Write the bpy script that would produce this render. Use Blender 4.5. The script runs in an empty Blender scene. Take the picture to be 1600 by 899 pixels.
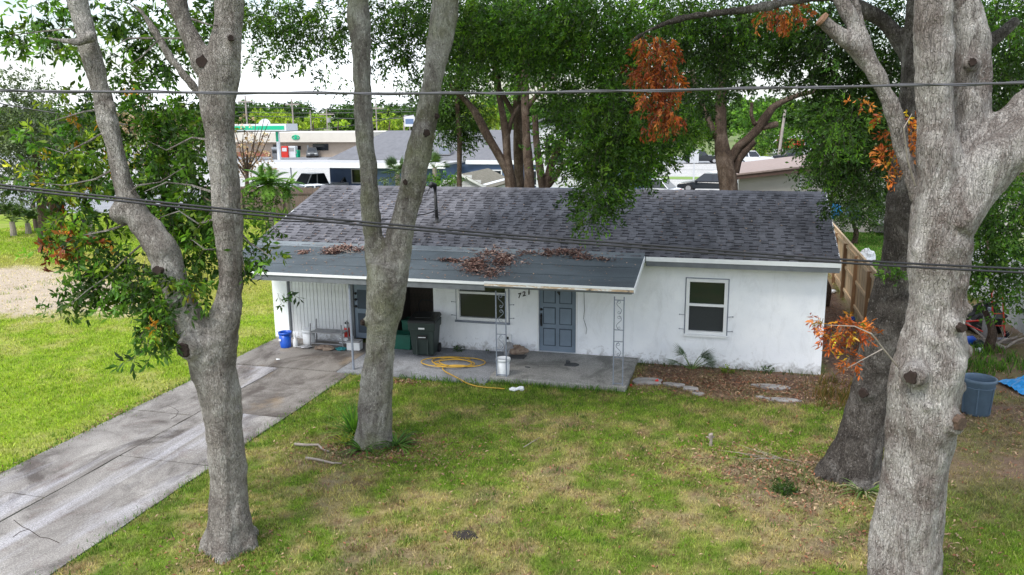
import bpy, bmesh, math, random
import numpy as np
from mathutils import Vector, Matrix

random.seed(7)
RNG = np.random.default_rng(11)
SC = bpy.context.scene
COL = SC.collection
PI = math.pi

# ------------------------------------------------------------------ camera
CF, CP, CYAW, CROLL = 1269.2, .2058, .2656, -.0095
CAM = np.array([4.39, -18.57, 5.69])
_cy, _sy, _cp, _sp = math.cos(CYAW), math.sin(CYAW), math.cos(CP), math.sin(CP)
FW = np.array([-_sy * _cp, _cy * _cp, -_sp])
_R = np.array([_cy, _sy, 0.0]); _U = np.cross(_R, FW)
RT = _R * math.cos(CROLL) + _U * math.sin(CROLL)
UP = -_R * math.sin(CROLL) + _U * math.cos(CROLL)
HF = np.array([-_sy, _cy, 0.0])      # horizontal forward
cam_d = bpy.data.cameras.new('camera'); cam = bpy.data.objects.new('camera', cam_d); COL.objects.link(cam)
cam_d.sensor_width = 36; cam_d.lens = CF / 1600 * 36; cam_d.clip_end = 3000; cam_d.clip_start = .1
cam.matrix_world = Matrix(((RT[0], UP[0], -FW[0], CAM[0]), (RT[1], UP[1], -FW[1], CAM[1]), (RT[2], UP[2], -FW[2], CAM[2]), (0, 0, 0, 1)))
SC.camera = cam

# ------------------------------------------------------------------ sky, sun, exposure
SUN_EL, SUN_AZ = math.radians(56), math.radians(208)      # compass angle measured from +Y clockwise
w = bpy.data.worlds.new("World"); SC.world = w; w.use_nodes = True
nt = w.node_tree; nt.nodes.clear()
o_ = nt.nodes.new('ShaderNodeOutputWorld'); bg = nt.nodes.new('ShaderNodeBackground')
sky = nt.nodes.new('ShaderNodeTexSky'); sky.sky_type = 'NISHITA'; sky.sun_disc = False
sky.sun_elevation = SUN_EL; sky.sun_rotation = SUN_AZ; sky.air_density = 1.2; sky.dust_density = 2.0
tc = nt.nodes.new('ShaderNodeTexCoord'); mp = nt.nodes.new('ShaderNodeMapping'); mp.inputs['Scale'].default_value = (1, 1, 2.6)
nz = nt.nodes.new('ShaderNodeTexNoise'); nz.inputs['Scale'].default_value = 2.3; nz.inputs['Detail'].default_value = 7; nz.inputs['Roughness'].default_value = .6
rp = nt.nodes.new('ShaderNodeValToRGB'); rp.color_ramp.elements[0].position = .40; rp.color_ramp.elements[1].position = .58
rp.color_ramp.elements[0].color = (.12, .12, .12, 1); rp.color_ramp.elements[1].color = (1, 1, 1, 1)
mx = nt.nodes.new('ShaderNodeMix'); mx.data_type = 'RGBA'
mx.inputs[7].default_value = (8.0, 8.4, 9.0, 1)
nt.links.new(tc.outputs['Generated'], mp.inputs[0]); nt.links.new(mp.outputs[0], nz.inputs['Vector'])
nt.links.new(nz.outputs['Fac'], rp.inputs[0]); nt.links.new(rp.outputs[0], mx.inputs[0])
nt.links.new(sky.outputs[0], mx.inputs[6]); nt.links.new(mx.outputs[2], bg.inputs[0])
bg.inputs[1].default_value = .10; nt.links.new(bg.outputs[0], o_.inputs[0])
sd = bpy.data.lights.new('sun', 'SUN'); sd.energy = 1.5; sd.angle = math.radians(14); sd.color = (1, .96, .90)
so = bpy.data.objects.new('sun', sd); COL.objects.link(so)
sv = Vector((math.sin(SUN_AZ) * math.cos(SUN_EL), math.cos(SUN_AZ) * math.cos(SUN_EL), math.sin(SUN_EL)))
so.rotation_euler = sv.to_track_quat('Z', 'Y').to_euler()
SC.view_settings.view_transform = 'Standard'; SC.view_settings.look = 'None'; SC.view_settings.gamma = 1
SC.view_settings.exposure = 1.24
SC.cycles.max_bounces = 6; SC.cycles.transparent_max_bounces = 4; SC.cycles.diffuse_bounces = 3

# ------------------------------------------------------------------ helpers
def ray(px, py): return FW + RT * ((px - 800) / CF) - UP * ((py - 449.5) / CF)
def G(px, py, z=0.0):
    d = ray(px, py); return CAM + d * ((z - CAM[2]) / d[2])
def atY(px, py, Y):
    d = ray(px, py); return CAM + d * ((Y - CAM[1]) / d[1])
def P(px, py, D): return CAM + ray(px, py) * D
def onbase(px, py, base, off=0.0):
    """point over the vertical plane through base that faces the street"""
    d = ray(px, py); t = ((np.array(base) - CAM) @ HF + off) / (d @ HF); return CAM + d * t
def depth(p): return float((np.array(p) - CAM) @ FW)

def tag(o, label=None, cat=None, group=None, kind=None):
    if label: o['label'] = label
    if cat: o['category'] = cat
    if group: o['group'] = group
    if kind: o['kind'] = kind
    return o
def thing(name, label, cat, loc=(0, 0, 0), rz=0, group=None, kind=None):
    o = bpy.data.objects.new(name, None); COL.objects.link(o); o.empty_display_size = .2
    o.location = tuple(float(a) for a in loc); o.rotation_euler = (0, 0, rz)
    return tag(o, label, cat, group, kind)
def meshobj(name, me, mat=None, parent=None, loc=None, rot=None):
    o = bpy.data.objects.new(name, me); COL.objects.link(o)
    if mat is not None and len(me.materials) == 0: me.materials.append(mat)
    if parent is not None: o.parent = parent
    if loc is not None: o.location = tuple(float(a) for a in loc)
    if rot is not None: o.rotation_euler = rot
    return o
def copy_tree(o, parent=None):
    c = o.copy(); COL.objects.link(c); c.parent = parent
    for ch in list(o.children): copy_tree(ch, c)
    return c
def local(parent, p):
    return np.array(p, float) - np.array(parent.location)

class B:
    """collects simple shapes, then links them as one mesh object"""
    def __init__(s): s.v = []; s.f = []
    def add(s, vs, fs):
        n = len(s.v); s.v += [tuple(float(c) for c in q) for q in vs]; s.f += [tuple(i + n for i in f) for f in fs]; return s
    def box(s, x0, x1, y0, y1, z0, z1, rz=0, c=None, rx=0, ry=0):
        vs = [(x, y, z) for z in (z0, z1) for y in (y0, y1) for x in (x0, x1)]
        if rz or rx or ry:
            cc = Vector(c) if c is not None else Vector(((x0 + x1) / 2, (y0 + y1) / 2, (z0 + z1) / 2))
            m = Matrix.Rotation(rz, 3, 'Z') @ Matrix.Rotation(rx, 3, 'X') @ Matrix.Rotation(ry, 3, 'Y')
            vs = [tuple(m @ (Vector(q) - cc) + cc) for q in vs]
        return s.add(vs, [(0, 2, 3, 1), (4, 5, 7, 6), (0, 1, 5, 4), (2, 6, 7, 3), (0, 4, 6, 2), (1, 3, 7, 5)])
    def prism(s, poly, axis, a, b):
        """polygon in the two other axes, extruded along axis from a to b"""
        n = len(poly)
        def mkp(p, q):
            return {'x': (q, p[0], p[1]), 'y': (p[0], q, p[1]), 'z': (p[0], p[1], q)}[axis]
        vs = [mkp(p, a) for p in poly] + [mkp(p, b) for p in poly]
        fs = [tuple(range(n))[::-1], tuple(range(n, 2 * n))] + [(i, (i + 1) % n, (i + 1) % n + n, i + n) for i in range(n)]
        return s.add(vs, fs)
    def tube(s, pts, r, n=8, cap=True):
        pts = [np.array(p, float) for p in pts]; k = len(pts)
        rr = r if hasattr(r, '__len__') else [r] * k
        t = [pts[min(i + 1, k - 1)] - pts[max(i - 1, 0)] for i in range(k)]
        t = [a / (np.linalg.norm(a) + 1e-9) for a in t]
        u = np.cross(t[0], (0, 0, 1.0));
        if np.linalg.norm(u) < 1e-3: u = np.array((1.0, 0, 0))
        u /= np.linalg.norm(u); vs = []
        for i in range(k):
            u = u - t[i] * (u @ t[i]); u /= np.linalg.norm(u) + 1e-9; w_ = np.cross(t[i], u)
            for j in range(n):
                a = 2 * PI * j / n; vs.append(pts[i] + (u * math.cos(a) + w_ * math.sin(a)) * rr[i])
        fs = [(i * n + j, i * n + (j + 1) % n, (i + 1) * n + (j + 1) % n, (i + 1) * n + j) for i in range(k - 1) for j in range(n)]
        if cap: fs += [tuple(range(n))[::-1], tuple(range((k - 1) * n, k * n))]
        return s.add(vs, fs)
    def lathe(s, prof, c=(0, 0, 0), n=20, sx=1, sy=1, cap=True):
        vs = []; k = len(prof)
        for r, z in prof:
            for j in range(n):
                a = 2 * PI * j / n; vs.append((c[0] + r * sx * math.cos(a), c[1] + r * sy * math.sin(a), c[2] + z))
        fs = [(i * n + j, i * n + (j + 1) % n, (i + 1) * n + (j + 1) % n, (i + 1) * n + j) for i in range(k - 1) for j in range(n)]
        if cap: fs += [tuple(range(n))[::-1], tuple(range((k - 1) * n, k * n))]
        return s.add(vs, fs)
    def ball(s, c, r, n=10, m=6, jit=0):
        prof = []
        c = np.array(c, float); rr = r if hasattr(r, '__len__') else (r, r, r)
        vs = []
        for i in range(m + 1):
            th = PI * i / m
            for j in range(n):
                a = 2 * PI * j / n; k = 1 + random.uniform(-jit, jit)
                vs.append((c[0] + rr[0] * k * math.sin(th) * math.cos(a), c[1] + rr[1] * k * math.sin(th) * math.sin(a), c[2] - rr[2] * k * math.cos(th)))
        return s.add(vs, [(i * n + j, i * n + (j + 1) % n, (i + 1) * n + (j + 1) % n, (i + 1) * n + j) for i in range(m) for j in range(n)])
    def mesh(s, name, smooth=False):
        me = bpy.data.meshes.new(name); me.from_pydata(s.v, [], s.f); me.validate(verbose=False)
        if smooth:
            for p in me.polygons: p.use_smooth = True
        me.update(); return me
    def obj(s, name, mat, parent=None, smooth=False, bevel=0, at=None, rot=None):
        o = meshobj(name, s.mesh(name, smooth), mat, parent, at, rot)
        if bevel:
            b = o.modifiers.new('b', 'BEVEL'); b.width = bevel; b.segments = 2; b.limit_method = 'ANGLE'
        return o

# value noise shared by the lawn colours and the grass
_LAT = np.random.default_rng(5).random((256, 256))
def vn(x, y, s=1.0, seed=0):
    x = np.asarray(x) / s + seed * 17.3; y = np.asarray(y) / s + seed * 41.7
    xi = np.floor(x).astype(int); yi = np.floor(y).astype(int); fx = x - xi; fy = y - yi
    fx = fx * fx * (3 - 2 * fx); fy = fy * fy * (3 - 2 * fy)
    L = lambda a, b: _LAT[a & 255, b & 255]
    return (L(xi, yi) * (1 - fx) + L(xi + 1, yi) * fx) * (1 - fy) + (L(xi, yi + 1) * (1 - fx) + L(xi + 1, yi + 1) * fx) * fy
def fbm(x, y, s=1.0, seed=0, o=4):
    r = 0; a = .5; t = 0
    for i in range(o): r = r + a * vn(x, y, s / 2 ** i, seed + i); t += a; a *= .55
    return r / t
def sstep(a, b, x): t = np.clip((x - a) / (b - a), 0, 1); return t * t * (3 - 2 * t)
def ga(x, y, cx, cy, rx, ry): return np.exp(-((x - cx) / rx) ** 2 - ((y - cy) / ry) ** 2)

# ------------------------------------------------------------------ materials
def new_mat(name):
    m = bpy.data.materials.new(name); m.use_nodes = True; n = m.node_tree
    return m, n, n.nodes['Principled BSDF'], n.nodes['Material Output']
def rgba(c): return (c[0], c[1], c[2], 1)
def noise(n, scale, detail=5, rough=.6, vec=None, dist=0):
    t = n.nodes.new('ShaderNodeTexNoise'); t.inputs['Scale'].default_value = scale; t.inputs['Detail'].default_value = detail
    t.inputs['Roughness'].default_value = rough; t.inputs['Distortion'].default_value = dist
    if vec is not None: n.links.new(vec, t.inputs['Vector'])
    return t.outputs['Fac']
def coords(n, scale=(1, 1, 1), kind='Object'):
    if kind == 'World':
        g = n.nodes.new('ShaderNodeNewGeometry'); src = g.outputs['Position']
    else:
        g = n.nodes.new('ShaderNodeTexCoord'); src = g.outputs[kind]
    m = n.nodes.new('ShaderNodeMapping'); m.inputs['Scale'].default_value = scale; n.links.new(src, m.inputs[0]); return m.outputs[0]
def ramp(n, fac, stops):
    r = n.nodes.new('ShaderNodeValToRGB'); el = r.color_ramp.elements
    while len(el) < len(stops): el.new(.5)
    for e, (p, c) in zip(el, stops): e.position = p; e.color = rgba(c) if hasattr(c, '__len__') else (c, c, c, 1)
    n.links.new(fac, r.inputs[0]); return r.outputs[0]
def mix(n, f, a, b, mode='MIX'):
    m = n.nodes.new('ShaderNodeMix'); m.data_type = 'RGBA'; m.blend_type = mode
    for i, v in ((0, f), (6, a), (7, b)):
        if hasattr(v, 'is_output'): n.links.new(v, m.inputs[i])
        else: m.inputs[i].default_value = v if i == 0 else rgba(v)
    return m.outputs[2]
def bump(n, bs, h, strength=.5, dist=.02):
    b = n.nodes.new('ShaderNodeBump'); b.inputs['Strength'].default_value = strength; b.inputs['Distance'].default_value = dist
    n.links.new(h, b.inputs['Height']); n.links.new(b.outputs[0], bs.inputs['Normal']); return b
def math_n(n, op, a, b=0.0):
    m = n.nodes.new('ShaderNodeMath'); m.operation = op
    for s, v in ((m.inputs[0], a), (m.inputs[1], b)):
        if hasattr(v, 'is_output'): n.links.new(v, s)
        else: s.default_value = v
    return m.outputs[0]

def plain(name, c, rough=.6, var=.25, scale=6, metal=0, bmp=.15, c2=None, spec=.4):
    m, n, bs, _ = new_mat(name); v = coords(n)
    f = noise(n, scale, 6, .65, v)
    c2 = c2 or tuple(a * (1 - var) for a in c)
    n.links.new(ramp(n, f, [(.3, c2), (.7, c)]), bs.inputs['Base Color'])
    bs.inputs['Roughness'].default_value = rough; bs.inputs['Metallic'].default_value = metal; bs.inputs['Specular IOR Level'].default_value = spec
    if bmp: bump(n, bs, noise(n, scale * 6, 4, .6, v), bmp, .01)
    return m

def leaf_mat(name, trans=.35, rough=.45):
    m, n, bs, out = new_mat(name)
    a = n.nodes.new('ShaderNodeAttribute'); a.attribute_name = 'Col'
    n.links.new(a.outputs['Color'], bs.inputs['Base Color']); bs.inputs['Roughness'].default_value = rough
    bs.inputs['Specular IOR Level'].default_value = .35
    t = n.nodes.new('ShaderNodeBsdfTranslucent'); ms = n.nodes.new('ShaderNodeMixShader'); ms.inputs[0].default_value = trans
    n.links.new(mix(n, 1.0, a.outputs['Color'], (1.25, 1.35, .6), 'MULTIPLY'), t.inputs[0])
    n.links.new(bs.outputs[0], ms.inputs[1]); n.links.new(t.outputs[0], ms.inputs[2]); n.links.new(ms.outputs[0], out.inputs['Surface'])
    return m
def vcol_mat(name, rough=.8, grain=30, var=.35, bmp=.4, bs_scale=40):
    m, n, bs, out = new_mat(name)
    a = n.nodes.new('ShaderNodeAttribute'); a.attribute_name = 'Col'
    v = coords(n, kind='World')
    f = noise(n, grain, 6, .7, v)
    g = ramp(n, f, [(.25, 1 - var), (.75, 1 + var)])
    n.links.new(mix(n, 1.0, a.outputs['Color'], g, 'MULTIPLY'), bs.inputs['Base Color'])
    bs.inputs['Roughness'].default_value = rough; bs.inputs['Specular IOR Level'].default_value = .2
    bump(n, bs, noise(n, bs_scale, 5, .7, v), bmp, .02)
    return m

def bark_mat(name, base, dark, light, lichen=.4, stain=.5, tint=None, ridge=18, bm=.9, an=.38):
    m, n, bs, _ = new_mat(name)
    v1 = coords(n)
    wv = noise(n, ridge * 1.7, 6, .62, coords(n, (1, 1, an)), 1.4)      # vertical furrows
    w2 = noise(n, ridge * 3.2, 4, .65, coords(n, (1, 1, min(.8, an * 1.8))), .8)       # short plates
    vc = coords(n, (1, 1, .27)); nn = n.nodes.new('ShaderNodeTexNoise'); nn.inputs['Scale'].default_value = 5; nn.inputs['Detail'].default_value = 3; n.links.new(vc, nn.inputs['Vector'])
    va = n.nodes.new('ShaderNodeVectorMath'); va.operation = 'MULTIPLY_ADD'; n.links.new(nn.outputs['Color'], va.inputs[0]); va.inputs[1].default_value = (.16, .16, .16); n.links.new(vc, va.inputs[2])
    vo = n.nodes.new('ShaderNodeTexVoronoi'); vo.feature = 'DISTANCE_TO_EDGE'; vo.inputs['Scale'].default_value = ridge * 2.3; n.links.new(va.outputs[0], vo.inputs['Vector'])
    vcr = ramp(n, vo.outputs['Distance'], [(.0, .45), (.07, 1.0)])
    fur = math_n(n, 'ADD', math_n(n, 'MULTIPLY', wv, .6), math_n(n, 'MULTIPLY', w2, .4))
    tone = ramp(n, noise(n, 1.7, 6, .62, v1, .8), [(.35, dark), (.50, base), (.66, light)])
    c = mix(n, .25, tone, base)
    sp = ramp(n, noise(n, 19, 5, .72, v1, .4), [(.56, 0.0), (.66, 1.0)])
    c = mix(n, math_n(n, 'MULTIPLY', sp, lichen), c, light)
    sp2 = ramp(n, noise(n, 34, 3, .7, v1), [(.63, 0.0), (.68, 1.0)])
    c = mix(n, math_n(n, 'MULTIPLY', sp2, lichen), c, tuple(min(1, a * 1.5) for a in light))
    st = ramp(n, noise(n, 2.4, 7, .70, coords(n, (1, 1, .26)), 1.4), [(.49, 0.0), (.56, 1.0)])
    c = mix(n, math_n(n, 'MULTIPLY', st, stain), c, dark)
    if tint:
        tf = ramp(n, noise(n, 1.1, 5, .6, v1), [(.45, 0.0), (.65, 1.0)])
        c = mix(n, math_n(n, 'MULTIPLY', tf, .6), c, tint)
    crack = ramp(n, fur, [(.36, .34), (.46, .86), (.60, 1.22)])
    c = mix(n, .9, c, crack, 'MULTIPLY'); c = mix(n, .5, c, vcr, 'MULTIPLY')
    n.links.new(c, bs.inputs['Base Color'])
    bs.inputs['Roughness'].default_value = .92; bs.inputs['Specular IOR Level'].default_value = .12
    h = math_n(n, 'ADD', math_n(n, 'ADD', fur, math_n(n, 'MULTIPLY', vcr, .35)), math_n(n, 'MULTIPLY', noise(n, 70, 4, .7, v1), .18))
    bump(n, bs, h, bm, .11)
    return m

# stucco wall: white paint, dirt near the ground, flaked patches
def stucco_mat():
    m, n, bs, _ = new_mat('stucco_white')
    g = n.nodes.new('ShaderNodeNewGeometry'); sp = n.nodes.new('ShaderNodeSeparateXYZ'); n.links.new(g.outputs['Position'], sp.inputs[0])
    v = coords(n, kind='World'); vs = coords(n, (1, 1, .35), 'World')
    c = ramp(n, noise(n, 1.3, 6, .6, v), [(.3, (.80, .83, .88)), (.7, (.90, .92, .95))])
    c = mix(n, math_n(n, 'MULTIPLY', ramp(n, noise(n, 3.0, 8, .76, vs, 1.0), [(.50, 0.0), (.68, 1.0)]), .24), c, (.45, .46, .47))
    hz = math_n(n, 'MULTIPLY', sp.outputs['Z'], 1.0)
    low = n.nodes.new('ShaderNodeMapRange'); low.inputs[1].default_value = 0.0; low.inputs[2].default_value = .75; low.inputs[3].default_value = .30; low.inputs[4].default_value = -.15
    n.links.new(hz, low.inputs[0])
    k = math_n(n, 'ADD', low.outputs[0], noise(n, 5.5, 8, .75, v, .6))
    c = mix(n, math_n(n, 'MULTIPLY', ramp(n, k, [(.66, 0.0), (.86, 1.0)]), .7), c, (.20, .185, .165))
    sc = ramp(n, noise(n, 11, 5, .75, coords(n, (.35, 1, 1.4), 'World'), 1.5), [(.70, 0.0), (.73, 1.0)])
    c = mix(n, math_n(n, 'MULTIPLY', sc, .5), c, (.35, .34, .33))
    n.links.new(c, bs.inputs['Base Color']); bs.inputs['Roughness'].default_value = .85; bs.inputs['Specular IOR Level'].default_value = .2
    bump(n, bs, math_n(n, 'ADD', noise(n, 45, 5, .7, v), math_n(n, 'MULTIPLY', noise(n, 6, 3, .5, v), 1.5)), .35, .012)
    return m

def concrete_mat(name, c0, c1, dark, rust=None, amount=.7, streak=(1, 1, 1), wash=False):
    m, n, bs, _ = new_mat(name)
    v = coords(n, kind='World'); vs = coords(n, streak, 'World')
    c = ramp(n, noise(n, 1.4, 7, .65, vs, .6), [(.3, c1), (.68, c0)])
    c = mix(n, math_n(n, 'MULTIPLY', ramp(n, noise(n, .9, 7, .68, vs, 1.1), [(.47, 0.0), (.62, 1.0)]), amount), c, dark)
    if rust: c = mix(n, math_n(n, 'MULTIPLY', ramp(n, noise(n, .55, 5, .6, coords(n, (1.0, .7, 1), 'World')), [(.56, 0.0), (.70, 1.0)]), .65), c, rust)
    if wash:      # worn exposed aggregate with pale washed bands that follow the length of the drive
        c = mix(n, math_n(n, 'MULTIPLY', ramp(n, noise(n, 1.9, 5, .6, coords(n, (1, .13, 1), 'World'), .5), [(.52, 0.0), (.72, 1.0)]), .7), c, (.42, .42, .46))
        c = mix(n, math_n(n, 'MULTIPLY', ramp(n, noise(n, 2.2, 7, .7, v, .8), [(.55, 0.0), (.70, 1.0)]), .6), c, (.15, .115, .105))
    g = noise(n, 48, 4, .85, v)
    c = mix(n, 1.0, c, ramp(n, g, [(.30, .40), (.5, .95), (.68, 1.6)]), 'MULTIPLY')
    n.links.new(c, bs.inputs['Base Color']); bs.inputs['Roughness'].default_value = .88; bs.inputs['Specular IOR Level'].default_value = .2
    bump(n, bs, g, .25, .01)
    return m

def roll_mat(name, c):
    m, n, bs, _ = new_mat(name)
    v = coords(n, kind='World'); f = noise(n, .9, 7, .65, coords(n, (.6, 1.4, 1), 'World'), .5)
    cc = ramp(n, f, [(.3, tuple(a * .75 for a in c)), (.7, tuple(a * 1.35 for a in c))])
    g = noise(n, 120, 2, .8, v)
    cc = mix(n, 1.0, cc, ramp(n, g, [(.3, .6), (.7, 1.5)]), 'MULTIPLY')
    cc = mix(n, math_n(n, 'MULTIPLY', ramp(n, noise(n, 7, 6, .7, coords(n, (.3, 2, 1), 'World'), 1), [(.63, 0.0), (.72, 1.0)]), .4), cc, (.16, .15, .14))
    n.links.new(cc, bs.inputs['Base Color']); bs.inputs['Roughness'].default_value = .85; bs.inputs['Specular IOR Level'].default_value = .25
    bump(n, bs, g, .3, .006)
    return m

def wood_mat(name, c, c2, scale=5, axis=2):
    m, n, bs, _ = new_mat(name)
    s = [6, 6, 6]; s[axis] = .6
    oi = n.nodes.new('ShaderNodeObjectInfo')
    v = coords(n, tuple(s), 'World')
    f = noise(n, scale, 6, .65, v, .4)
    cc = ramp(n, f, [(.3, c2), (.7, c)])
    cc = mix(n, 1.0, cc, ramp(n, oi.outputs['Random'], [(0, .72), (1, 1.25)]), 'MULTIPLY')
    n.links.new(cc, bs.inputs['Base Color']); bs.inputs['Roughness'].default_value = .85
    bump(n, bs, f, .3, .01)
    return m

def peel_mat():
    m, n, bs, _ = new_mat('peeling_fascia')
    v = coords(n, (1, 3, 3), 'World')
    f = noise(n, 2.4, 7, .7, v, .8)
    c = ramp(n, f, [(.36, (.13, .12, .11)), (.42, (.50, .36, .24)), (.50, (.66, .50, .36)), (.56, (.80, .80, .78))])
    n.links.new(c, bs.inputs['Base Color']); bs.inputs['Roughness'].default_value = .8; bump(n, bs, f, .4, .01)
    return m

def glass_mat(name, c=(.02, .03, .025), rough=.06):
    m, n, bs, _ = new_mat(name)
    bs.inputs['Base Color'].default_value = rgba(c); bs.inputs['Roughness'].default_value = rough; bs.inputs['Specular IOR Level'].default_value = .6
    return m

M = dict(
    stucco=stucco_mat(), leaf=leaf_mat('leaf', .42), blade=leaf_mat('grass_blade', .30, .7), dryleaf=vcol_mat('dry_leaf', .8, 40, .3, .2),
    ground=vcol_mat('soil_and_turf', .95, 22, .45, .8, 30),
    drive=concrete_mat('driveway_concrete', (.30, .285, .27), (.15, .138, .13), (.070, .060, .055), None, .9, (1.0, .55, 1), True),
    drive_rust=concrete_mat('driveway_concrete_stained', (.26, .245, .23), (.155, .14, .125), (.070, .058, .052), (.34, .24, .13), .85, (1.0, .5, 1)),
    walk=concrete_mat('walk_concrete', (.27, .28, .30), (.19, .20, .215), (.10, .10, .105), None, .5),
    porch=concrete_mat('porch_concrete', (.36, .35, .33), (.25, .245, .235), (.12, .12, .11), None, .7),
    pale=concrete_mat('pale_paving', (.42, .42, .41), (.33, .33, .33), (.26, .26, .26), None, .4),
    asphalt=concrete_mat('grey_asphalt', (.27, .28, .30), (.21, .22, .24), (.16, .16, .18), None, .4),
    roll=roll_mat('rolled_roofing', (.066, .082, .094)), roll_b=roll_mat('rolled_roofing_pale', (.13, .15, .165)),
    white=plain('white_metal', (.80, .82, .84), .45, .12, 4), whitep=plain('white_plastic', (.78, .80, .82), .4, .15, 8),
    siding=plain('white_siding', (.72, .74, .76), .6, .22, 3), grey_wood=plain('grey_painted_wood', (.16, .175, .19), .7, .3, 5),
    grey_metal=plain('grey_painted_iron', (.24, .27, .33), .55, .3, 20), door=plain('blue_grey_paint', (.18, .235, .30), .45, .2, 3),
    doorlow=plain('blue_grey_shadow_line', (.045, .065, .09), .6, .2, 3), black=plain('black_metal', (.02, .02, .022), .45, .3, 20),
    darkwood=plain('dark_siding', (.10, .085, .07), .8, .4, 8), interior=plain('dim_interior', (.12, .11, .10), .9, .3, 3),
    glass=glass_mat('window_glass'), screen=plain('window_screen', (.03, .036, .04), .5, .3, 60), curtain=glass_mat('glass_over_curtain', (.035, .038, .034), .12),
    peel=peel_mat(), bin=plain('dark_green_plastic', (.028, .044, .040), .5, .25, 8), binlid=plain('black_plastic', (.02, .021, .022), .5, .3, 8),
    bluep=plain('blue_plastic', (.012, .09, .50), .35, .15, 8), greenp=plain('green_plastic', (.01, .11, .075), .45, .2, 8),
    yellow=plain('yellow_hose', (.55, .33, .04), .5, .2, 10), slate=plain('slate_blue_plastic', (.085, .135, .195), .5, .25, 5),
    tarp=plain('blue_tarp', (.01, .25, .62), .4, .3, 9), red=plain('red_paint', (.60, .03, .02), .45, .25, 8),
    cable=plain('power_cable', (.018, .018, .022), .45, .3, 9), cable2=plain('grey_cable', (.09, .09, .10), .45, .3, 9),
    fence=wood_mat('new_fence_wood', (.58, .43, .27), (.38, .26, .15)), fence_old=wood_mat('old_fence_wood', (.17, .12, .095), (.075, .055, .05)),
    post=wood_mat('fence_post_wood', (.34, .20, .10), (.20, .11, .055)),
    vinyl=plain('white_fence_paint', (.62, .65, .68), .6, .25, 4), wood=plain('weathered_wood', (.36, .31, .27), .85, .4, 9),
    cutwood=plain('cut_wood', (.30, .17, .10), .85, .5, 12, c2=(.10, .05, .035)), hole=plain('hollow_dark_wood', (.035, .022, .018), .95, .5, 16),
    knotwood=plain('weathered_knot_wood', (.13, .085, .06), .9, .6, 30, c2=(.03, .018, .014), bmp=.6),
    stone=plain('rubble_concrete', (.38, .36, .35), .9, .5, 6, bmp=.5), darkstone=plain('dark_slate', (.06, .065, .07), .7, .4, 8),
    paperbag=plain('brown_paper', (.34, .27, .21), .8, .5, 7, c2=(.12, .075, .055)), rubberm=plain('tyre_rubber', (.018, .018, .02), .8, .3, 20),
    cloth=plain('grey_cloth', (.36, .36, .37), .9, .4, 9),
    blue_wall=plain('blue_house_wall', (.12, .18, .31), .8, .2, 2), pale_roof=plain('pale_grey_shingle', (.155, .16, .178), .9, .25, 3),
    white_roof=plain('white_flat_roof', (.36, .365, .38), .7, .12, 2), cream=plain('cream_wall', (.46, .38, .31), .8, .15, 2),
    creamw=plain('pale_cream_fascia', (.58, .55, .49), .7, .08, 1), teal=plain('green_sign_band', (.0, .42, .22), .5, .15, 2),
    brick_red=plain('red_brown_wall', (.30, .11, .08), .85, .3, 5), beige=plain('beige_wall', (.44, .42, .39), .85, .12, 1),
    brown_trim=plain('brown_trim', (.10, .06, .05), .7, .3, 4), brown_roof=plain('brown_shingle', (.30, .235, .215), .9, .3, 6),
    shed_roof=plain('shed_shingle', (.21, .19, .16), .95, .45, 6, c2=(.10, .10, .07)), carw=plain('white_car_paint', (.58, .60, .63), .25, .05, 1, bmp=0),
    carb=plain('black_car_paint', (.02, .024, .03), .2, .1, 1, bmp=0), carg=plain('grey_car_paint', (.11, .12, .13), .25, .1, 1, bmp=0),
    carglass=glass_mat('car_glass', (.015, .02, .025), .05), rim=plain('wheel_rim', (.5, .5, .52), .35, .2, 10, metal=.6),
    lamp=plain('lamp_lens', (.7, .7, .68), .2, .1, 5), tail=plain('red_lens', (.5, .02, .02), .25, .1, 5),
    pole=plain('utility_pole_wood', (.34, .30, .27), .9, .3, 2), teal_cloth=plain('teal_cloth', (.03, .22, .24), .8, .3, 9),
)

# ------------------------------------------------------------------ leaves
def quads_mesh(name, V, C, mat, parent=None, smooth=False):
    """V (n,4,3) quads, C (n,3) colours -> one object"""
    n = len(V); me = bpy.data.meshes.new(name)
    me.vertices.add(n * 4); me.vertices.foreach_set('co', V.reshape(-1).astype(np.float32))
    me.loops.add(n * 4); me.loops.foreach_set('vertex_index', np.arange(n * 4, dtype=np.int32))
    me.polygons.add(n); me.polygons.foreach_set('loop_start', np.arange(0, n * 4, 4, dtype=np.int32)); me.polygons.foreach_set('loop_total', np.full(n, 4, dtype=np.int32))
    a = me.color_attributes.new('Col', 'FLOAT_COLOR', 'POINT')
    cc = np.ones((n * 4, 4), np.float32); cc[:, :3] = np.repeat(C, 4, axis=0); a.data.foreach_set('color', cc.reshape(-1))
    me.update(calc_edges=True)
    return meshobj(name, me, mat, parent)

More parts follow.
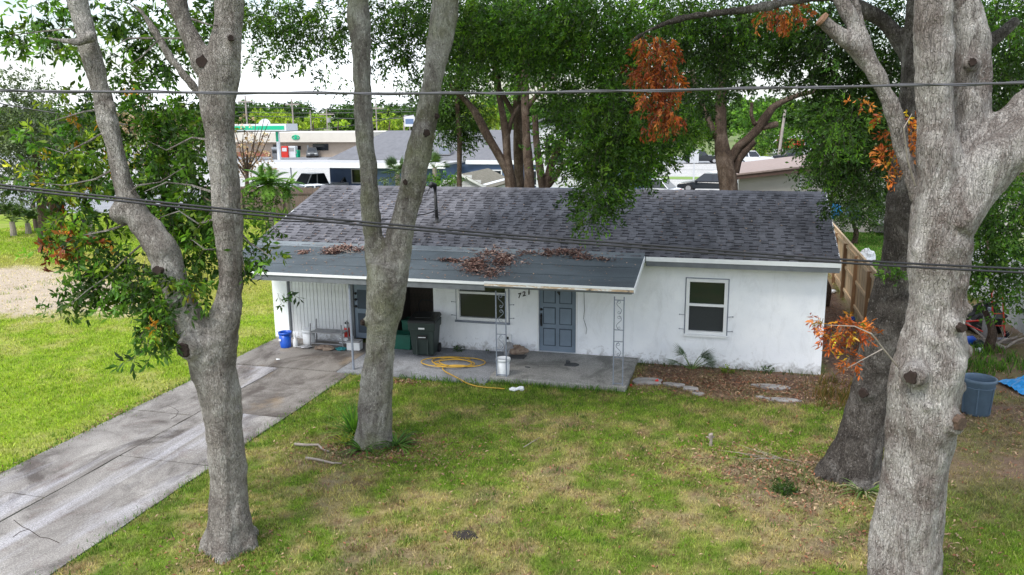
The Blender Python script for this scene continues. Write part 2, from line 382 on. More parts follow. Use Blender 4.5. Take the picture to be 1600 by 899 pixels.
def unit(a): return a / (np.linalg.norm(a, axis=-1, keepdims=True) + 1e-9)
GREENS = np.array([(.036, .090, .012), (.055, .130, .014), (.080, .170, .018), (.125, .225, .022), (.028, .065, .014), (.045, .105, .012)])
DARKG = np.array([(.024, .055, .012), (.034, .075, .013), (.045, .098, .016), (.065, .13, .018)])
BRIGHT = np.array([(.060, .15, .018), (.095, .20, .022), (.13, .26, .03), (.045, .11, .018)])
YELLOWG = np.array([(.24, .36, .035), (.33, .44, .045), (.19, .30, .04), (.40, .50, .06)])
ORANGE = np.array([(.42, .105, .022), (.52, .15, .03), (.30, .06, .016), (.60, .22, .06)])
RUST = np.array([(.34, .09, .035), (.45, .16, .04), (.25, .05, .02)])
GOLD = np.array([(.50, .34, .03), (.42, .42, .04), (.55, .25, .03)])
GREYG = np.array([(.10, .14, .07), (.075, .11, .05), (.14, .18, .09), (.06, .085, .045)])
PINKB = np.array([(.42, .28, .22), (.32, .20, .16), (.50, .38, .32), (.22, .14, .10)])

def sprays(blobs, per=12, L=.09, W=.032, droop=.5, twig=.32, rng=RNG, twigs=False):
    """blobs: (centre, (rx,ry,rz), n_sprays, palette[, palette2, share2]); each spray is a drooping twig that bears PER leaves"""
    Vs, Cs, TW = [], [], []
    for b in blobs:
        c, r, n, pal = b[:4]; n = int(n)
        if n < 1: continue
        d = unit(rng.normal(size=(n, 3))); rad = rng.random(n) ** .42
        p0 = np.array(c) + d * rad[:, None] * np.array(r)
        axis = unit(d * np.array((1, 1, .5)) + rng.normal(size=(n, 3)) * .6 + np.array((0, 0, -droop)))
        colr = pal[rng.integers(0, len(pal), n)].copy()
        if len(b) > 4:
            s2 = rng.random(n) < b[5]; colr[s2] = b[4][rng.integers(0, len(b[4]), s2.sum())]
        clump = .50 + 1.05 * rng.random(n) ** 1.3
        colr *= clump[:, None]
        t = rng.random((n, per)) ** .8
        pos = p0[:, None, :] + axis[:, None, :] * (t[..., None] * twig) + rng.normal(size=(n, per, 3)) * twig * .07
        pos[..., 2] -= droop * .4 * twig * t ** 2
        ld = unit(axis[:, None, :] * .8 + unit(rng.normal(size=(n, per, 3))) * .95 + np.array((0, 0, -droop * .35)))
        nr = unit(np.cross(ld, rng.normal(size=(n, per, 3))) + np.array((0, 0, .55)))
        sd_ = unit(np.cross(ld, nr)); nr = np.cross(sd_, ld)
        l = L * rng.uniform(.7, 1.25, (n, per, 1)); w_ = W * rng.uniform(.75, 1.25, (n, per, 1))
        a = pos; m1 = pos + ld * l * .52 + sd_ * w_ * .5 + nr * w_ * .18; tip = pos + ld * l; m2 = pos + ld * l * .48 - sd_ * w_ * .5 + nr * w_ * .18
        Vs.append(np.stack([a, m1, tip, m2], 2).reshape(-1, 4, 3))
        cc = np.repeat(colr[:, None, :], per, 1) * rng.uniform(.75, 1.3, (n, per, 1)); Cs.append(cc.reshape(-1, 3))
        if twigs: TW.append(np.stack([p0 - axis * twig * .3, p0 + axis * twig * .95 - np.array((0, 0, droop * .3 * twig))], 1))
    V = np.concatenate(Vs); C = np.clip(np.concatenate(Cs), 0, .9)
    return (V, C, np.concatenate(TW)) if twigs else (V, C)
def twig_quads(TW, th=.004):
    a, b = TW[:, 0], TW[:, 1]; d = unit(b - a); s = unit(np.cross(d, (0.3, 0.2, 1.0)))
    return np.stack([a - s * th, a + s * th, b + s * th * .4, b - s * th * .4], 1)
def PB(px, py, D, rx, ry, rz=None, n=None, pal=GREENS, pal2=None, s2=.2, dens=1.0, L=.09):
    """blob given by where it is seen and how far away it stands; radii rx, ry in pixels of the photograph, rz metres deep"""
    c = P(px, py, D); k = D / CF; RX, RY = rx * k, ry * k; rz = rz if rz else (RX + RY) / 2
    if n is None: n = dens * RX * RY * 3.14 * 1.9 / (12 * L * L * .30)
    return (c, (RX * .97 + rz * .1, rz, RY), n, pal) if pal2 is None else (c, (RX * .97 + rz * .1, rz, RY), n, pal, pal2, s2)

# ------------------------------------------------------------------ trunks
def trunk_mesh(name, chains, base=None, flare=0, fh=.5, lobes=7, n=26, seed=0, rough=.05):
    """chains of (point, radius); rings swept along every chain, fused by a voxel remesh"""
    rs = np.random.default_rng(seed); b = B(); ph = rs.random(8) * 6.28
    for ci, ch in enumerate(chains):
        pts = np.array([c[0] for c in ch], float); rr = np.array([c[1] for c in ch], float)
        # resample
        seg = np.r_[0, np.cumsum(np.linalg.norm(np.diff(pts, axis=0), axis=1))]
        k = max(3, int(seg[-1] / max(.10, rr.mean() * .45)) + 1); tt = np.linspace(0, seg[-1], k)
        q = np.stack([np.interp(tt, seg, pts[:, i]) for i in range(3)], 1); r = np.interp(tt, seg, rr)
        for _ in range(2): q[1:-1] = (q[:-2] + q[1:-1] * 2 + q[2:]) / 4; r[1:-1] = (r[:-2] + r[1:-1] * 2 + r[2:]) / 4
        t = np.gradient(q, axis=0); t = unit(t)
        u = np.cross(t[0], HF); u = unit(u) if np.linalg.norm(u) > .1 else np.array((1.0, 0, 0)); vs = []
        for i in range(k):
            u = unit(u - t[i] * (u @ t[i])); w_ = np.cross(t[i], u)
            for j in range(n):
                a = 2 * PI * j / n
                rad = r[i] * (1 + rough * math.sin(2 * a + ph[0] + tt[i] * 1.1) + rough * .8 * math.sin(3 * a + ph[1] - tt[i] * 1.7) + rough * .5 * math.sin(7 * a + ph[4] + tt[i] * .6) + rough * .8 * math.sin(tt[i] * 3.1 + ph[2] + ci))
                if flare and ci == 0:
                    z = max(0, q[i][2] - base[2])
                    e = math.exp(-z / fh); lob = .55 + .45 * max(-.6, math.sin(lobes * a / 1.0 + ph[3]) * .7 + math.sin(3 * a + ph[5]) * .5)
                    rad *= 1 + flare * e * lob
                vs.append(q[i] + (u * math.cos(a) + w_ * math.sin(a)) * rad)
        fs = [(i * n + j, i * n + (j + 1) % n, (i + 1) * n + (j + 1) % n, (i + 1) * n + j) for i in range(k - 1) for j in range(n)]
        fs += [tuple(range(n))[::-1], tuple(range((k - 1) * n, k * n))]
        b.add(vs, fs)
    return b
_tex = bpy.data.textures.new('bark_relief', 'CLOUDS'); _tex.noise_scale = .22; _tex.noise_depth = 3
_tex2 = bpy.data.textures.new('bark_lumps', 'CLOUDS'); _tex2.noise_scale = .7; _tex2.noise_depth = 2
def fuse(o, voxel=.03, s1=.05, s2=.1):
    m = o.modifiers.new('r', 'REMESH'); m.mode = 'VOXEL'; m.voxel_size = voxel; m.use_smooth_shade = True
    m = o.modifiers.new('s', 'SMOOTH'); m.factor = .6; m.iterations = 5
    if s2:
        m = o.modifiers.new('d', 'DISPLACE'); m.texture = _tex2; m.strength = s2; m.mid_level = .5
    m = o.modifiers.new('d', 'DISPLACE'); m.texture = _tex; m.strength = s1; m.mid_level = .5

def CH(lst, base, off=0.0):
    out = []
    for q in lst:
        p = onbase(q[0], q[1], base, q[3] if len(q) > 3 else off); out.append((p, q[2] / 2 * depth(p) / CF))
    return out
def shift(b, base):
    b.v = [(x - base[0], y - base[1], z - base[2]) for x, y, z in b.v]; return b

# ================================================================== THE GROUND
# lawn colour fields, shared by the soil sheet and by the blades that grow on it
def lawn(x, y):
    """colour, and how much grass stands there"""
    x = np.asarray(x, float); y = np.asarray(y, float)
    n1 = fbm(x, y, 1.15, 1); n2 = fbm(x, y, .55, 5); n3 = fbm(x, y, .22, 9, 3); n4 = fbm(x, y, 3.5, 13)
    def C(c): return np.array(c)[None, :]
    green = C((.060, .120, .010)) * (1 - n3[:, None]) + C((.20, .30, .028)) * n3[:, None]
    tan = C((.50, .41, .18)) * (1 - n2[:, None]) + C((.32, .23, .12)) * n2[:, None]
    soil = C((.17, .13, .105)) * (1 - n3[:, None]) + C((.26, .20, .165)) * n3[:, None]
    litter = C((.11, .060, .038)) * (1 - n3[:, None]) + C((.21, .12, .08)) * n3[:, None]
    left = sstep(-6.6, -7.3, x) * 1.0
    # front yard: where it is worn
    worn = .50 * n1 + .38 * n2 + .12 * n3
    worn = worn + .16 * ga(x, y, .2, -9.6, 2.2, 1.9) + .12 * ga(x, y, 5.6, -6.2, 2.0, 1.8) + .12 * ga(x, y, 2.2, -6.0, 1.6, 1.0) + .12 * ga(x, y, -2.3, -6.8, 1.3, 1.1) - .10 * ga(x, y, 2.0, -3.3, 3.6, 1.4) - .10 * ga(x, y, 2.2, -8.0, 1.6, 1.6) + .06 * ga(x, y, 5, -8, 2.5, 2) - .07 * ga(x, y, -3.4, -6.5, .9, 4) - .30 * ga(x, y, 9.6, -7.2, 2.4, 2.6)
    fine = fbm(x, y, .34, 17, 3)
    dead = sstep(.43, .66, worn * .55 + fine * .45 + .01) * .85
    bare = .6 * sstep(.58, .78, worn * .8 + fine * .2 + .12 * ga(x, y, -.9, -9.3, 1.2, 1.0) + .18 * ga(x, y, 5.3, -5.5, 1.1, .9) + .10 * ga(x, y, -1.7, -6.4, 1.1, .8))
    col = green * (1 - dead[:, None]) + tan * dead[:, None]
    col = col * (1 - bare[:, None]) + soil * bare[:, None]
    n5 = fbm(x, y, .17, 41, 3); n6 = fbm(x, y, .30, 47, 3)
    br = sstep(.50, .72, n5) * (.30 + .45 * dead); col = col * (1 - br[:, None]) + C((.15, .085, .060)) * br[:, None]
    sg = sstep(.56, .74, n6) * .6 * dead; col = col * (1 - sg[:, None]) + C((.07, .14, .014)) * sg[:, None]
    st2 = sstep(.56, .76, 1 - n6) * .45 * (1 - dead); col = col * (1 - st2[:, None]) + C((.34, .32, .10)) * st2[:, None]
    dens = (1 - .35 * dead) * (1 - .75 * bare)
    # bright open lawn on the left with a sandy track through it
    lg = C((.15, .25, .018)) * (1 - n3[:, None]) + C((.31, .40, .035)) * n3[:, None]
    ltan = C((.40, .37, .13))
    ld = sstep(.48, .66, .6 * n1 + .4 * n2) * .6
    lc = lg * (1 - ld[:, None]) + ltan * ld[:, None]
    sx = x + 17.5; sy_ = y - 3.4 - .55 * (x + 17.5) * .35
    sand = sstep(.42, .70, ga(x, y, -17.5, 2.4, 5.0, 2.3) * .55 + ga(x, y, -23, 5.0, 6, 2.8) * .5 + .32 * n1 + .22 * n2)
    drys = sstep(.20, .55, ga(x, y, -19, 6, 9, 5.5) + .25 * n1 - .1)
    lc = lc * (1 - .8 * drys[:, None]) + C((.34, .32, .09)) * (.8 * drys[:, None])
    lc = lc * (1 - sand[:, None]) + (C((.60, .50, .39)) * (1 - .3 * n3[:, None])) * sand[:, None]
    col = col * (1 - left[:, None]) + lc * left[:, None]
    dens = dens * (1 - left) + (1 - .9 * sand) * (1 - .4 * ld) * left
    # right-hand side yard and the strip under the wall: litter and dirt
    right = sstep(7.6, 8.5, x + .5 * n1 - .05 * y) * sstep(-7.5, -4.5, y) * sstep(12.5, 11, x * 0 + y)
    side = sstep(6.4, 6.8, x) * sstep(8.2, 7.6, x) * sstep(-2.4, -1.2, y) * sstep(30, 20, y)
    strip = sstep(2.3, 2.8, x) * sstep(8.4, 7.4, x) * sstep(-2.2, -1.5, y + .8 * n2 - .3) * sstep(.2, -.1, y)
    stripl = sstep(-2.9, -2.6, x) * sstep(-.4, -.7, x) * sstep(-1.0, -.7, y + .4 * n2)
    lit = np.clip(right * (.35 + .8 * n2) + side + strip * (.55 + .7 * n2) + stripl, 0, 1)
    col = col * (1 - lit[:, None]) + (litter * (.45 + .55 * (1 - n4[:, None])) + soil * .45) * lit[:, None]
    dens = dens * (1 - .85 * lit)
    # neighbour's shaded lawn
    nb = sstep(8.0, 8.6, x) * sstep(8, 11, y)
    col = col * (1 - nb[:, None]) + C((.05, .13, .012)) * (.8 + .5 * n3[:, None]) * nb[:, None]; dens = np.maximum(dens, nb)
    shade = 1 - .15 * ga(x, y, 7, -3, 3, 4)
    return col * (1 + 0 * shade[:, None]), np.clip(dens, 0, 1)
def on_paving(x, y):
    return ((x > -7.1 - .05 * np.sin(y * 3)) & (x < -3.83) & (y < .1)) | ((x > -7.1) & (x < -.5) & (y > -2.38) & (y < 0)) | ((x > -.6) & (x < 2.42) & (y > -2.2) & (y < 0)) | ((x > -7.3) & (x < 6.6) & (y > -.02) & (y < 6.9))

def sheet(name, x0, x1, y0, y1, st, z=0.0, relief=0.0):
    xs = np.arange(x0, x1 + st / 2, st); ys = np.arange(y0, y1 + st / 2, st); X, Y = np.meshgrid(xs, ys); nx, ny = len(xs), len(ys)
    Z = z + relief * (fbm(X, Y, 1.2, 21) - .5)
    me = bpy.data.meshes.new(name); me.vertices.add(nx * ny)
    me.vertices.foreach_set('co', np.stack([X, Y, Z], -1).reshape(-1).astype(np.float32))
    i = np.arange(nx * ny).reshape(ny, nx); q = np.stack([i[:-1, :-1], i[:-1, 1:], i[1:, 1:], i[1:, :-1]], -1).reshape(-1)
    nq = (nx - 1) * (ny - 1); me.loops.add(nq * 4); me.loops.foreach_set('vertex_index', q.astype(np.int32))
    me.polygons.add(nq); me.polygons.foreach_set('loop_start', np.arange(0, nq * 4, 4, dtype=np.int32)); me.polygons.foreach_set('loop_total', np.full(nq, 4, dtype=np.int32))
    c, _ = lawn(X.reshape(-1), Y.reshape(-1)); a = me.color_attributes.new('Col', 'FLOAT_COLOR', 'POINT')
    cc = np.ones((nx * ny, 4), np.float32); cc[:, :3] = c * .72; a.data.foreach_set('color', cc.reshape(-1)); me.update(calc_edges=True)
    return tag(meshobj(name, me, M['ground']), kind='structure', label='patchy green and brown lawn soil around the house')
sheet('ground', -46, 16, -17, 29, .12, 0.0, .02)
b = B().add([(-900, -400, -.03), (900, -400, -.03), (900, 1300, -.03), (-900, 1300, -.03)], [(0, 1, 2, 3)])
tag(b.obj('far_ground', plain('far_ground_green', (.13, .17, .05), .95, .4, .2, bmp=0)), kind='structure')

# blades of grass
def blades(name, x0, x1, y0, y1, n, h, wd, seed, label):
    r = np.random.default_rng(seed); x = r.uniform(x0, x1, n); y = r.uniform(y0, y1, n)
    c, d = lawn(x, y); k = (r.random(n) < d) & ~on_paving(x, y)
    # keep what the photograph's frame could show
    p = np.stack([x, y, np.zeros(n)], 1) - CAM; zf = p @ FW; u = p @ RT / zf * CF; v_ = -(p @ UP) / zf * CF
    k &= (zf > 1) & (abs(u) < 930) & (abs(v_) < 560)
    x, y, c = x[k], y[k], c[k]; n = len(x)
    m = 4; x = np.repeat(x, m) + r.normal(size=n * m) * .018; y = np.repeat(y, m) + r.normal(size=n * m) * .018; c = np.repeat(c, m, 0) * r.uniform(.6, 2.05, (n * m, 1))
    N = n * m; dry = r.random(N) < .16; c[dry] = c[dry] * .4 + np.array((.40, .34, .16)) * .6
    grn = r.random(N) < .10; c[grn] = c[grn] * .5 + np.array((.10, .24, .02)) * .6
    H = h * r.uniform(.45, 1.3, N) * (.6 + .8 * fbm(x, y, .6, 31)); a = r.uniform(0, 2 * PI, N); lean = r.uniform(.15, .9, N) * H; la = r.uniform(0, 2 * PI, N)
    W = wd * r.uniform(.6, 1.3, N)
    base = np.stack([x, y, np.full(N, -.004)], 1); sd_ = np.stack([np.cos(a), np.sin(a), np.zeros(N)], 1) * W[:, None] / 2
    tip = base + np.stack([np.cos(la) * lean, np.sin(la) * lean, H], 1); mid = base * .45 + tip * .55 + np.stack([0 * H, 0 * H, H * .14], 1)
    V = np.stack([base - sd_, base + sd_, mid + sd_ * .7, tip], 1)
    o = quads_mesh(name, V, np.clip(c, 0, .9), M['blade']); return tag(o, label, 'grass', kind='stuff')
blades('grass', -4.2, 12.5, -12.2, -.3, 115000, .052, .011, 1, 'patchy green and straw coloured grass of the front yard')
blades('grass', -27, -7.0, -13, 9, 120000, .060, .016, 2, 'bright green grass left of the driveway')
blades('grass', -34, -7.4, 9, 26, 36000, .09, .03, 3, 'yellow green grass behind and left of the house')
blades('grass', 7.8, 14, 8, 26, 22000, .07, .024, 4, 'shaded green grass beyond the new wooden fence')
# taller weeds along the kerbs
def weeds(name, pts, h, n, pal, label, seed=3, spread=.12, wd=.012):
    r = np.random.default_rng(seed); V = []; C = []
    for p in pts:
        for _ in range(n):
            a = r.uniform(0, 2 * PI); q = np.array((p[0], p[1], 0)) + np.array((math.cos(a), math.sin(a), 0)) * abs(r.normal()) * spread
            hh = h * r.uniform(.4, 1.2); la = r.uniform(0, 2 * PI); ln = r.uniform(.1, .6) * hh
            s = np.array((math.cos(a), math.sin(a), 0)) * wd / 2; t = q + np.array((math.cos(la) * ln, math.sin(la) * ln, hh)); m_ = q * .4 + t * .6 + np.array((0, 0, hh * .12))
            V.append([q - s, q + s, m_ + s * .8, t]); C.append(pal[r.integers(0, len(pal))] * r.uniform(.7, 1.3))
    return tag(quads_mesh(name, np.array(V), np.array(C), M['blade']), label, 'weeds', kind='stuff')
weeds('weeds', [(-.5 + .1 * i + random.uniform(-.05, .05), -2.3 + random.uniform(-.1, .05)) for i in range(30)] + [(-2.6 + .12 * i, -2.48 + random.uniform(-.08, .06)) for i in range(16)], .14, 22, BRIGHT, 'tufty grass fringe along the front edge of the porch slab', 4)
weeds('weeds', [(-7.12 + random.uniform(-.05, .05), -11 + .12 * i) for i in range(92)], .08, 16, BRIGHT, 'grass fringe creeping over the left edge of the driveway', 5)
weeds('weeds', [(-3.80 + random.uniform(-.05, .05), -11 + .12 * i) for i in range(72)], .08, 14, BRIGHT, 'grass fringe creeping over the right edge of the driveway', 6)
weeds('weeds', [(2.6 + .2 * i + random.uniform(-.1, .1), -.15 + random.uniform(-.1, .05)) for i in range(19)], .15, 9, DARKG, 'low weeds growing along the foot of the white wall', 7, .1)
weeds('weeds', [(-26 + .25 * i, 23.3 + random.uniform(-.3, .2)) for i in range(76)], .75, 26, np.concatenate([BRIGHT, YELLOWG * .6]), 'tall weeds along the foot of the old back fence', 8, .2, .035)
weeds('weeds', [(9.4 + random.uniform(0, 2.0), 1.6 + random.uniform(-.8, 1.2)) for i in range(26)], .28, 26, BRIGHT, 'green weeds in front of the white fence by the junk heap', 9, .14, .02)
weeds('weeds', [(6.3 + random.uniform(0, 1.5), -1.4 + random.uniform(-.8, .9)) for i in range(34)], .22, 26, np.array([(.16, .12, .03), (.22, .13, .05), (.10, .10, .02)]), 'dry brown weeds at the right corner of the white wall', 19, .14, .016)

rt_ = np.random.default_rng(12); pts_ = [(rt_.uniform(-3.6, 7.5), rt_.uniform(-11.5, -2.6)) for _ in range(420)]
weeds('weeds', [p for p in pts_[:170] if not on_paving(np.array([p[0]]), np.array([p[1]]))[0]], .085, 16, np.array([(.04, .10, .012), (.07, .15, .016), (.05, .12, .02)]), 'scattered dark green tufts standing up in the front lawn', 23, .11, .012)
weeds('weeds', pts_[170:300], .07, 15, np.array([(.20, .28, .03), (.15, .24, .025)]), 'scattered yellow green tufts in the front lawn', 24, .12, .012)
weeds('weeds', pts_[300:], .05, 16, np.array([(.34, .27, .13), (.22, .15, .09), (.12, .08, .05)]), 'scattered dead straw tufts in the front lawn', 25, .13, .012)
weeds('weeds', [(rt_.uniform(-20, -7.4), rt_.uniform(-9, 5)) for _ in range(230)], .10, 15, np.array([(.08, .17, .015), (.26, .33, .04), (.12, .22, .02)]), 'scattered taller tufts in the left lawn', 26, .14, .015)

# fallen leaves
def scatter_leaves(name, regs, label, seed, L=.07, pal=None, cat='fallen leaves'):
    r = np.random.default_rng(seed); pal = pal if pal is not None else np.array([(.22, .12, .075), (.32, .20, .13), (.14, .07, .045), (.38, .27, .17), (.27, .11, .06)])
    V = []; C = []
    for (cx, cy, rx, ry, n, *z) in regs:
        x = cx + r.normal(size=n) * rx; y = cy + r.normal(size=n) * ry; z0 = z[0] if z else .012
        a = r.uniform(0, 2 * PI, n); l = L * r.uniform(.6, 1.3, n); ww = l * .38; til = r.normal(size=(n, 2)) * .35
        k = ~on_paving(x, y) | (z0 > .05)
        d = unit(np.stack([np.cos(a), np.sin(a), til[:, 0]], 1)); s = unit(np.stack([-np.sin(a), np.cos(a), til[:, 1]], 1))
        p = np.stack([x, y, z0 + r.random(n) * .03], 1)
        q = np.stack([p, p + d * l[:, None] * .5 + s * ww[:, None] * .5 + (0, 0, .008), p + d * l[:, None], p + d * l[:, None] * .5 - s * ww[:, None] * .5 + (0, 0, .008)], 1)
        V.append(q[k]); C.append(pal[r.integers(0, len(pal), n)][k] * r.uniform(.6, 1.2, (k.sum(), 1)))
    return tag(quads_mesh(name, np.concatenate(V), np.concatenate(C), M['dryleaf']), label, cat, kind='stuff')
scatter_leaves('leaf_litter', [(3.6, -1.0, .9, .45, 1500), (5.4, -1.1, 1.0, .5, 1800), (4.6, -1.9, 1.6, .35, 900)], 'brown leaf litter in the bed below the right window', 1)
scatter_leaves('leaf_litter', [(7.2, 4, .42, 4.5, 3800), (7.1, -1, .4, 1.2, 700)], 'brown leaf litter between the house and the new wooden fence', 2)
scatter_leaves('leaf_litter', [(5.6, -5.4, .9, .7, 1500), (6.6, -7.6, .8, .9, 900), (4.3, -5.4, .8, .5, 350)], 'dead leaves around the foot of the dark oak', 3)
scatter_leaves('leaf_litter', [(-1.5, -6.3, .6, .35, 900), (-.9, -6.1, .8, .5, 400)], 'dead leaves around the foot of the forked centre tree', 4)
scatter_leaves('leaf_litter', [(9.6, 1.0, 1.1, 2.2, 2600), (9.4, -2.4, .9, 1.2, 700)], 'dead leaves spread over the dirt of the right side yard', 5)
scatter_leaves('leaf_litter', [(-1.7, -.55, .5, .18, 500), (-2.5, -2.7, .35, .12, 300)], 'brown leaves blown against the wall by the hose', 6)
scatter_leaves('leaf_litter', [(.5, -8.5, 3.2, 2.2, 1500), (3.5, -5.5, 2.5, 2.0, 1300)], 'scattered dead leaves lying in the front lawn', 7, .06)
scatter_leaves('leaf_litter', [(-7.15, -5.5, .06, 2.0, 260), (-7.1, -5.9, .15, .25, 90)], 'brown leaves along the left edge of the driveway', 8)

# paving
dv = thing('driveway', 'stained grey concrete driveway of jointed panels running to the street', 'driveway', (0, 0, 0), kind='structure')
dvl = [(-30, -13.6), (-13.6, -9.25), (-9.25, -5.62), (-5.62, -2.42)]; dvr = [(-30, -11.9), (-11.9, -7.62), (-7.62, -5.3), (-5.3, -2.42)]
def slab(x0, x1, y0, y1, z0, z1, jit=.0):
    """flat slab with slightly wandering edges"""
    pts = []
    def edge(a, bb, n=10):
        for i in range(n):
            t = i / n; pts.append((a[0] + (bb[0] - a[0]) * t + random.uniform(-jit, jit), a[1] + (bb[1] - a[1]) * t + random.uniform(-jit, jit)))
    c = [(x0, y0), (x1, y0), (x1, y1), (x0, y1)]
    for i in range(4): edge(c[i], c[(i + 1) % 4])
    return B().prism(pts, 'z', z0, z1)
for i, (a, c) in enumerate(dvl): slab(-7.1, -5.675, a + .012, c - .012, -.1, .022 + .003 * (i % 2), .012).obj('concrete_panel', M['drive'], dv)
for i, (a, c) in enumerate(dvr): slab(-5.65, -3.83, a + .012, c - .012, -.1, .026 - .003 * (i % 2), .012).obj('concrete_panel', M['drive_rust'] if i == 3 else M['drive'], dv)
slab(-7.1, -4.2, -2.40, -.02, -.1, .042, .006).obj('concrete_panel', M['drive_rust'], dv)
for pts in ([G(22, 815), G(35, 826), G(45, 830), G(62, 842), G(78, 844), G(92, 851)], [G(262, 636), G(272, 640), G(280, 645), G(276, 652), G(268, 657)], [G(45, 830), G(30, 834), G(20, 842)]):
    B().tube([(p[0] + random.uniform(-.015, .015), p[1], .024) for p in pts], .005, 5).obj('crack', M['hole'], dv)
walk = tag(slab(-4.18, -.62, -2.44, -.02, -.1, .048, .006).obj('walkway', M['walk']), 'flat grey concrete walkway between carport and porch', kind='structure')

# pale streets and parking beyond the yards
def flat(name, pts, z, mat, label=None):
    return tag(B().add([(x, y, z) for x, y in pts], [tuple(range(len(pts)))]).obj(name, mat), label, kind='structure')
flat('street', [(-60, 27), (-29.5, 23.2), (-20, 35.0), (-20, 41), (-80, 41)], .012, M['asphalt'], 'pale grey side street behind the left lawn')
flat('parking_lot', [(-110, 41), (40, 41), (60, 72), (-110, 72)], .008, M['pale'], 'pale concrete parking area behind the houses')
flat('road', [(-140, 84), (60, 84), (60, 103), (-140, 103)], .014, M['asphalt'], 'wide grey road behind the parking area')
flat('sidewalk', [(-140, 72.2), (60, 72.2), (60, 83.7), (-140, 83.7)], .016, M['pale'], 'pale sidewalk along the wide road')
flat('forecourt', [(-140, 103.2), (-20, 103.2), (-20, 150), (-140, 150)], .010, M['pale'], 'pale forecourt of the filling station')
flat('grass_verge', [(-9, 58), (1.5, 58), (1.8, 61.5), (-9, 61.5)], .025, plain('verge_green', (.16, .26, .05), .9, .3, 2), 'green verge strip beside the parking area')

# ================================================================== THE HOUSE
XL, XR, DEP, YR, ZR = -7.21, 6.47, 6.86, 3.43, 3.76
ZE = 2.6
h = thing('house', 'single storey white stucco house with dark shingled roof and the number 721', 'house', (0, 0, 0))
# front wall, cut for door, windows and the open bay
wb = B()
T = -.0; TH = .2; ZT = 2.44
W1 = (-2.06, -.77, .82, 1.76); W2 = (3.49, 4.37, .80, 2.06); DR = (-.04, .95, .12, 2.16); BAY = (-4.02, -2.70, .10, 2.40)
def wall_seg(x0, x1, z0, z1): wb.box(x0, x1, T, TH, z0, z1)
B().box(-7.21, -6.78, T, TH, -.2, ZT).obj('front_wall', M['stucco'], h)
wall_seg(-2.70, W1[0], -.2, ZT); wall_seg(W1[0], W1[1], -.2, W1[2]); wall_seg(W1[0], W1[1], W1[3], ZT)
wall_seg(W1[1], DR[0], -.2, ZT); wall_seg(DR[0], DR[1], -.2, DR[2]); wall_seg(DR[0], DR[1], DR[3], ZT)
wall_seg(DR[1], W2[0], -.2, ZT); wall_seg(W2[0], W2[1], -.2, W2[2]); wall_seg(W2[0], W2[1], W2[3], ZT); wall_seg(W2[1], XR, -.2, ZT)
wb.obj('front_wall', M['stucco'], h)
B().box(XR - .2, XR, TH, DEP - .2, -.2, ZT).prism([(TH, ZT), (DEP - .2, ZT), (YR, ZR - .22)], 'x', XR - .2, XR).obj('side_wall', M['stucco'], h)
B().box(XL, XL + .2, TH, DEP - .2, -.2, ZT).prism([(TH, ZT), (DEP - .2, ZT), (YR, ZR - .22)], 'x', XL, XL + .2).obj('side_wall', M['stucco'], h)
B().box(XL, XR, DEP - .2, DEP, -.2, ZT).obj('back_wall', M['stucco'], h)
# white kerb below the boarded bay, board wall, carport door
B().box(-6.78, -4.98, .02, .2, -.1, .20).obj('block_kerb', M['stucco'], h)
B().box(-6.76, -4.98, .10, .2, .20, ZT).obj('board_backing', M['siding'], h)
x = -6.75; k = 0
sb = B().box(0, .094, .035, .10, .20, 2.40).mesh('siding_board')
while x < -5.06:
    meshobj('siding_board', sb, M['siding'], h, (x, random.uniform(-.004, .004), 0)); x += .1035
B().box(-4.97, -4.90, .02, .16, .10, 2.4).obj('door_frame', M['grey_wood'], h)
d2 = B().box(-4.89, -4.12, .06, .11, .14, 2.16).obj('door', M['door'], h); tag(d2, 'blue grey side door half hidden behind the forked tree')
for xx in (-4.80, -4.43):
    for z0, z1 in ((.28, .80), (.92, 1.42), (1.54, 2.04)): B().box(xx, xx + .26, .05, .058, z0, z1).obj('door_panel', M['doorlow'], d2)
for z in (1.32, 1.16, .98): B().ball((-4.84, .035, z), .035, 8, 5).obj('door_knob', M['black'], d2)
B().box(-4.11, -4.03, .02, .16, .10, 2.4).obj('door_frame', M['grey_wood'], h)
# open bay with dark boards inside
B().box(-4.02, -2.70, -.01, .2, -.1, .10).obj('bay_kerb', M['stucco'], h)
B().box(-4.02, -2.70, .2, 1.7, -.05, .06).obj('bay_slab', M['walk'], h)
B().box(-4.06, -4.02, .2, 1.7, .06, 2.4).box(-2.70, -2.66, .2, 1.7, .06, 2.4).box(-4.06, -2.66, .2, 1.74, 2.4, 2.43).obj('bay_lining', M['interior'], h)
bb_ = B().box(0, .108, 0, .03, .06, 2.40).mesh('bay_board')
for i in range(12): meshobj('bay_board', bb_, M['darkwood'], h, (-4.02 + .11 * i, 1.68 + random.uniform(-.006, .006), 0))

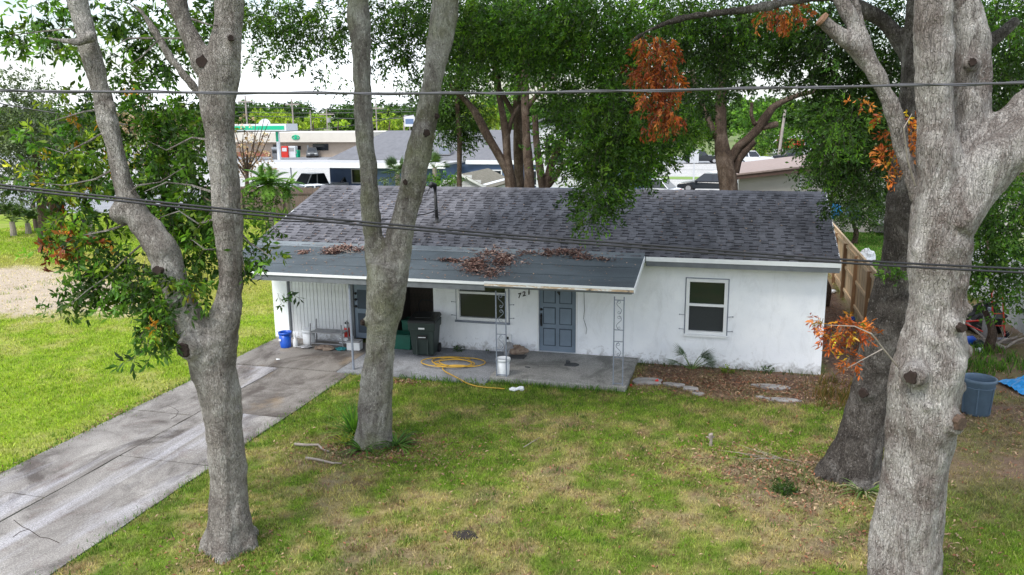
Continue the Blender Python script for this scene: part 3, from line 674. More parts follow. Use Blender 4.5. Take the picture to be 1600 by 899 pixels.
def window(name, X0, X1, Z0, Z1, rail, label, low, mat_top, grey=False):
    f = B()
    w_ = .055
    f.box(X0 - .02, X0 + w_, -.035, .09, Z0 - .02, Z1 + .02).box(X1 - w_, X1 + .02, -.035, .09, Z0 - .02, Z1 + .02)
    f.box(X0 + w_, X1 - w_, -.035, .09, Z0 - .02, Z0 + w_).box(X0 + w_, X1 - w_, -.035, .09, Z1 - w_, Z1 + .02)
    wdw = f.obj(name, M['white'], h, bevel=.004); tag(wdw, label)
    B().box(X0 - .045, X0 - .022, -.014, -.002, Z0 - .02, Z1 + .04).box(X1 + .022, X1 + .045, -.014, -.002, Z0 - .02, Z1 + .04).box(X0 - .022, X1 + .022, -.014, -.002, Z1 + .022, Z1 + .04).obj('frame_shadow', M['grey_metal'], wdw)  # grey strips stand in for the shadow line around the white frame
    B().box(X0 + w_, X1 - w_, -.025, .08, rail - .028, rail + .028).obj('meeting_rail', M['white'], wdw)
    B().box(X0 + w_, X1 - w_, .045, .055, Z0 + w_, rail - .028).obj('pane', low, wdw)
    B().box(X0 + w_, X1 - w_, .025, .035, rail + .028, Z1 - w_).obj('pane', mat_top, wdw)
    B().box(X0 - .06, X1 + .06, -.07, -.036, Z0 - .07, Z0 - .022).obj('sill', M['grey_metal'] if grey else M['white'], wdw)
    for s, xx in ((-1, X0), (1, X1)):       # old shutter hooks
        for z in (Z0 + .08, Z0 + .42): B().tube([(xx + s * .03, -.02, z), (xx + s * .13, -.02, z + .01)], .007, 5).ball((xx + s * .15, -.02, z + .01), .016, 6, 4).obj('shutter_hook', M['grey_metal'], wdw)
    return wdw
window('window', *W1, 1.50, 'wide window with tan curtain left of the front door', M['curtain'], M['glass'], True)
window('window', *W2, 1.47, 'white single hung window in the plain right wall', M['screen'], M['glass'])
# front door
df = B().box(-.04, .0, -.015, .12, .12, 2.16).box(.914, .95, -.015, .12, .12, 2.16).box(0, .914, -.015, .12, 2.11, 2.16).box(-.02, .93, -.03, .12, .10, .122).obj('door_frame', M['white'], h)
d1 = B().box(.004, .910, .05, .10, .124, 2.108).obj('door', M['door'], h, bevel=.003); tag(d1, 'blue grey six panel front door')
for xx in (.10, .50):
    for z0, z1 in ((.26, .70), (.80, 1.22), (1.32, 1.72), (1.82, 2.02)):
        o = B().box(xx, xx + .31, .043, .049, z0, z1).obj('door_panel', M['doorlow'], d1)
        B().box(xx + .02, xx + .29, .034, .042, z0 + .02, z1 - .02).obj('raised_panel', M['door'], d1, bevel=.006)
hd = B().tube([(.055, .02, .95), (.055, -.03, .93), (.055, -.035, .80), (.055, .02, .77)], .012, 8).box(.035, .075, .035, .049, .74, 1.06).ball((.055, .02, 1.0), .03, 8, 5).obj('door_handle', M['black'], d1)
B().ball((.055, .03, 1.16), .034, 8, 5).obj('deadbolt', M['black'], d1)
B().add([(.44, .035, 1.60), (.50, .035, 1.52), (.56, .035, 1.60), (.53, .035, 1.63), (.50, .035, 1.61), (.47, .035, 1.63)], [(0, 1, 2, 3, 4, 5)]).obj('door_ornament', M['black'], d1)
# house number
for i, (ch, dx, dz) in enumerate((('7', -.51, 1.42), ('2', -.395, 1.47), ('1', -.275, 1.515))):
    cu = bpy.data.curves.new('house_number', 'FONT'); cu.body = ch; cu.size = .16; cu.extrude = .006; cu.shear = .25; cu.offset = .004
    tmp = bpy.data.objects.new('house_number', cu); COL.objects.link(tmp); bpy.context.view_layer.update()
    me_ = bpy.data.meshes.new_from_object(tmp.evaluated_get(bpy.context.evaluated_depsgraph_get())); bpy.data.objects.remove(tmp); me_.materials.clear()
    meshobj('house_number', me_, M['black'], h, (dx, -.012, dz), (PI / 2, math.radians(-14), 0))
# outlet box and conduit
ob = B().box(-.85, -.68, -.06, 0, .16, .50).obj('outlet_box', M['whitep'], h, bevel=.006)
for z in (.24, .38): B().box(-.81, -.74, -.066, -.061, z, z + .07).obj('socket', M['black'], ob)
B().tube([(-6.74, .02, .05), (-6.74, .02, 2.38)], .03, 8).ball((-6.74, .0, 2.30), .05, 8, 5).obj('drain_pipe', M['grey_wood'], h)
wr = B().tube([(1.10, -.01, 1.75), (1.12, -.012, 1.2), (1.10, -.012, 1.0), (1.18, -.015, .75), (1.16, -.015, .62)], .005, 5).obj('loose_wire', M['cable2'], h)

# ---- main roof
XA, XB_ = -7.41, 6.68; YE = -.42
sl = math.atan2(ZR - ZE, YR - YE); SLEN = math.hypot(ZR - ZE, YR - YE)
def roofp(u, x, off=0.0):
    """point on the front slope: u metres up from the eave"""
    return (x, YE + u * math.cos(sl) - off * math.sin(sl), ZE + u * math.sin(sl) + off * math.cos(sl))
t_ = .13
prof = [(YE, ZE), (YR, ZR), (2 * YR - YE, ZE), (2 * YR - YE, ZE - t_), (YR, ZR - t_), (YE, ZE - t_)]
roof = B().prism(prof, 'x', XA + .02, XB_ - .02).obj('roof', M['grey_wood'], h)
# shingles: four tones of one small slab
TONES = [(.122, .122, .138), (.112, .112, .127), (.134, .134, .150), (.040, .040, .047)]
SH_M = []
for i, c in enumerate(TONES):
    m, n, bs, _ = new_mat('asphalt_shingle'); v = coords(n, kind='World')
    oi = n.nodes.new('ShaderNodeObjectInfo')
    cc = mix(n, 1.0, c, ramp(n, noise(n, 90, 2, .8, v), [(.3, .55), (.7, 1.5)]), 'MULTIPLY')
    cc = mix(n, 1.0, cc, ramp(n, noise(n, .8, 5, .6, v), [(.3, .75), (.7, 1.2)]), 'MULTIPLY')
    cc = mix(n, 1.0, cc, ramp(n, oi.outputs['Random'], [(0, .88), (1, 1.12)]), 'MULTIPLY')
    cc = mix(n, 1.0, cc, ramp(n, noise(n, 1.6, 6, .7, coords(n, (1.3, .28, .28), 'World'), .5), [(.36, .62), (.56, 1.08)]), 'MULTIPLY')
    n.links.new(cc, bs.inputs['Base Color']); bs.inputs['Roughness'].default_value = .92; bs.inputs['Specular IOR Level'].default_value = .15; SH_M.append(m)
EXPO = .168; rows = int(SLEN / EXPO) + 1
def sh_box(bb, u0, x0, x1, thick, lift):
    u1 = min(u0 + EXPO + .012, SLEN)
    a = [roofp(u0, x0, lift), roofp(u0, x1, lift), roofp(u1, x1, lift - .006), roofp(u1, x0, lift - .006)]
    c = [roofp(u0, x0, 0), roofp(u0, x1, 0), roofp(u1, x1, -.002), roofp(u1, x0, -.002)]
    bb.add(a + c, [(0, 1, 2, 3), (0, 4, 5, 1), (1, 5, 6, 2), (3, 7, 4, 0), (2, 6, 7, 3)])
n_single = 0; rest = {i: B() for i in range(4)}; single = []
for r_ in range(rows):
    x = XA + random.uniform(-.2, 0)
    dark = False
    while x < XB_:
        wdt = random.uniform(.15, .22) if dark else random.uniform(.15, .24)
        x0, x1 = max(x, XA), min(x + wdt, XB_); x += wdt
        if x1 - x0 > .03:
            single.append((r_, x0, x1 - .004, dark))
        dark = not dark
keep = {}
proto = {}
for (r_, x0, x1, dark) in single:
    tone = 3 if dark else random.choice((0, 0, 1, 2))
    lift = .008 if dark else random.uniform(.017, .022)
    if dark:
        sv_ = EXPO; u_ = r_ * sv_; EXPO = sv_ * .48; sh_box(rest[0], u_ + EXPO, x0, x1, .01, .013); EXPO = sv_
    if n_single < 300 and r_ < 6 and x0 > 0.0 or n_single < 300 and r_ < 4:
        wq = round((x1 - x0) / .04) * .04
        key = (tone, round(wq, 2))
        if wq < .04: continue
        if key not in proto:
            q = B(); e = EXPO + .012
            q.add([(0, 0, lift), (wq - .004, 0, lift), (wq - .004, e, lift - .006), (0, e, lift - .006), (0, 0, 0), (wq - .004, 0, 0), (wq - .004, e, -.002), (0, e, -.002)], [(0, 1, 2, 3), (0, 4, 5, 1), (1, 5, 6, 2), (3, 7, 4, 0), (2, 6, 7, 3)])
            proto[key] = q.mesh('shingle'); proto[key].materials.append(SH_M[tone])
        u0 = r_ * EXPO
        meshobj('shingle', proto[key], None, roof, roofp(u0, x0), (sl, 0, 0)); n_single += 1
        if x1 - x0 - wq > .005: sh_box(rest[tone], u0, x0 + wq, x1, .01, lift)
    else:
        sh_box(rest[tone], r_ * EXPO, x0, x1, .01, lift)
allr = B(); mats = []
for i in range(4): mats += [i] * len(rest[i].f); allr.add(rest[i].v, rest[i].f)
me = allr.mesh('shingles'); [me.materials.append(m) for m in SH_M]
me.polygons.foreach_set('material_index', np.array(mats, dtype=np.int32)); ro = meshobj('shingles', me, None, roof); tag(ro, kind='stuff')
rc = B()
x = XA
while x < XB_ - .05:
    x1 = min(x + .30, XB_)
    rc.add([(x, YR - .17, ZR - .030), (x1, YR - .17, ZR - .038), (x1, YR, ZR + .026), (x, YR, ZR + .034), (x1, YR + .17, ZR - .038), (x, YR + .17, ZR - .030)], [(0, 1, 2, 3), (3, 2, 4, 5)]); x = x1 - .005
rc.obj('ridge_cap', SH_M[2], roof)
bk = B()
for k in range(23):
    u = k * EXPO; y0 = 2 * YR - YE - u * math.cos(sl); z0 = ZE + u * math.sin(sl)
    bk.add([(XA, y0, z0 + .02), (XB_, y0, z0 + .02), (XB_, y0 - .15 * math.cos(sl), z0 + .01 + .15 * math.sin(sl)), (XA, y0 - .15 * math.cos(sl), z0 + .01 + .15 * math.sin(sl))], [(0, 3, 2, 1)])
bk.obj('back_shingles', SH_M[1], roof)
# rake boards, fascia on the right
for X in (XA, XB_ - .02):
    B().prism([(YE, ZE - .15), (YE, ZE + .012), (YR, ZR + .012), (2 * YR - YE, ZE + .012), (2 * YR - YE, ZE - .15), (YR, ZR - .15)], 'x', X, X + .02).obj('rake_board', M['white'], roof)
B().box(2.58, XB_, YE - .022, YE - .002, ZE - .085, ZE + .012).obj('drip_edge', M['white'], roof)
fa = B().box(2.58, XB_ - .02, YE - .004, YE + .02, ZE - .20, ZE - .086).obj('fascia', M['grey_wood'], roof)
B().box(2.58, XB_ - .06, YE + .02, -.002, ZE - .19, ZE - .165).obj('soffit', M['grey_wood'], roof)

# ---- porch roof
PYF, PZF = -2.32, 2.27; PXR = 2.54; PXL = -6.30
def pr(x, y, off=0): t = (y - YE) / (PYF - YE); return (x, y, ZE + .008 + (PZF - ZE - .008) * t + off)
def pleft(y): return XA if y > -.95 else XA + (PXL - XA) * ((-.95 - y) / (-.95 - PYF))
pdk = B(); pp = [(XA, YE - .002), (XA, -.95), (PXL, PYF), (PXR, PYF), (PXR, YE - .002)]
top = [pr(x, y, -.012) for x, y in pp]; bot = [(a[0], a[1], a[2] - .10) for a in top]
pdk.add(top + bot, [(0, 1, 2, 3, 4), (9, 8, 7, 6, 5)] + [(i, i + 5, (i + 1) % 5 + 5, (i + 1) % 5) for i in range(5)])
proof = pdk.obj('porch_roof', M['grey_wood'], h)
cuts = [(-.28, -.56), (-.53, -1.16), (-1.13, -1.76), (-1.73, PYF - .015)]
for i, (ya, yb) in enumerate(cuts):
    g = B(); n = 40
    vs = []
    for j, y in enumerate((ya, (ya + yb) / 2, yb)):
        x0, x1 = pleft(min(y, YE)), PXR
        for kx in range(n + 1):
            x = x0 + (x1 - x0) * kx / n
            if y > YE: q = roofp((y - YE) / math.cos(sl), x, .03)
            else: q = pr(x, y, .004 + (3 - i) * .0008)
            wob = .006 * math.sin(x * 2.3 + i * 2) + random.uniform(-.003, .003)
            vs.append((q[0], q[1] + (wob if j == 2 and i < 3 else 0), q[2] + .010 * (j == 2) + (.004 * math.sin(x * 1.7 + i))))
    lo = [(a[0], a[1], a[2] - .02) for a in vs[2 * (n + 1):]]
    fs = [(j * (n + 1) + kx, j * (n + 1) + kx + n + 2 - 1, j * (n + 1) + kx + n + 2, j * (n + 1) + kx + 1) for j in range(2) for kx in range(n)]
    fs += [(2 * (n + 1) + kx, 3 * (n + 1) + kx, 3 * (n + 1) + kx + 1, 2 * (n + 1) + kx + 1) for kx in range(n)]
    g.add(vs + lo, fs); g.obj('roofing_strip', M['roll_b'] if i == 0 else M['roll'], proof)
B().box(PXL, -.64, PYF - .03, PYF - .004, PZF - .055, PZF + .006).obj('drip_edge', M['white'], proof)
B().box(-.64, PXR + .012, PYF - .036, PYF - .004, PZF - .030, PZF + .016).obj('drip_edge', M['white'], proof)
B().box(PXL + .02, -.64, PYF - .004, PYF + .03, PZF - .19, PZF - .058).obj('fascia', M['grey_wood'], proof)
tag(B().box(-.64, PXR - .005, PYF - .024, PYF + .03, PZF - .078, PZF - .032).obj('fascia', M['peel'], proof), 'front fascia with peeling white paint and bare wood')
a, c = pr(PXR, YE - .01), pr(PXR, PYF - .03)
B().add([(PXR + .002, a[1], a[2] + .012), (PXR + .022, a[1], a[2] + .012), (PXR + .022, c[1], c[2] + .018), (PXR + .002, c[1], c[2] + .018), (PXR + .002, a[1], a[2] - .09), (PXR + .022, a[1], a[2] - .09), (PXR + .022, c[1], c[2] - .09), (PXR + .002, c[1], c[2] - .09)],
        [(0, 1, 2, 3), (7, 6, 5, 4), (1, 5, 6, 2), (0, 3, 7, 4), (3, 2, 6, 7), (0, 4, 5, 1)]).obj('rake_board', M['white'], proof)
B().box(PXL + .1, PXR - .05, PYF + .06, PYF + .16, PZF - .14, PZF - .09).obj('porch_beam', M['grey_wood'], proof)
# porch slab
ps = slab(-.60, 2.40, -2.20, -.01, -.1, .12, .010).obj('porch_slab', M['porch'], h, bevel=.012)
# wrought iron posts
def scroll(bb, x, z, hgt, w_, s=1):
    pts = []
    for i in range(15):
        a = i / 14; pts.append((x + s * w_ * .32 * math.sin(a * PI * 2), 0, z + hgt * a))
    bb.tube(pts, .0065, 5)
    for zz, ss in ((z + hgt * .12, 1), (z + hgt * .88, -1)):
        bb.tube([(x + s * ss * (.012 + .032 * (k / 11)) * math.cos(k * .62) , 0, zz + (.012 + .032 * (k / 11)) * math.sin(k * .62)) for k in range(12)], .0055, 5)
def iron_post(x0, x1, y, ztop, zb=.12):
    p = B()
    e = B().box(x0 - .012, x0 + .012, y - .012, y + .012, zb, ztop).obj('porch_post', M['grey_metal'], h)
    B().box(x1 - .012, x1 + .012, y - .012, y + .012, zb, ztop).obj('post_rail', M['grey_metal'], e)
    for z in (zb + .03, zb + .60, zb + .95, zb + 1.2, ztop - .08):
        B().box(x0 + .012, x1 - .012, y - .008, y + .008, z, z + .016).obj('crossbar', M['grey_metal'], e)
    for k, z in enumerate((zb + .64, zb + 1.22, zb + 1.55)):
        sc = B(); scroll(sc, (x0 + x1) / 2, z, .30, (x1 - x0) * .8, (-1) ** k)
        sc.v = [(a_, y, c_) for a_, b_, c_ in sc.v] if False else [(a_, b_ + y, c_) for a_, b_, c_ in sc.v]
        sc.obj('scroll', M['grey_metal'], e)
    return e
iron_post(-.45, -.23, -2.12, 2.04); iron_post(2.12, 2.32, -2.12, 2.04)
cpst = B().tube([(-3.86, -2.22, .02), (-3.86, -2.22, 2.10)], .028, 8).obj('carport_post', M['grey_metal'], h)
# service mast on the roof
mx_, my_ = -2.97, 1.15; zb_ = roofp((my_ - YE) / math.cos(sl), mx_)[2]
mast = B().tube([(mx_, my_, zb_ - .1), (mx_ - .03, my_, zb_ + .84)], .042, 10).tube([(mx_ - .03, my_, zb_ + .84), (mx_ - .03, my_ - .02, zb_ + .95), (mx_ - .08, my_ - .08, zb_ + .98), (mx_ - .13, my_ - .12, zb_ + .90)], [.045, .07, .075, .05], 10).obj('service_mast', M['black'], h, smooth=True)
B().lathe([(.13, 0), (.10, .03), (.05, .07), (.045, .12)], (mx_, my_, zb_ - .005), 14).obj('mast_collar', M['black'], mast)
B().tube([(mx_ - .12, my_ - .12, zb_ + .9), (mx_ - .22, my_ - .1, zb_ + .72), (mx_ - .30, my_ - .02, zb_ + .80), (mx_ - .45, my_ + .05, zb_ + .66)], .010, 5).obj('mast_wire', M['cable'], mast)

# ================================================================== THINGS ABOUT THE HOUSE
def leaf_pile(px, py, L_, W_, hgt, n, label, rz=0, seed=0, name='leaf_pile'):
    """pile of dry leaves lying on the porch roof"""
    y = None
    for Y in np.arange(-2.3, -.2, .02):
        q = atY(px, py, Y); z = pr(0, Y)[2] if Y < YE else roofp((Y - YE) / math.cos(sl), 0)[2]
        if q[2] <= z: c = q; break
    else: c = atY(px, py, -.6)
    r = np.random.default_rng(seed + 50)
    # clumpy outline
    k = 9; cx = r.normal(size=k) * L_ * .28; cy_ = r.normal(size=k) * W_ * .25; who = r.integers(0, k, n)
    x = cx[who] + r.normal(size=n) * L_ * .12; y = cy_[who] + r.normal(size=n) * W_ * .14 + .35 * x * (1 if rz else 0)
    x = np.where(r.random(n) < .08, x * 1.8, x)
    Y = c[1] + y; X = c[0] + x
    zr = np.array([pr(0, a)[2] if a < YE else roofp((a - YE) / math.cos(sl), 0)[2] for a in Y]) + .025
    dn = np.exp(-(x / (L_ * .4)) ** 2 - ((y - .35 * x * (1 if rz else 0)) / (W_ * .4)) ** 2)
    z = zr + r.random(n) * hgt * dn
    a = r.uniform(0, 2 * PI, n); l = r.uniform(.06, .13, n)[:, None]; ww = l * r.uniform(.16, .34, (n, 1))
    d = unit(np.stack([np.cos(a), np.sin(a), r.normal(size=n) * .35], 1)); s = unit(np.stack([-np.sin(a), np.cos(a), r.normal(size=n) * .5], 1))
    p = np.stack([X, Y, z], 1)
    V = np.stack([p, p + d * l * .5 + s * ww * .5 + (0, 0, .012), p + d * l, p + d * l * .5 - s * ww * .5 + (0, 0, .012)], 1)
    pal = np.array([(.20, .105, .085), (.32, .20, .165), (.13, .065, .05), (.42, .30, .25), (.08, .045, .04)])
    o = quads_mesh(name, V, pal[r.integers(0, 5, n)] * r.uniform(.7, 1.2, (n, 1)), M['dryleaf'])
    return tag(o, label, 'leaf pile', 'heaps of dry leaves on the porch roof', 'stuff')
leaf_pile(537, 393, 1.0, .55, .09, 800, 'heap of dry leaves with bare twigs on the left end of the porch roof', 0, 1)
leaf_pile(474, 396, .38, .16, .04, 130, 'smallest scrap of dry leaves at the left end of the porch roof', 0, 2)
leaf_pile(700, 409, .55, .12, .03, 170, 'thin streak of dry leaves beside the biggest heap on the porch roof', 0, 3)
leaf_pile(757, 412, 1.0, 1.15, .12, 1700, 'biggest heap of dry leaves in the middle of the porch roof', 1, 4)
leaf_pile(882, 400, 1.05, .45, .08, 850, 'long low heap of dry leaves on the roof above the front door', 0, 5)
leaf_pile(933, 407, .5, .08, .03, 90, 'sliver of dry leaves on the roof right of the door', 0, 6)
def twiggy(name, label, p, n, L_, seed, mat='wood', spread=.5, r0=.010, cat='fallen branch', lift=.02, up=.1):
    rr = random.Random(seed); b = B()
    for _ in range(n):
        a = rr.uniform(0, 2 * PI); q = [np.array(p, float) + np.array((rr.uniform(-.1, .1), rr.uniform(-.05, .05), lift))]
        for k in range(4):
            a += rr.uniform(-.5, .5); q.append(q[-1] + np.array((math.cos(a) * L_ / 4, math.sin(a) * L_ / 4 * spread, rr.uniform(0, up))))
        b.tube(q, [r0 * (1 - .2 * k) for k in range(5)], 5)
    return tag(b.obj(name, M[mat]), label, cat)
rg_ = np.random.default_rng(77); V = []; C = []
for _ in range(420):
    u = rg_.random() ** 1.4 * SLEN; x = rg_.uniform(XA + .1, XB_ - .1); p = np.array(roofp(u, x, .026)); a = rg_.uniform(0, 6.28); l = rg_.uniform(.04, .10)
    d = np.array((math.cos(a), math.sin(a) * math.cos(sl), math.sin(a) * math.sin(sl))) * l; s_2 = np.array((-math.sin(a), math.cos(a) * math.cos(sl), math.cos(a) * math.sin(sl))) * l * .16
    V.append([p, p + d * .5 + s_2 + (0, 0, .006), p + d, p + d * .5 - s_2 + (0, 0, .006)]); C.append(np.array([(.22, .13, .09), (.34, .25, .18), (.12, .07, .05)])[rg_.integers(0, 3)])
for _ in range(300):
    y = rg_.uniform(PYF + .05, YE); x = rg_.uniform(pleft(y) + .05, PXR - .05); p = np.array(pr(x, y, .022)); a = rg_.uniform(0, 6.28); l = rg_.uniform(.04, .10); d = np.array((math.cos(a), math.sin(a), .17 * math.sin(a))) * l; s_2 = np.array((-math.sin(a), math.cos(a), 0)) * l * .18
    V.append([p, p + d * .5 + s_2, p + d, p + d * .5 - s_2]); C.append(np.array([(.22, .13, .09), (.34, .25, .18), (.12, .07, .05)])[rg_.integers(0, 3)])
tag(quads_mesh('roof_litter', np.array(V), np.array(C), M['dryleaf']), 'single dry leaves scattered thinly over both roof slopes', 'fallen leaves', kind='stuff')
rp_ = atY(548, 386, -.9); twiggy('twigs', 'bare grey twigs sticking out of the leaf heap on the left roof', (rp_[0], -.9, pr(0, -.9)[2]), 6, .55, 3, up=.06, r0=.006)
def limb_piece(name, label, pts, r0, mat='wood', cat='fallen branch'):
    b = B(); b.tube(pts, [r0 * (1 - .5 * i / (len(pts) - 1)) for i in range(len(pts))], 7); return tag(b.obj(name, M[mat], smooth=True), label, cat)
limb_piece('fallen_branch', 'bleached broken branch on the lawn left of the centre tree', [(-2.95, -6.45, .03), (-2.7, -6.5, .06), (-2.5, -6.42, .05), (-2.35, -6.55, .03), (-2.2, -6.6, .03)], .028)
limb_piece('fallen_branch', 'shorter grey stick lying nearest the camera by the centre tree', [(-2.45, -6.95, .03), (-2.2, -7.0, .05), (-1.9, -7.05, .04), (-1.75, -7.0, .03)], .026)
limb_piece('fallen_branch', 'thin straight stick lying in the middle of the lawn', [(1.05, -5.6, .03), (1.15, -5.35, .04), (1.22, -5.1, .03)], .010)
twiggy('dead_twigs', 'tangle of bare twigs beside the roots of the dark oak', (5.35, -5.0, 0), 9, .9, 9, up=.03, r0=.006)
sp_ = G(1110, 697)
b = B().tube([(0, 0, -.02), (.01, 0, .10), (-.01, 0, .17), (.03, .01, .24)], [.03, .026, .03, .012], 7).tube([(0, 0, .12), (-.06, 0, .17), (-.08, 0, .16)], [.018, .012, .008], 6).tube([(0, 0, .13), (.06, .02, .18)], [.016, .008], 6).ball((.0, 0, .20), .04, 7, 5, .25)
tag(b.obj('stump', M['wood'], at=sp_), 'small knotty grey stub sticking up from the lawn', 'stump')
a_ = G(727, 838); tag(B().ball((0, 0, 0), (.16, .12, .05), 14, 6, .22).ball((-.14, .03, 0), (.07, .06, .03), 9, 5, .2).obj('ant_mound', plain('black_soil', (.05, .042, .038), .95, .5, 40, bmp=.9), at=a_), 'dark soil mound in the nearer part of the lawn', 'mound')

def strap_plant(name, label, base, n, L_, wd, pal, seed, up=.9, cat='plant', droop=.6, group=None, mat='blade'):
    r = np.random.default_rng(seed); V = []; C = []
    t = thing(name, label, cat, base, group=group)
    for i in range(n):
        a = r.uniform(0, 2 * PI); el = r.uniform(.35, 1.3) * up; l = L_ * r.uniform(.6, 1.1); c = pal[r.integers(0, len(pal))] * r.uniform(.75, 1.3)
        q = np.array((r.normal() * .03, r.normal() * .03, 0)); d = np.array((math.cos(a) * math.cos(el), math.sin(a) * math.cos(el), math.sin(el))); s = np.array((-math.sin(a), math.cos(a), 0))
        m = 6
        for k in range(m):
            w0 = wd * (1 - (k / m) ** 2) * .5; w1 = wd * (1 - ((k + 1) / m) ** 2) * .5
            q2 = q + d * l / m; V.append([q - s * w0, q + s * w0, q2 + s * w1, q2 - s * w1]); C.append(c); q = q2; d = unit(d + np.array((0, 0, -droop / m * (k + 1) * .5)))
    quads_mesh('leaves', np.array(V), np.array(C), M[mat], t)
    return t
strap_plant('lily_clump', 'tall grassy lily clump at the left of the centre tree foot', (-2.10, -5.75, 0), 130, .80, .030, BRIGHT * 1.4, 1, 1.05, 'plant', .5)
strap_plant('lily_clump', 'strap leaved clump in front of the centre tree foot', (-1.66, -6.35, 0), 50, .55, .04, BRIGHT, 2, .6, 'plant', .9)
strap_plant('lily_clump', 'strap leaved clump at the right of the centre tree foot', (-1.15, -6.05, 0), 46, .58, .04, BRIGHT, 3, .6, 'plant', .8)
strap_plant('lily_clump', 'yellowing low clump on the left near the centre tree roots', (-2.12, -6.15, 0), 40, .35, .03, np.array([(.30, .30, .03), (.20, .26, .03)]), 4, .7, 'plant', .9)
strap_plant('lily_clump', 'grey green strap leaved clump at the foot of the dark oak', (6.55, -6.0, 0), 50, .55, .03, np.array([(.12, .22, .04), (.35, .33, .20), (.10, .16, .05)]), 5, .6, 'plant', 1.0)
def fan_palm(name, label, base, n, L_, seed, pal=DARKG, trunk_h=0, cat='palm', group=None, up=.9, leaf_w=.028):
    """palmetto: every frond a fan of narrow leaflets on a stalk"""
    r = np.random.default_rng(seed); t = thing(name, label, cat, base, group=group); V = []; C = []; st = B()
    for i in range(n):
        a = r.uniform(0, 2 * PI); el = r.uniform(.1, 1.35) * up; d = np.array((math.cos(a) * math.cos(el), math.sin(a) * math.cos(el), math.sin(el)))
        p0 = np.array((0, 0, trunk_h)); p1 = p0 + d * L_ * .5; st.tube([p0, p0 + d * L_ * .28 + (0, 0, .02), p1], [.012, .009, .007], 4)
        side = unit(np.cross(d, (0, 0, 1.0))); nrm = np.cross(side, d); c = pal[r.integers(0, len(pal))] * r.uniform(.8, 1.4)
        for k in range(15):
            ph = (k / 14 - .5) * 2.5; dd = unit(d * math.cos(ph) + side * math.sin(ph) - nrm * .12 * abs(ph)); l = L_ * .55 * (1 - .25 * abs(ph)) * r.uniform(.85, 1.1); s = unit(np.cross(dd, nrm)) * leaf_w / 2
            V.append([p1, p1 + dd * l * .45 + s, p1 + dd * l - np.array((0, 0, l * .12)), p1 + dd * l * .45 - s]); C.append(c * r.uniform(.8, 1.2))
    quads_mesh('fronds', np.array(V), np.array(C), M['blade'], t); st.obj('stalks', M['greenp'] if False else plain('green_stalk', (.12, .20, .04), .6, .3, 9), t)
    if trunk_h > .1: B().tube([(0, 0, 0), (.03, 0, trunk_h * .5), (0, 0, trunk_h)], [.16, .14, .12], 10).obj('trunk', M['wood'], t)
    return t
fan_palm('palmetto', 'young fan palm growing against the white wall below the window', (3.66, -.30, 0), 10, .78, 11, leaf_w=.018)
def bushlet(name, label, base, n, r_, L, pal, seed, cat='plant', group=None):
    t = thing(name, label, cat, base, group=group); rg = np.random.default_rng(seed)
    V, C = sprays([((0, 0, r_ * .6), (r_, r_, r_ * .7), n, pal)], 8, L, L * .4, .2, r_ * .5, rg)
    V[..., 2] = np.maximum(V[..., 2], .005); quads_mesh('leaves', V, C, M['leaf'], t)
    B().tube([(0, 0, 0), (.01, 0, r_ * .8)], .006, 5).obj('stem', M['wood'], t); return t
bushlet('weed_plant', 'dark green low weed in the worn lawn before the dark oak', G(1225, 770), 70, .15, .05, DARKG, 1)
bushlet('weed_plant', 'thin leafy weed standing against the right end of the white wall', (5.35, -.12, 0), 24, .13, .05, GREENS, 2)
bushlet('weed_plant', 'small weed by the wall between bin and window', (-2.0, -.15, 0), 30, .12, .05, DARKG, 3)
bushlet('weed_plant', 'grey weed at the wall foot left of the outlet box', (-1.25, -.15, 0), 12, .07, .04, DARKG, 4)
bushlet('weed_plant', 'yellow green weed right of the young fan palm', (4.45, -.35, 0), 40, .13, .05, YELLOWG * .6, 5)

# rubble by the porch
def rubble(label, px, py, sx, sy_, hh, seed, mat='stone', cat='rubble'):
    p = G(px, py); rr = random.Random(seed); n = 11; poly = []
    for i in range(n): a = 2 * PI * i / n; k = rr.uniform(.7, 1.1); poly.append((math.cos(a) * sx * k, math.sin(a) * sy_ * k))
    return tag(B().prism(poly, 'z', -.02, hh).obj('concrete_slab', M[mat], at=(p[0], p[1], 0), bevel=.012), label, cat)
rubble('flat square concrete slab set in the ground right of the porch', 1012, 598, .36, .26, .05, 1)
rubble('broken pale concrete piece between slab and leaf litter', 1052, 603, .24, .12, .05, 2)
rubble('broken concrete lump in the middle of the rubble patch', 1078, 610, .20, .10, .07, 3)
rubble('small concrete lump nearest the lawn in the rubble patch', 1092, 617, .14, .07, .05, 4)
rubble('long flat concrete remnant below the right end of the wall', 1205, 606, .42, .14, .04, 5)
rubble('rough concrete remnant at the edge of the lawn near the dark oak', 1222, 626, .38, .13, .035, 6)
rubble('smaller concrete chip left of the long remnant', 1188, 622, .12, .06, .04, 7)
for (px, py, lab, s_) in ((1024, 596, 'crumpled red cup lying on the flat concrete slab', .07), (985, 604, 'crushed red scrap on the ground at the porch corner', .05)):
    p = G(px, py, .05 if s_ > .06 else 0)
    tag(B().lathe([(s_ * .4, 0), (s_ * .55, s_), (s_ * .5, s_)], (0, 0, 0), 9, 1, .6).ball((s_ * .7, 0, s_ * .3), (s_ * .5, s_ * .3, s_ * .25), 7, 4, .3).obj('cup', M['red'], at=(p[0], p[1], .05 if s_ > .06 else 0), rot=(.2, 1.2 if s_ > .06 else .3, .5)), lab, 'cup')

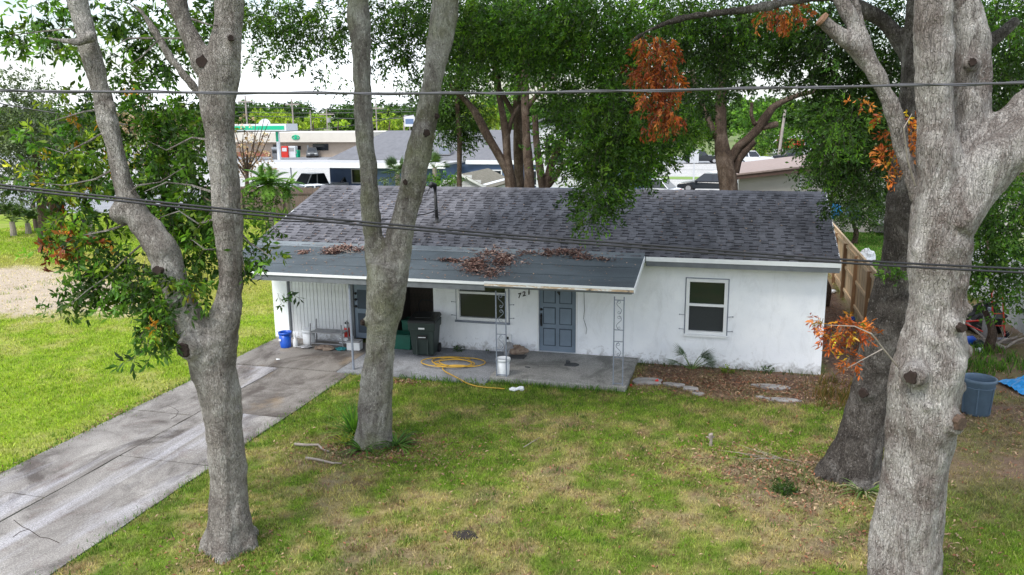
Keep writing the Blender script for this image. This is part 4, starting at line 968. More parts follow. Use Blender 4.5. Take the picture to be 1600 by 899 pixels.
# buckets and jug by the boarded wall
def bucket(label, loc, r0, r1, hh, mat, lid=False, sc=1, cat='bucket', rot=0):
    t = thing('bucket', label, cat, loc, rot)
    pr_ = [(r0, 0), (r1, hh), (r1 + .012, hh), (r1 + .012, hh - .03), (r1 + .004, hh - .032)]
    body = B().lathe([(0.001, .0)] + [(r0, 0), (r0 * 1.02, .02), (r1, hh - .06)] , (0, 0, 0), 20).obj('body', M[mat], t, smooth=True)
    B().lathe([(r1 + .001, hh - .06), (r1 + .014, hh - .05), (r1 + .014, hh), (r1 - .004, hh), (r1 - .012, hh - .055), (r0 * .9, hh * .55), (0.01, hh * .55)], (0, 0, 0), 20, cap=False).obj('rim', M[mat], t, smooth=True)
    if lid: B().lathe([(0.01, hh + .012), (r1 + .01, hh + .010), (r1 + .018, hh - .004)], (0, 0, 0), 20, cap=False).obj('lid', M['whitep'], t)
    h_ = [(math.cos(a) * (r1 + .015), -.02 - .05 * math.sin(a), hh - .05 - .12 * math.sin(a)) for a in np.linspace(0, PI, 10)]
    B().tube(h_, .005, 5).obj('handle', M['grey_metal'], t)
    return t
bk_ = bucket('blue plastic bucket with a white sticker by the boarded wall', (-6.40, -.86, .045), .13, .155, .40, 'bluep')
B().box(-.10, -.035, -.158, -.150, .19, .24).obj('sticker', M['whitep'], bk_)
bucket('white lidded bucket between the blue bucket and the metal table', (-5.98, -.42, .045), .15, .16, .36, 'whitep', True)
bk2 = bucket('white plastic bucket standing behind the left iron porch post', (-.34, -1.98, .12), .13, .15, .38, 'whitep', False)
jug = B().lathe([(.055, 0), (.065, .02), (.065, .16), (.05, .20), (.022, .24), (.022, .27)], (0, 0, 0), 14).obj('body', M['whitep'], thing('jug', 'small white plastic jug right of the blue bucket', 'jug', (-6.16, -.80, .045)), smooth=True)
B().lathe([(.026, .27), (.026, .30)], (0, 0, 0), 12).obj('cap', M['whitep'], jug.parent)
# metal table frame, upturned shelf
tb = thing('metal_table', 'low grey metal table frame with legs poking above its shelf', 'table', (-5.40, -.42, .045))
for sx in (-.46, .46):
    for sy in (-.17, .17):
        B().tube([(sx, sy, 0), (sx * .93, sy * .95, .58 if sy < 0 else .62)], .018, 6).obj('leg', M['cloth'], tb)
B().box(-.44, .44, -.19, .19, .34, .365).obj('shelf', M['cloth'], tb, bevel=.004)
B().box(-.44, .44, -.165, -.15, .05, .075).box(-.44, .44, .15, .165, .05, .075).obj('rail', M['cloth'], tb)
# spray bottle with red liquid, on the kerb
rb = thing('bottle', 'tall clear bottle of red liquid with black cap by the side door', 'bottle', (-5.06, -.10, .2))
B().box(-.18, .12, -.12, .14, -.2, -.01).obj('ledge', M['stucco'], rb)
B().lathe([(.07, -.0), (.075, .02), (.075, .20), (.06, .24)], (0, 0, 0), 14).obj('body', M['red'], rb, smooth=True)
B().lathe([(.058, .24), (.05, .32), (.045, .34)], (0, 0, 0), 14).obj('neck', M['whitep'], rb, smooth=True)
B().lathe([(.05, .34), (.05, .375), (.02, .39)], (0, 0, 0), 12).obj('cap', M['black'], rb)
def lump(name, label, loc, size, mat, seed, cat, rz=0, kids=None):
    rr = random.Random(seed); b = B(); st = random.getstate(); random.seed(seed)
    b.ball((0, 0, size[2] * .45), (size[0] * .5, size[1] * .5, size[2] * .55), 13, 7, .30)
    for _ in range(4): b.ball((rr.uniform(-.3, .3) * size[0], rr.uniform(-.3, .3) * size[1], size[2] * .3), (size[0] * .28, size[1] * .3, size[2] * rr.uniform(.3, .6)), 9, 5, .25)
    random.setstate(st)
    return tag(b.obj(name, M[mat], at=loc, rot=(0, 0, rz)), label, cat)
lump('foil_tray', 'crumpled silver tray lying left of the metal table', (-5.86, -.82, .045), (.30, .20, .07), 'rim', 1, 'tray')
lump('rag', 'brown rag heap on the slab under the metal table', (-5.30, -.86, .045), (.42, .25, .11), 'paperbag', 2, 'rag')
lump('rag', 'teal cloth on the slab right of the metal table', (-4.90, -.80, .045), (.28, .16, .07), 'teal_cloth', 3, 'cloth')
lump('stone', 'pale brown stone between tray and brown rag', (-5.52, -.88, .045), (.11, .09, .08), 'paperbag', 4, 'stone')
lump('rag', 'flattened grey scrap in front of the white lidded bucket', (-6.05, -.80, .045), (.30, .12, .03), 'cloth', 5, 'scrap')
bx = thing('cooler_box', 'dirty white box on the slab left of the carport post', 'box', (-4.58, -.66, .045), .1)
B().box(-.17, .17, -.12, .12, 0, .20).obj('body', M['whitep'], bx, bevel=.012); B().box(-.18, .18, -.13, .13, .202, .24).obj('lid', M['cloth'], bx, bevel=.01)
lump('paper_scrap', 'tiny white scrap on the driveway before the buckets', (-6.0, -1.9, .045), (.10, .06, .02), 'whitep', 6, 'scrap')
# green storage boxes
for loc, lab, s_, hh in (((-3.44, -.22, .05), 'dark green plastic box on the slab half behind the centre tree', (.26, .20), .38), ((-3.40, .50, .06), 'taller green plastic box standing inside the open bay', (.30, .2), .55)):
    g = thing('storage_box', lab, 'box', loc)
    B().box(-s_[0], s_[0], -s_[1], s_[1], 0, hh - .04).obj('body', M['greenp'], g, bevel=.015); B().box(-s_[0] - .015, s_[0] + .015, -s_[1] - .015, s_[1] + .015, hh - .038, hh).obj('lid', M['greenp'], g, bevel=.01)
# mower-like handle inside the bay
mw = thing('push_mower', 'black handled mower parked inside the dark bay', 'mower', (-3.1, .9, .06))
B().tube([(-.25, -.1, .25), (-.22, -.35, .95), (-.1, -.42, 1.08), (.12, -.42, 1.08), (.25, -.35, .95), (.28, -.1, .25)], .018, 7).obj('handle', M['black'], mw)
B().box(-.3, .3, -.2, .3, .1, .3).ball((0, .05, .32), (.16, .16, .1), 10, 5).obj('deck', M['binlid'], mw, bevel=.03)
for sx in (-.32, .32): B().tube([(sx - .03, -.1, .1), (sx + .03, -.1, .1)], .1, 12).obj('wheel', M['rubberm'], mw)
# wheelie bin
wbn = thing('wheelie_bin', 'dark green wheeled rubbish bin with black lid against the wall', 'bin', (-2.70, -.62, .048), .12)
def frustum(b, w0, d0, w1, d1, z0, z1, cy0=0, cy1=0):
    return b.add([(-w0, -d0 + cy0, z0), (w0, -d0 + cy0, z0), (w0, d0 + cy0, z0), (-w0, d0 + cy0, z0), (-w1, -d1 + cy1, z1), (w1, -d1 + cy1, z1), (w1, d1 + cy1, z1), (-w1, d1 + cy1, z1)], [(3, 2, 1, 0), (4, 5, 6, 7), (0, 1, 5, 4), (1, 2, 6, 5), (2, 3, 7, 6), (3, 0, 4, 7)])
frustum(B(), .26, .26, .315, .34, .04, .80).obj('body', M['bin'], wbn, bevel=.03)
frustum(B(), .325, .355, .335, .365, .66, .86).obj('collar', M['bin'], wbn, bevel=.02)
lid = B(); lid.add([(-.35, -.39, .862), (.35, -.39, .862), (.35, .36, .90), (-.35, .36, .90), (-.33, -.35, .93), (.33, -.35, .93), (.33, .30, 1.0), (-.33, .30, 1.0)], [(3, 2, 1, 0), (4, 5, 6, 7), (0, 1, 5, 4), (1, 2, 6, 5), (2, 3, 7, 6), (3, 0, 4, 7)]); lo_ = lid.obj('lid', M['binlid'], wbn, bevel=.025)
B().box(-.2, .2, -.2, .2, .965, .985, rx=.1).obj('lid_panel', M['binlid'], lo_, bevel=.01)
B().tube([(-.3, .40, .92), (.3, .40, .92)], .018, 8).obj('bar', M['binlid'], wbn)
for sx in (-.28, .28): B().tube([(sx - .03, .26, .10), (sx + .03, .26, .10)], .12, 14).obj('wheel', M['rubberm'], wbn)
B().box(-.07, .08, -.372, -.366, .71, .75).obj('sticker', M['whitep'], wbn)
B().box(-.10, .12, -.352, -.335, .46, .56).obj('grip_recess', M['binlid'], wbn); B().box(-.08, .10, -.362, -.353, .50, .515).obj('label_strip', M['whitep'], wbn)
for xx in (-.13, .13): B().box(xx - .015, xx + .015, -.335, -.30, .06, .44, rx=-.08).obj('rib', M['bin'], wbn)
# yellow hose
hp = []
rr = random.Random(4)
cx, cyh = -1.75, -1.25
for i in range(150):
    a = i * .30 + 1; k = 1 + .22 * math.sin(i * .11) + .12 * math.sin(i * .37)
    hp.append((cx + .52 * k * math.cos(a) + .10 * math.sin(i * .07), cyh + .33 * k * math.sin(a) + .08 * math.cos(i * .05), .068 + .010 * abs(math.sin(i * .4)) + .0004 * i))
    if i > 78: break
hp += [(-1.95, -1.5, .09), (-1.85, -1.85, .075), (-1.55, -2.1, .075), (-1.25, -2.35, .07), (-.95, -2.62, .045), (-.6, -2.72, .04), (-.3, -2.66, .035), (-.02, -2.70, .04)]
hs = []
for i in range(len(hp) - 1):
    for k in range(3): hs.append(tuple(np.array(hp[i]) * (1 - k / 3) + np.array(hp[i + 1]) * k / 3))
hsA = np.array(hs); 
for _ in range(4): hsA[1:-1] = (hsA[:-2] + hsA[1:-1] * 2 + hsA[2:]) / 4
hose = thing('garden_hose', 'yellow garden hose coiled on the walkway and trailing to the lawn', 'hose', (cx, cyh, .05))
shift(B().tube(list(hsA), .0125, 7), (cx, cyh, .05)).obj('tube', M['yellow'], hose, smooth=True)
ne = (.03, -2.70, .03); shift(B().ball((ne[0] + .05, ne[1], .05), (.09, .05, .04), 10, 6, .2).tube([(ne[0] + .1, ne[1], .05), (ne[0] + .2, ne[1] + .05, .08)], [.03, .04], 8).ball((ne[0] + .22, ne[1] + .05, .06), (.05, .06, .05), 8, 5, .25), (cx, cyh, .05)).obj('nozzle', M['whitep'], hose)
# porch clutter
bag = lump('paper_bag', 'crumpled brown paper bag by the wall left of the front door', (-.42, -.34, .12), (.46, .26, .20), 'paperbag', 12, 'bag')
lump('paper_bag', 'grey torn cardboard leaning beside the brown paper bag', (-.66, -.36, .12), (.26, .18, .26), 'cloth', 14, 'cardboard')
tag(B().prism([(-.30, -.12), (.20, -.16), (.26, .10), (-.1, .14)], 'z', 0, .02).obj('door_mat', M['darkstone'], at=(-.42, -.62, .12), rot=(0, 0, .2)), 'dark folded mat lying before the brown paper bag', 'mat')
tag(B().prism([(-.16, -.08), (.10, -.10), (.17, .02), (.06, .10), (-.12, .06)], 'z', 0, .04).prism([(-.14, .02), (-.04, .06), (-.15, .12)], 'z', .03, .09).obj('slate', M['darkstone'], at=(1.0, -.96, .12), bevel=.008), 'dark slab of broken slate on the porch floor', 'slate')
lump('grey_scrap', 'black scrap lying in the middle of the porch floor', (.05, -1.35, .12), (.12, .05, .02), 'darkstone', 15, 'scrap')
# objects by the fence side
lump('plastic_bag', 'white and blue plastic bag beside the house corner', tuple(G(1298, 458)), (.30, .2, .12), 'whitep', 16, 'bag')
lump('plastic_bag', 'blue rag on the leaves below the orange twig', tuple(G(1331, 501)), (.20, .16, .12), 'bluep', 17, 'rag')
# barrel
br = thing('rubbish_barrel', 'open slate blue plastic rubbish barrel beside the big pale trunk', 'barrel', (9.13, -1.82, 0), .3)
B().lathe([(0.01, 0), (.235, 0), (.25, .02), (.29, .64), (.305, .66), (.31, .72), (.295, .725), (.28, .70), (.27, .60), (.24, .06), (.01, .05)], (0, 0, 0), 28, cap=False).obj('body', M['slate'], br, smooth=True)
for a in (0, PI): B().box(.28, .345, -.06, .06, .63, .665).box(.325, .345, -.06, .06, .585, .63).obj('handle', M['slate'], br, rot=(0, 0, a), bevel=.008)
for a in np.linspace(0, 2 * PI, 7)[:-1]: B().box(.258, .285, -.012, .012, .06, .58, ry=.06).obj('rib', M['slate'], br, rot=(0, 0, a))
B().tube([(math.cos(a) * .290, math.sin(a) * .290, .56) for a in np.linspace(0, 2 * PI, 25)], .008, 5).obj('band', M['slate'], br)
# tarp heap
tv = B(); r_ = random.Random(9); n = 16; vs = []
for i in range(n):
    for j in range(n):
        x, y = (i / (n - 1) - .5), (j / (n - 1) - .5); z = .24 * math.exp(-(x * 2.4) ** 2 - (y * 2.4) ** 2) + .07 * abs(math.sin(x * 14 + y * 6)) * (1 - 2 * max(abs(x), abs(y))) + .035 * r_.random()
        vs.append((x * 1.2, y * .9, .01 + z))
tv.add(vs, [(i * n + j, (i + 1) * n + j, (i + 1) * n + j + 1, i * n + j + 1) for i in range(n - 1) for j in range(n - 1)])
tag(tv.obj('tarp', M['tarp'], at=(10.75, .05, 0), smooth=False, rot=(0, 0, .3)), 'crumpled bright blue tarp on the dirt of the right yard', 'tarp')
# junk heap by the white fence
hk = thing('hand_truck', 'red hand truck leaning on the white fence behind the junk', 'hand truck', (11.15, 4.1, 0), .25)
for sx in (-.14, .14): B().tube([(sx, 0, .1), (sx, .30, 1.15)], .02, 7).obj('rail', M['red'], hk)
for z in (.35, .65, .95): B().tube([(-.14, z * .27, z), (.14, z * .27, z)], .014, 6).obj('crossbar', M['red'], hk)
B().tube([(-.14, .3, 1.15), (-.08, .34, 1.24), (.08, .34, 1.24), (.14, .3, 1.15)], .02, 7).obj('handle', M['red'], hk)
B().box(-.2, .2, -.22, 0, .05, .065).obj('toe_plate', M['grey_metal'], hk)
for sx in (-.2, .2): B().tube([(sx - .03, .05, .11), (sx + .03, .05, .11)], .11, 12).obj('wheel', M['rubberm'], hk)
gc = thing('gas_cylinder', 'grey gas cylinder standing in the junk heap', 'cylinder', (10.80, 3.9, 0))
B().lathe([(.11, 0), (.12, .03), (.12, .62), (.10, .72), (.05, .78), (.04, .80)], (0, 0, 0), 16).obj('body', M['cloth'], gc, smooth=True); B().lathe([(.03, .8), (.045, .82), (.045, .88)], (0, 0, 0), 10).obj('valve', M['grey_metal'], gc)
bt = thing('blue_jug', 'blue plastic container lying in the junk heap', 'container', (10.28, 3.45, .1), .5)
B().tube([(-.22, 0, 0), (-.18, 0, 0), (.12, 0, 0), (.2, 0, 0)], [.08, .12, .12, .06], 14).obj('body', M['bluep'], bt, smooth=True); B().tube([(.2, 0, 0), (.26, 0, 0)], .04, 10).obj('cap', M['black'], bt)
tag(B().lathe([(.01, .02), (.17, .02), (.19, .0), (.2, .02), (.18, .045), (.01, .035)], (0, 0, 0), 20, cap=False).obj('lid', M['whitep'], at=(10.50, 2.9, .0)), 'round white plastic lid on the dirt before the junk heap', 'lid')
lump('green_pot', 'dark green pot lying beside the blue container', (10.45, 3.2, 0), (.24, .2, .2), 'bin', 20, 'pot')
b_ = lump('black_sack', 'black rubbish sack at the back of the junk heap', (11.0, 4.9, 0), (.9, .7, .75), 'binlid', 21, 'sack')
lump('black_sack', 'black sack beside the blue container in the junk heap', (10.0, 3.9, 0), (.5, .4, .35), 'binlid', 22, 'sack')
rr = random.Random(5)
for i, (lab, p0, p1, m_, r0) in enumerate((
    ('long pale board slanting across the junk heap', (9.9, 4.6, .75), (10.7, 3.5, .12), 'wood', .03), ('red metal bar lying on the junk heap', (9.8, 3.6, .42), (10.8, 4.1, .50), 'red', .025),
    ('second red bar crossing the first on the junk heap', (9.9, 4.0, .5), (10.6, 3.5, .34), 'red', .02), ('bright stick leaning up at the left of the junk heap', (9.8, 4.9, .9), (10.5, 4.2, .45), 'wood', .018),
    ('topmost bleached stick of the junk heap', (9.9, 5.0, 1.0), (10.8, 4.7, 1.35), 'wood', .02), ('brown branch lying right of the gas cylinder', (10.7, 3.1, .08), (11.4, 3.6, .22), 'wood', .035),
    ('forked grey branch at the right end of the junk heap', (11.0, 3.0, .10), (11.5, 3.3, .30), 'wood', .03), ('short log in front of the gas cylinder', (10.6, 3.3, .1), (11.0, 3.0, .08), 'wood', .05), ('thin stick poking left of the hand truck', (10.9, 3.9, .3), (10.7, 4.5, 1.05), 'wood', .015))):
    q0, q1 = np.array(p0), np.array(p1); mid = (q0 + q1) / 2 + np.array((0, 0, .04))
    tag(shift(B().tube([q0, mid, q1], [r0, r0 * .95, r0 * .8], 7), q0).obj('bar' if m_ == 'red' else 'stick', M[m_], at=p0), lab, 'bar' if m_ == 'red' else 'stick')
twiggy('brushwood', 'tangled dry brushwood heaped below the white fence', (11.0, 3.5, .05), 34, .8, 33, spread=.8, r0=.010, cat='brushwood', up=.14)

# ================================================================== FENCES
ff = thing('wooden_fence', 'new light brown plank fence running back from the right of the house', 'fence', (7.95, 1.2, 0))
pk = B().box(-.012, .012, .004, .136, .06, 1.80).mesh('plank')
for i in range(130):
    meshobj('plank', pk, M['fence'], ff, (random.uniform(-.004, .004), i * .142, random.uniform(-.012, .012)), (0, random.uniform(-.006, .006), 0))
ps_ = B().box(-.115, -.018, -.045, .045, 0, 1.74).mesh('post'); rl = B().box(-.056, -.014, 0, 2.35, 0, .09).mesh('rail')
for k in range(8):
    meshobj('post', ps_, M['post'], ff, (-.005, .05 + 2.4 * k, 0))
    for z in (.25, .95, 1.62): meshobj('rail', rl, M['fence'], ff, (0, .10 + 2.4 * k, z))
B().box(-.03, .03, 0, 18.4, 1.815, 1.845).obj('cap_rail', M['fence'], ff)
fo = thing('old_fence', 'old dark plank fence behind the back yard', 'fence', (-26.5, 24, 0))
ob = B(); rr = random.Random(3)
for i in range(218):
    if 150 < i < 152: continue
    ob.box(i * .16 + .004, i * .16 + .150, 0, .022, .05, 1.86 + rr.uniform(-.04, .04), ry=rr.uniform(-.008, .008))
bo = ob.obj('planks', M['fence_old'], fo); tag(bo, kind='stuff')
for z in (.35, 1.45): B().box(-.1, 34.9, -.055, -.002, z, z + .10).obj('rail', M['fence_old'], fo)
for k in range(13): B().box(k * 2.7, k * 2.7 + .1, -.16, -.058, 0, 1.8).obj('post', M['fence_old'], fo)
vf = thing('white_fence', 'weathered white board fence along the right side yard', 'fence', (11.9, 2.0, 0))
vb = B().box(-.012, .012, .003, .147, .03, 1.78).mesh('board')
for i in range(72): meshobj('board', vb, M['vinyl'], vf, (random.uniform(-.004, .004) + (-.012 if i % 2 else 0), i * .15, random.uniform(-.015, .015)))
for z in (.4, 1.4): B().box(.014, .05, 0, 10.8, z, z + .09).obj('rail', M['vinyl'], vf)
for k in range(5): B().box(.052, .15, k * 2.6, k * 2.6 + .1, 0, 1.85).obj('post', M['vinyl'], vf)

# ================================================================== THE FOUR FOREGROUND TREES
BK_A = bark_mat('bark_grey', (.38, .35, .32), (.14, .115, .10), (.60, .575, .54), .6, .42)
BK_B = bark_mat('bark_grey_green', (.38, .36, .33), (.12, .10, .09), (.60, .59, .55), .7, .5, (.25, .27, .13))
BK_C = bark_mat('bark_pale', (.46, .425, .40), (.15, .11, .095), (.72, .69, .665), .6, .45, None, 17, 1.0, .24)
BK_D = bark_mat('bark_dark', (.16, .142, .128), (.052, .044, .040), (.38, .36, .34), .5, .5, None, 15, 1.1)
BK_E = bark_mat('bark_brown', (.12, .085, .065), (.05, .035, .028), (.24, .19, .155), .3, .4, None, 12)
def knot(tr, base, chains, px, py, rad_px, out=.05, hole=True, mat=None, lean=0.0):
    """callus ring grown on the trunk surface (rings to be fused) and the dark hollow in it"""
    p = onbase(px, py, base); best = None
    for ch in chains:
        for (q0, r0), (q1, r1) in zip(ch[:-1], ch[1:]):
            for f in (0, .25, .5, .75, 1):
                q = q0 * (1 - f) + q1 * f; r = r0 * (1 - f) + r1 * f
                u_, v_ = (q - CAM) @ RT / depth(q) * CF + 800, 449.5 - (q - CAM) @ UP / depth(q) * CF
                dd = math.hypot(u_ - px, v_ - py) * depth(q) / CF / r
                if best is None or dd < best[0]: best = (dd, q, r)
    _, q, r = best; k = depth(q) / CF; R = rad_px * k; s = p - q; s[2] = 0; s = _R * float(s @ _R); sl_ = min(np.linalg.norm(s), r * .97)
    d = unit((s / (np.linalg.norm(s) + 1e-6)) * sl_ - HF * math.sqrt(r * r - sl_ * sl_)); q = q.copy(); q[2] = p[2]; d = unit(d + np.array((0, 0, lean)))
    end = q + d * (r + out)
    if not hole: return [(q + d * r * .55, R * 1.3), (q + d * (r + out * .4), R * 1.1), (end, R * .45)]
    hb = B(); ctr = end + d * .035; u = unit(np.cross(d, (0, 0, 1.0))); v_ = np.cross(u, d); n = 18
    rg = random.Random(int(px)); ring = []; ring2 = []
    for i in range(n):
        a = 2 * PI * i / n; rr_ = R * .66 * rg.uniform(.78, 1.15); ring.append(ctr - d * .05 + u * math.cos(a) * rr_ + v_ * math.sin(a) * rr_ * 1.1)
        ring2.append(ctr + d * .004 + u * math.cos(a) * rr_ * .8 + v_ * math.sin(a) * rr_ * .85)
    hb.add(ring + ring2 + [ctr - d * .01], [(i, (i + 1) % n, (i + 1) % n + n, i + n) for i in range(n)] + [(i + n, (i + 1) % n + n, 2 * n) for i in range(n)]); hb.v[-1] = tuple(ctr + d * .003)
    tr.append((shift(hb, base), mat or M['hole']))
    return [(q + d * r * .5, R * 1.35), (q + d * r, R * 1.2), (end, R * .92)]

def big_tree(label, base, chains, mat, knots, flare, fh, voxel=.03, lobes=7, seed=0, name='oak_tree', s1=.05, s2=.08):
    t = thing(name, label, 'tree', base)
    holes = []; ks = []
    for kn in knots: ks.append(knot(holes, base, chains, *kn[:3], **(kn[3] if len(kn) > 3 else {})))
    b = trunk_mesh('trunk', chains + ks, base, flare, fh, lobes, 30, seed)
    o = shift(b, base).obj('trunk', mat, t, smooth=True); fuse(o, voxel, s1, s2)
    for hb, m_ in holes: hb.obj('knot_hole', m_, t)
    return t
# A: left tree
bA = np.array(G(361, 852)); bA[2] = 0
cA = [[(onbase(361, 872, bA), .245)] + CH([(361, 850, 64), (360, 820, 62), (358, 780, 60), (356, 740, 58), (353, 700, 57), (347, 640, 60), (341, 600, 65), (334, 570, 66), (332, 545, 74), (334, 520, 76)], bA),
      CH([(336, 545, 60), (345, 515, 54), (354, 480, 50), (361, 440, 42), (360, 400, 40), (357, 350, 43), (353, 320, 42), (350, 300, 44), (350, 280, 44), (347, 240, 44), (344, 200, 46), (340, 150, 54), (346, 110, 54), (352, 80, 46), (355, 60, 44), (358, 20, 42), (359, -20, 40), (362, -120, 36), (366, -260, 28)], bA),
      CH([(343, 140, 40), (328, 110, 38), (312, 85, 34), (299, 60, 31), (287, 40, 30), (276, 5, 31), (266, -40, 28), (250, -140, 24), (238, -230, 18)], bA, .02),
      CH([(330, 560, 62), (312, 530, 56), (296, 500, 52), (284, 470, 46), (272, 440, 44), (258, 400, 44), (241, 370, 42), (222, 348, 40), (206, 325, 38), (196, 305, 34), (193, 290, 30), (183, 240, 27), (173, 200, 28), (163, 160, 27), (152, 120, 28), (141, 80, 29), (130, 40, 31), (121, 0, 35), (112, -50, 34), (90, -150, 28), (70, -230, 20)], bA, -.06),
      CH([(206, 335, 30), (190, 328, 32), (178, 326, 26)], bA, -.06),
      CH([(222, 20, 7), (240, 45, 8), (262, 85, 9), (285, 115, 10), (305, 140, 12), (318, 155, 14)], bA, .3),
      CH([(190, 0, 5), (215, 12, 6), (225, 22, 7)], bA, .3),
      CH([(145, 55, 14), (122, 70, 9), (95, 62, 6), (70, 60, 4)], bA, -.3)]
kA = [(307, 534, 18, dict(out=.07)), (192, 330, 17, dict(out=.05, hole=False)), (262, 418, 15, dict(out=.03)), (366, 62, 8, dict(out=.03)), (322, 98, 15, dict(out=.015)), (185, 167, 7, dict(out=.04, hole=False)), (305, 588, 9, dict(out=.03, hole=False)), (376, 640, 8, dict(out=.03, hole=False)), (352, 295, 12, dict(out=.02, hole=False))]
tA = big_tree('leaning grey two stemmed oak beside the driveway, nearest on the left', bA, cA, BK_A, kA, .95, .22, .026, 5, seed=1)
# B: centre tree
bB = np.array(G(584, 694)); bB[2] = 0
cB = [[(onbase(584, 706, bB), .30)] + CH([(584, 692, 50), (587, 660, 50), (588, 620, 49), (588, 590, 47), (591, 560, 49), (593, 540, 51), (597, 500, 54), (602, 460, 60), (606, 430, 66), (607, 410, 66)], bB),
      CH([(598, 440, 44), (592, 410, 38), (586, 385, 34), (581, 350, 28), (578, 320, 27), (577, 290, 28), (575, 260, 29), (571, 230, 28), (568, 200, 28), (567, 150, 27), (566, 110, 28), (565, 70, 32), (562, 30, 34), (559, -10, 32), (552, -80, 28), (545, -160, 22)], bB, .08),
      CH([(608, 440, 50), (615, 410, 46), (622, 380, 44), (629, 350, 40), (638, 320, 38), (644, 290, 41), (648, 265, 40), (651, 250, 39), (661, 210, 38), (671, 160, 36), (680, 110, 37), (690, 60, 38), (697, 0, 39), (704, -50, 38), (716, -140, 32), (730, -240, 24)], bB, -.06)]
kB = [(668, 208, 9, dict(out=.04)), (684, 215, 6, dict(out=.04, hole=False)), (638, 283, 7, dict(out=.01)), (574, 500, 7, dict(out=.05)), (682, 182, 6, dict(out=.02)), (668, 265, 7, dict(out=.02, hole=False))]
tB = big_tree('forked grey tree in the centre, standing before the carport', bB, cB, BK_B, kB, .50, .20, .028, 5, seed=2)
# C: big pale tree on the right
bC = np.array(G(1408, 968)); bC[2] = 0
cC = [[(onbase(1408, 1010, bC), .42)] + CH([(1408, 966, 106), (1410, 899, 99), (1420, 800, 95), (1432, 720, 94), (1440, 660, 97), (1448, 600, 103), (1455, 540, 101), (1462, 490, 94), (1464, 440, 86), (1466, 400, 85), (1470, 350, 86), (1472, 300, 83), (1468, 250, 70), (1463, 200, 56), (1461, 150, 51), (1461, 100, 51), (1460, 50, 50), (1458, 0, 50), (1457, -80, 47), (1455, -160, 40)], bC),
      CH([(1478, 330, 60), (1494, 280, 54), (1505, 240, 50), (1512, 200, 54), (1517, 150, 56), (1516, 100, 54), (1515, 50, 52), (1508, 10, 44), (1500, -60, 36), (1497, -140, 26)], bC, .28),
      CH([(1480, 350, 74), (1500, 318, 78), (1532, 278, 76), (1570, 240, 72), (1604, 212, 68), (1650, 170, 60), (1720, 110, 50)], bC, -.10),
      CH([(1502, 260, 46), (1530, 230, 42), (1560, 200, 40), (1600, 165, 38), (1650, 130, 34)], bC, .15),
      CH([(1436, 310, 26), (1418, 270, 24), (1406, 220, 23), (1398, 180, 21), (1385, 150, 22), (1365, 110, 21), (1340, 78, 21), (1310, 52, 21), (1284, 30, 21)], bC, .45),
      CH([(1372, 125, 18), (1352, 80, 18), (1335, 40, 20), (1312, 0, 18), (1290, -50, 15)], bC, .50),
      CH([(1350, 60, 11), (1340, 20, 12), (1330, -30, 11)], bC, .6)]
kC = [(1414, 574, 17, dict(out=.13)), (1464, 641, 19, dict(out=.08, mat=M['knotwood'])), (1470, 498, 11, dict(out=.06)), (1428, 385, 14, dict(out=.05, hole=False)), (1502, 477, 15, dict(out=.05, hole=False)), (1456, 462, 18, dict(out=.02, hole=False)),
      (1529, 97, 10, dict(out=.06)), (1512, 143, 8, dict(out=.03, hole=False)), (1503, 545, 18, dict(out=.04, hole=False)), (1500, 600, 14, dict(out=.03, hole=False)), (1436, 520, 20, dict(out=.02, hole=False)), (1478, 560, 24, dict(out=.025, hole=False)), (1430, 470, 16, dict(out=.02, hole=False)), (1490, 440, 16, dict(out=.02, hole=False)), (1425, 620, 12, dict(out=.03, hole=False))]
tC = big_tree('big pale grey oak with thick right limb, nearest on the right', bC, cC, BK_C, kC, .06, .4, .026, seed=3, s1=.05, s2=.11)
sc_ = onbase(1284, 30, bC, .45); shift(B().tube([sc_ - unit(onbase(1310, 52, bC, .45) - sc_) * .012, sc_ + unit(onbase(1310, 52, bC, .45) - sc_) * .02], depth(sc_) / CF * 11.0, 16), bC).obj('cut_end', M['cutwood'], tC)
# D: dark oak behind
bD = np.array(G(1322, 742)); bD[2] = 0
cD = [[(onbase(1330, 760, bD), .42)] + CH([(1328, 742, 77), (1338, 715, 71), (1346, 690, 67), (1356, 640, 62), (1363, 600, 60), (1376, 540, 60), (1386, 500, 59), (1398, 440, 55), (1406, 400, 52), (1410, 350, 50), (1414, 300, 49), (1418, 240, 45), (1424, 170, 42), (1430, 100, 39), (1434, 30, 35), (1436, -60, 30)], bD),
      CH([(1420, 250, 40), (1450, 180, 36), (1490, 120, 30), (1540, 70, 22), (1590, 30, 16)], bD, .6),
      CH([(1425, 90, 30), (1380, 30, 24), (1300, -10, 18), (1200, 10, 13), (1130, 20, 11), (1074, 26, 10), (1030, 40, 10), (1005, 52, 9), (985, 66, 7), (970, 80, 5)], bD, .2)]
kD = [(1341, 606, 12, dict(out=.04)), (1385, 330, 9, dict(out=.03, hole=False))]
tD = big_tree('dark barked oak with spreading roots, standing behind the pale one', bD, cD, BK_D, kD, .72, .22, .032, 5, 4, s2=.06)
bushlet_ = sprays([(onbase(1393, 425, bD, -.35) - bD, (.16, .08, .09), 40, BRIGHT)], 8, .06, .02, .3, .12)
quads_mesh('moss_tuft', bushlet_[0], bushlet_[1], M['leaf'], tD)

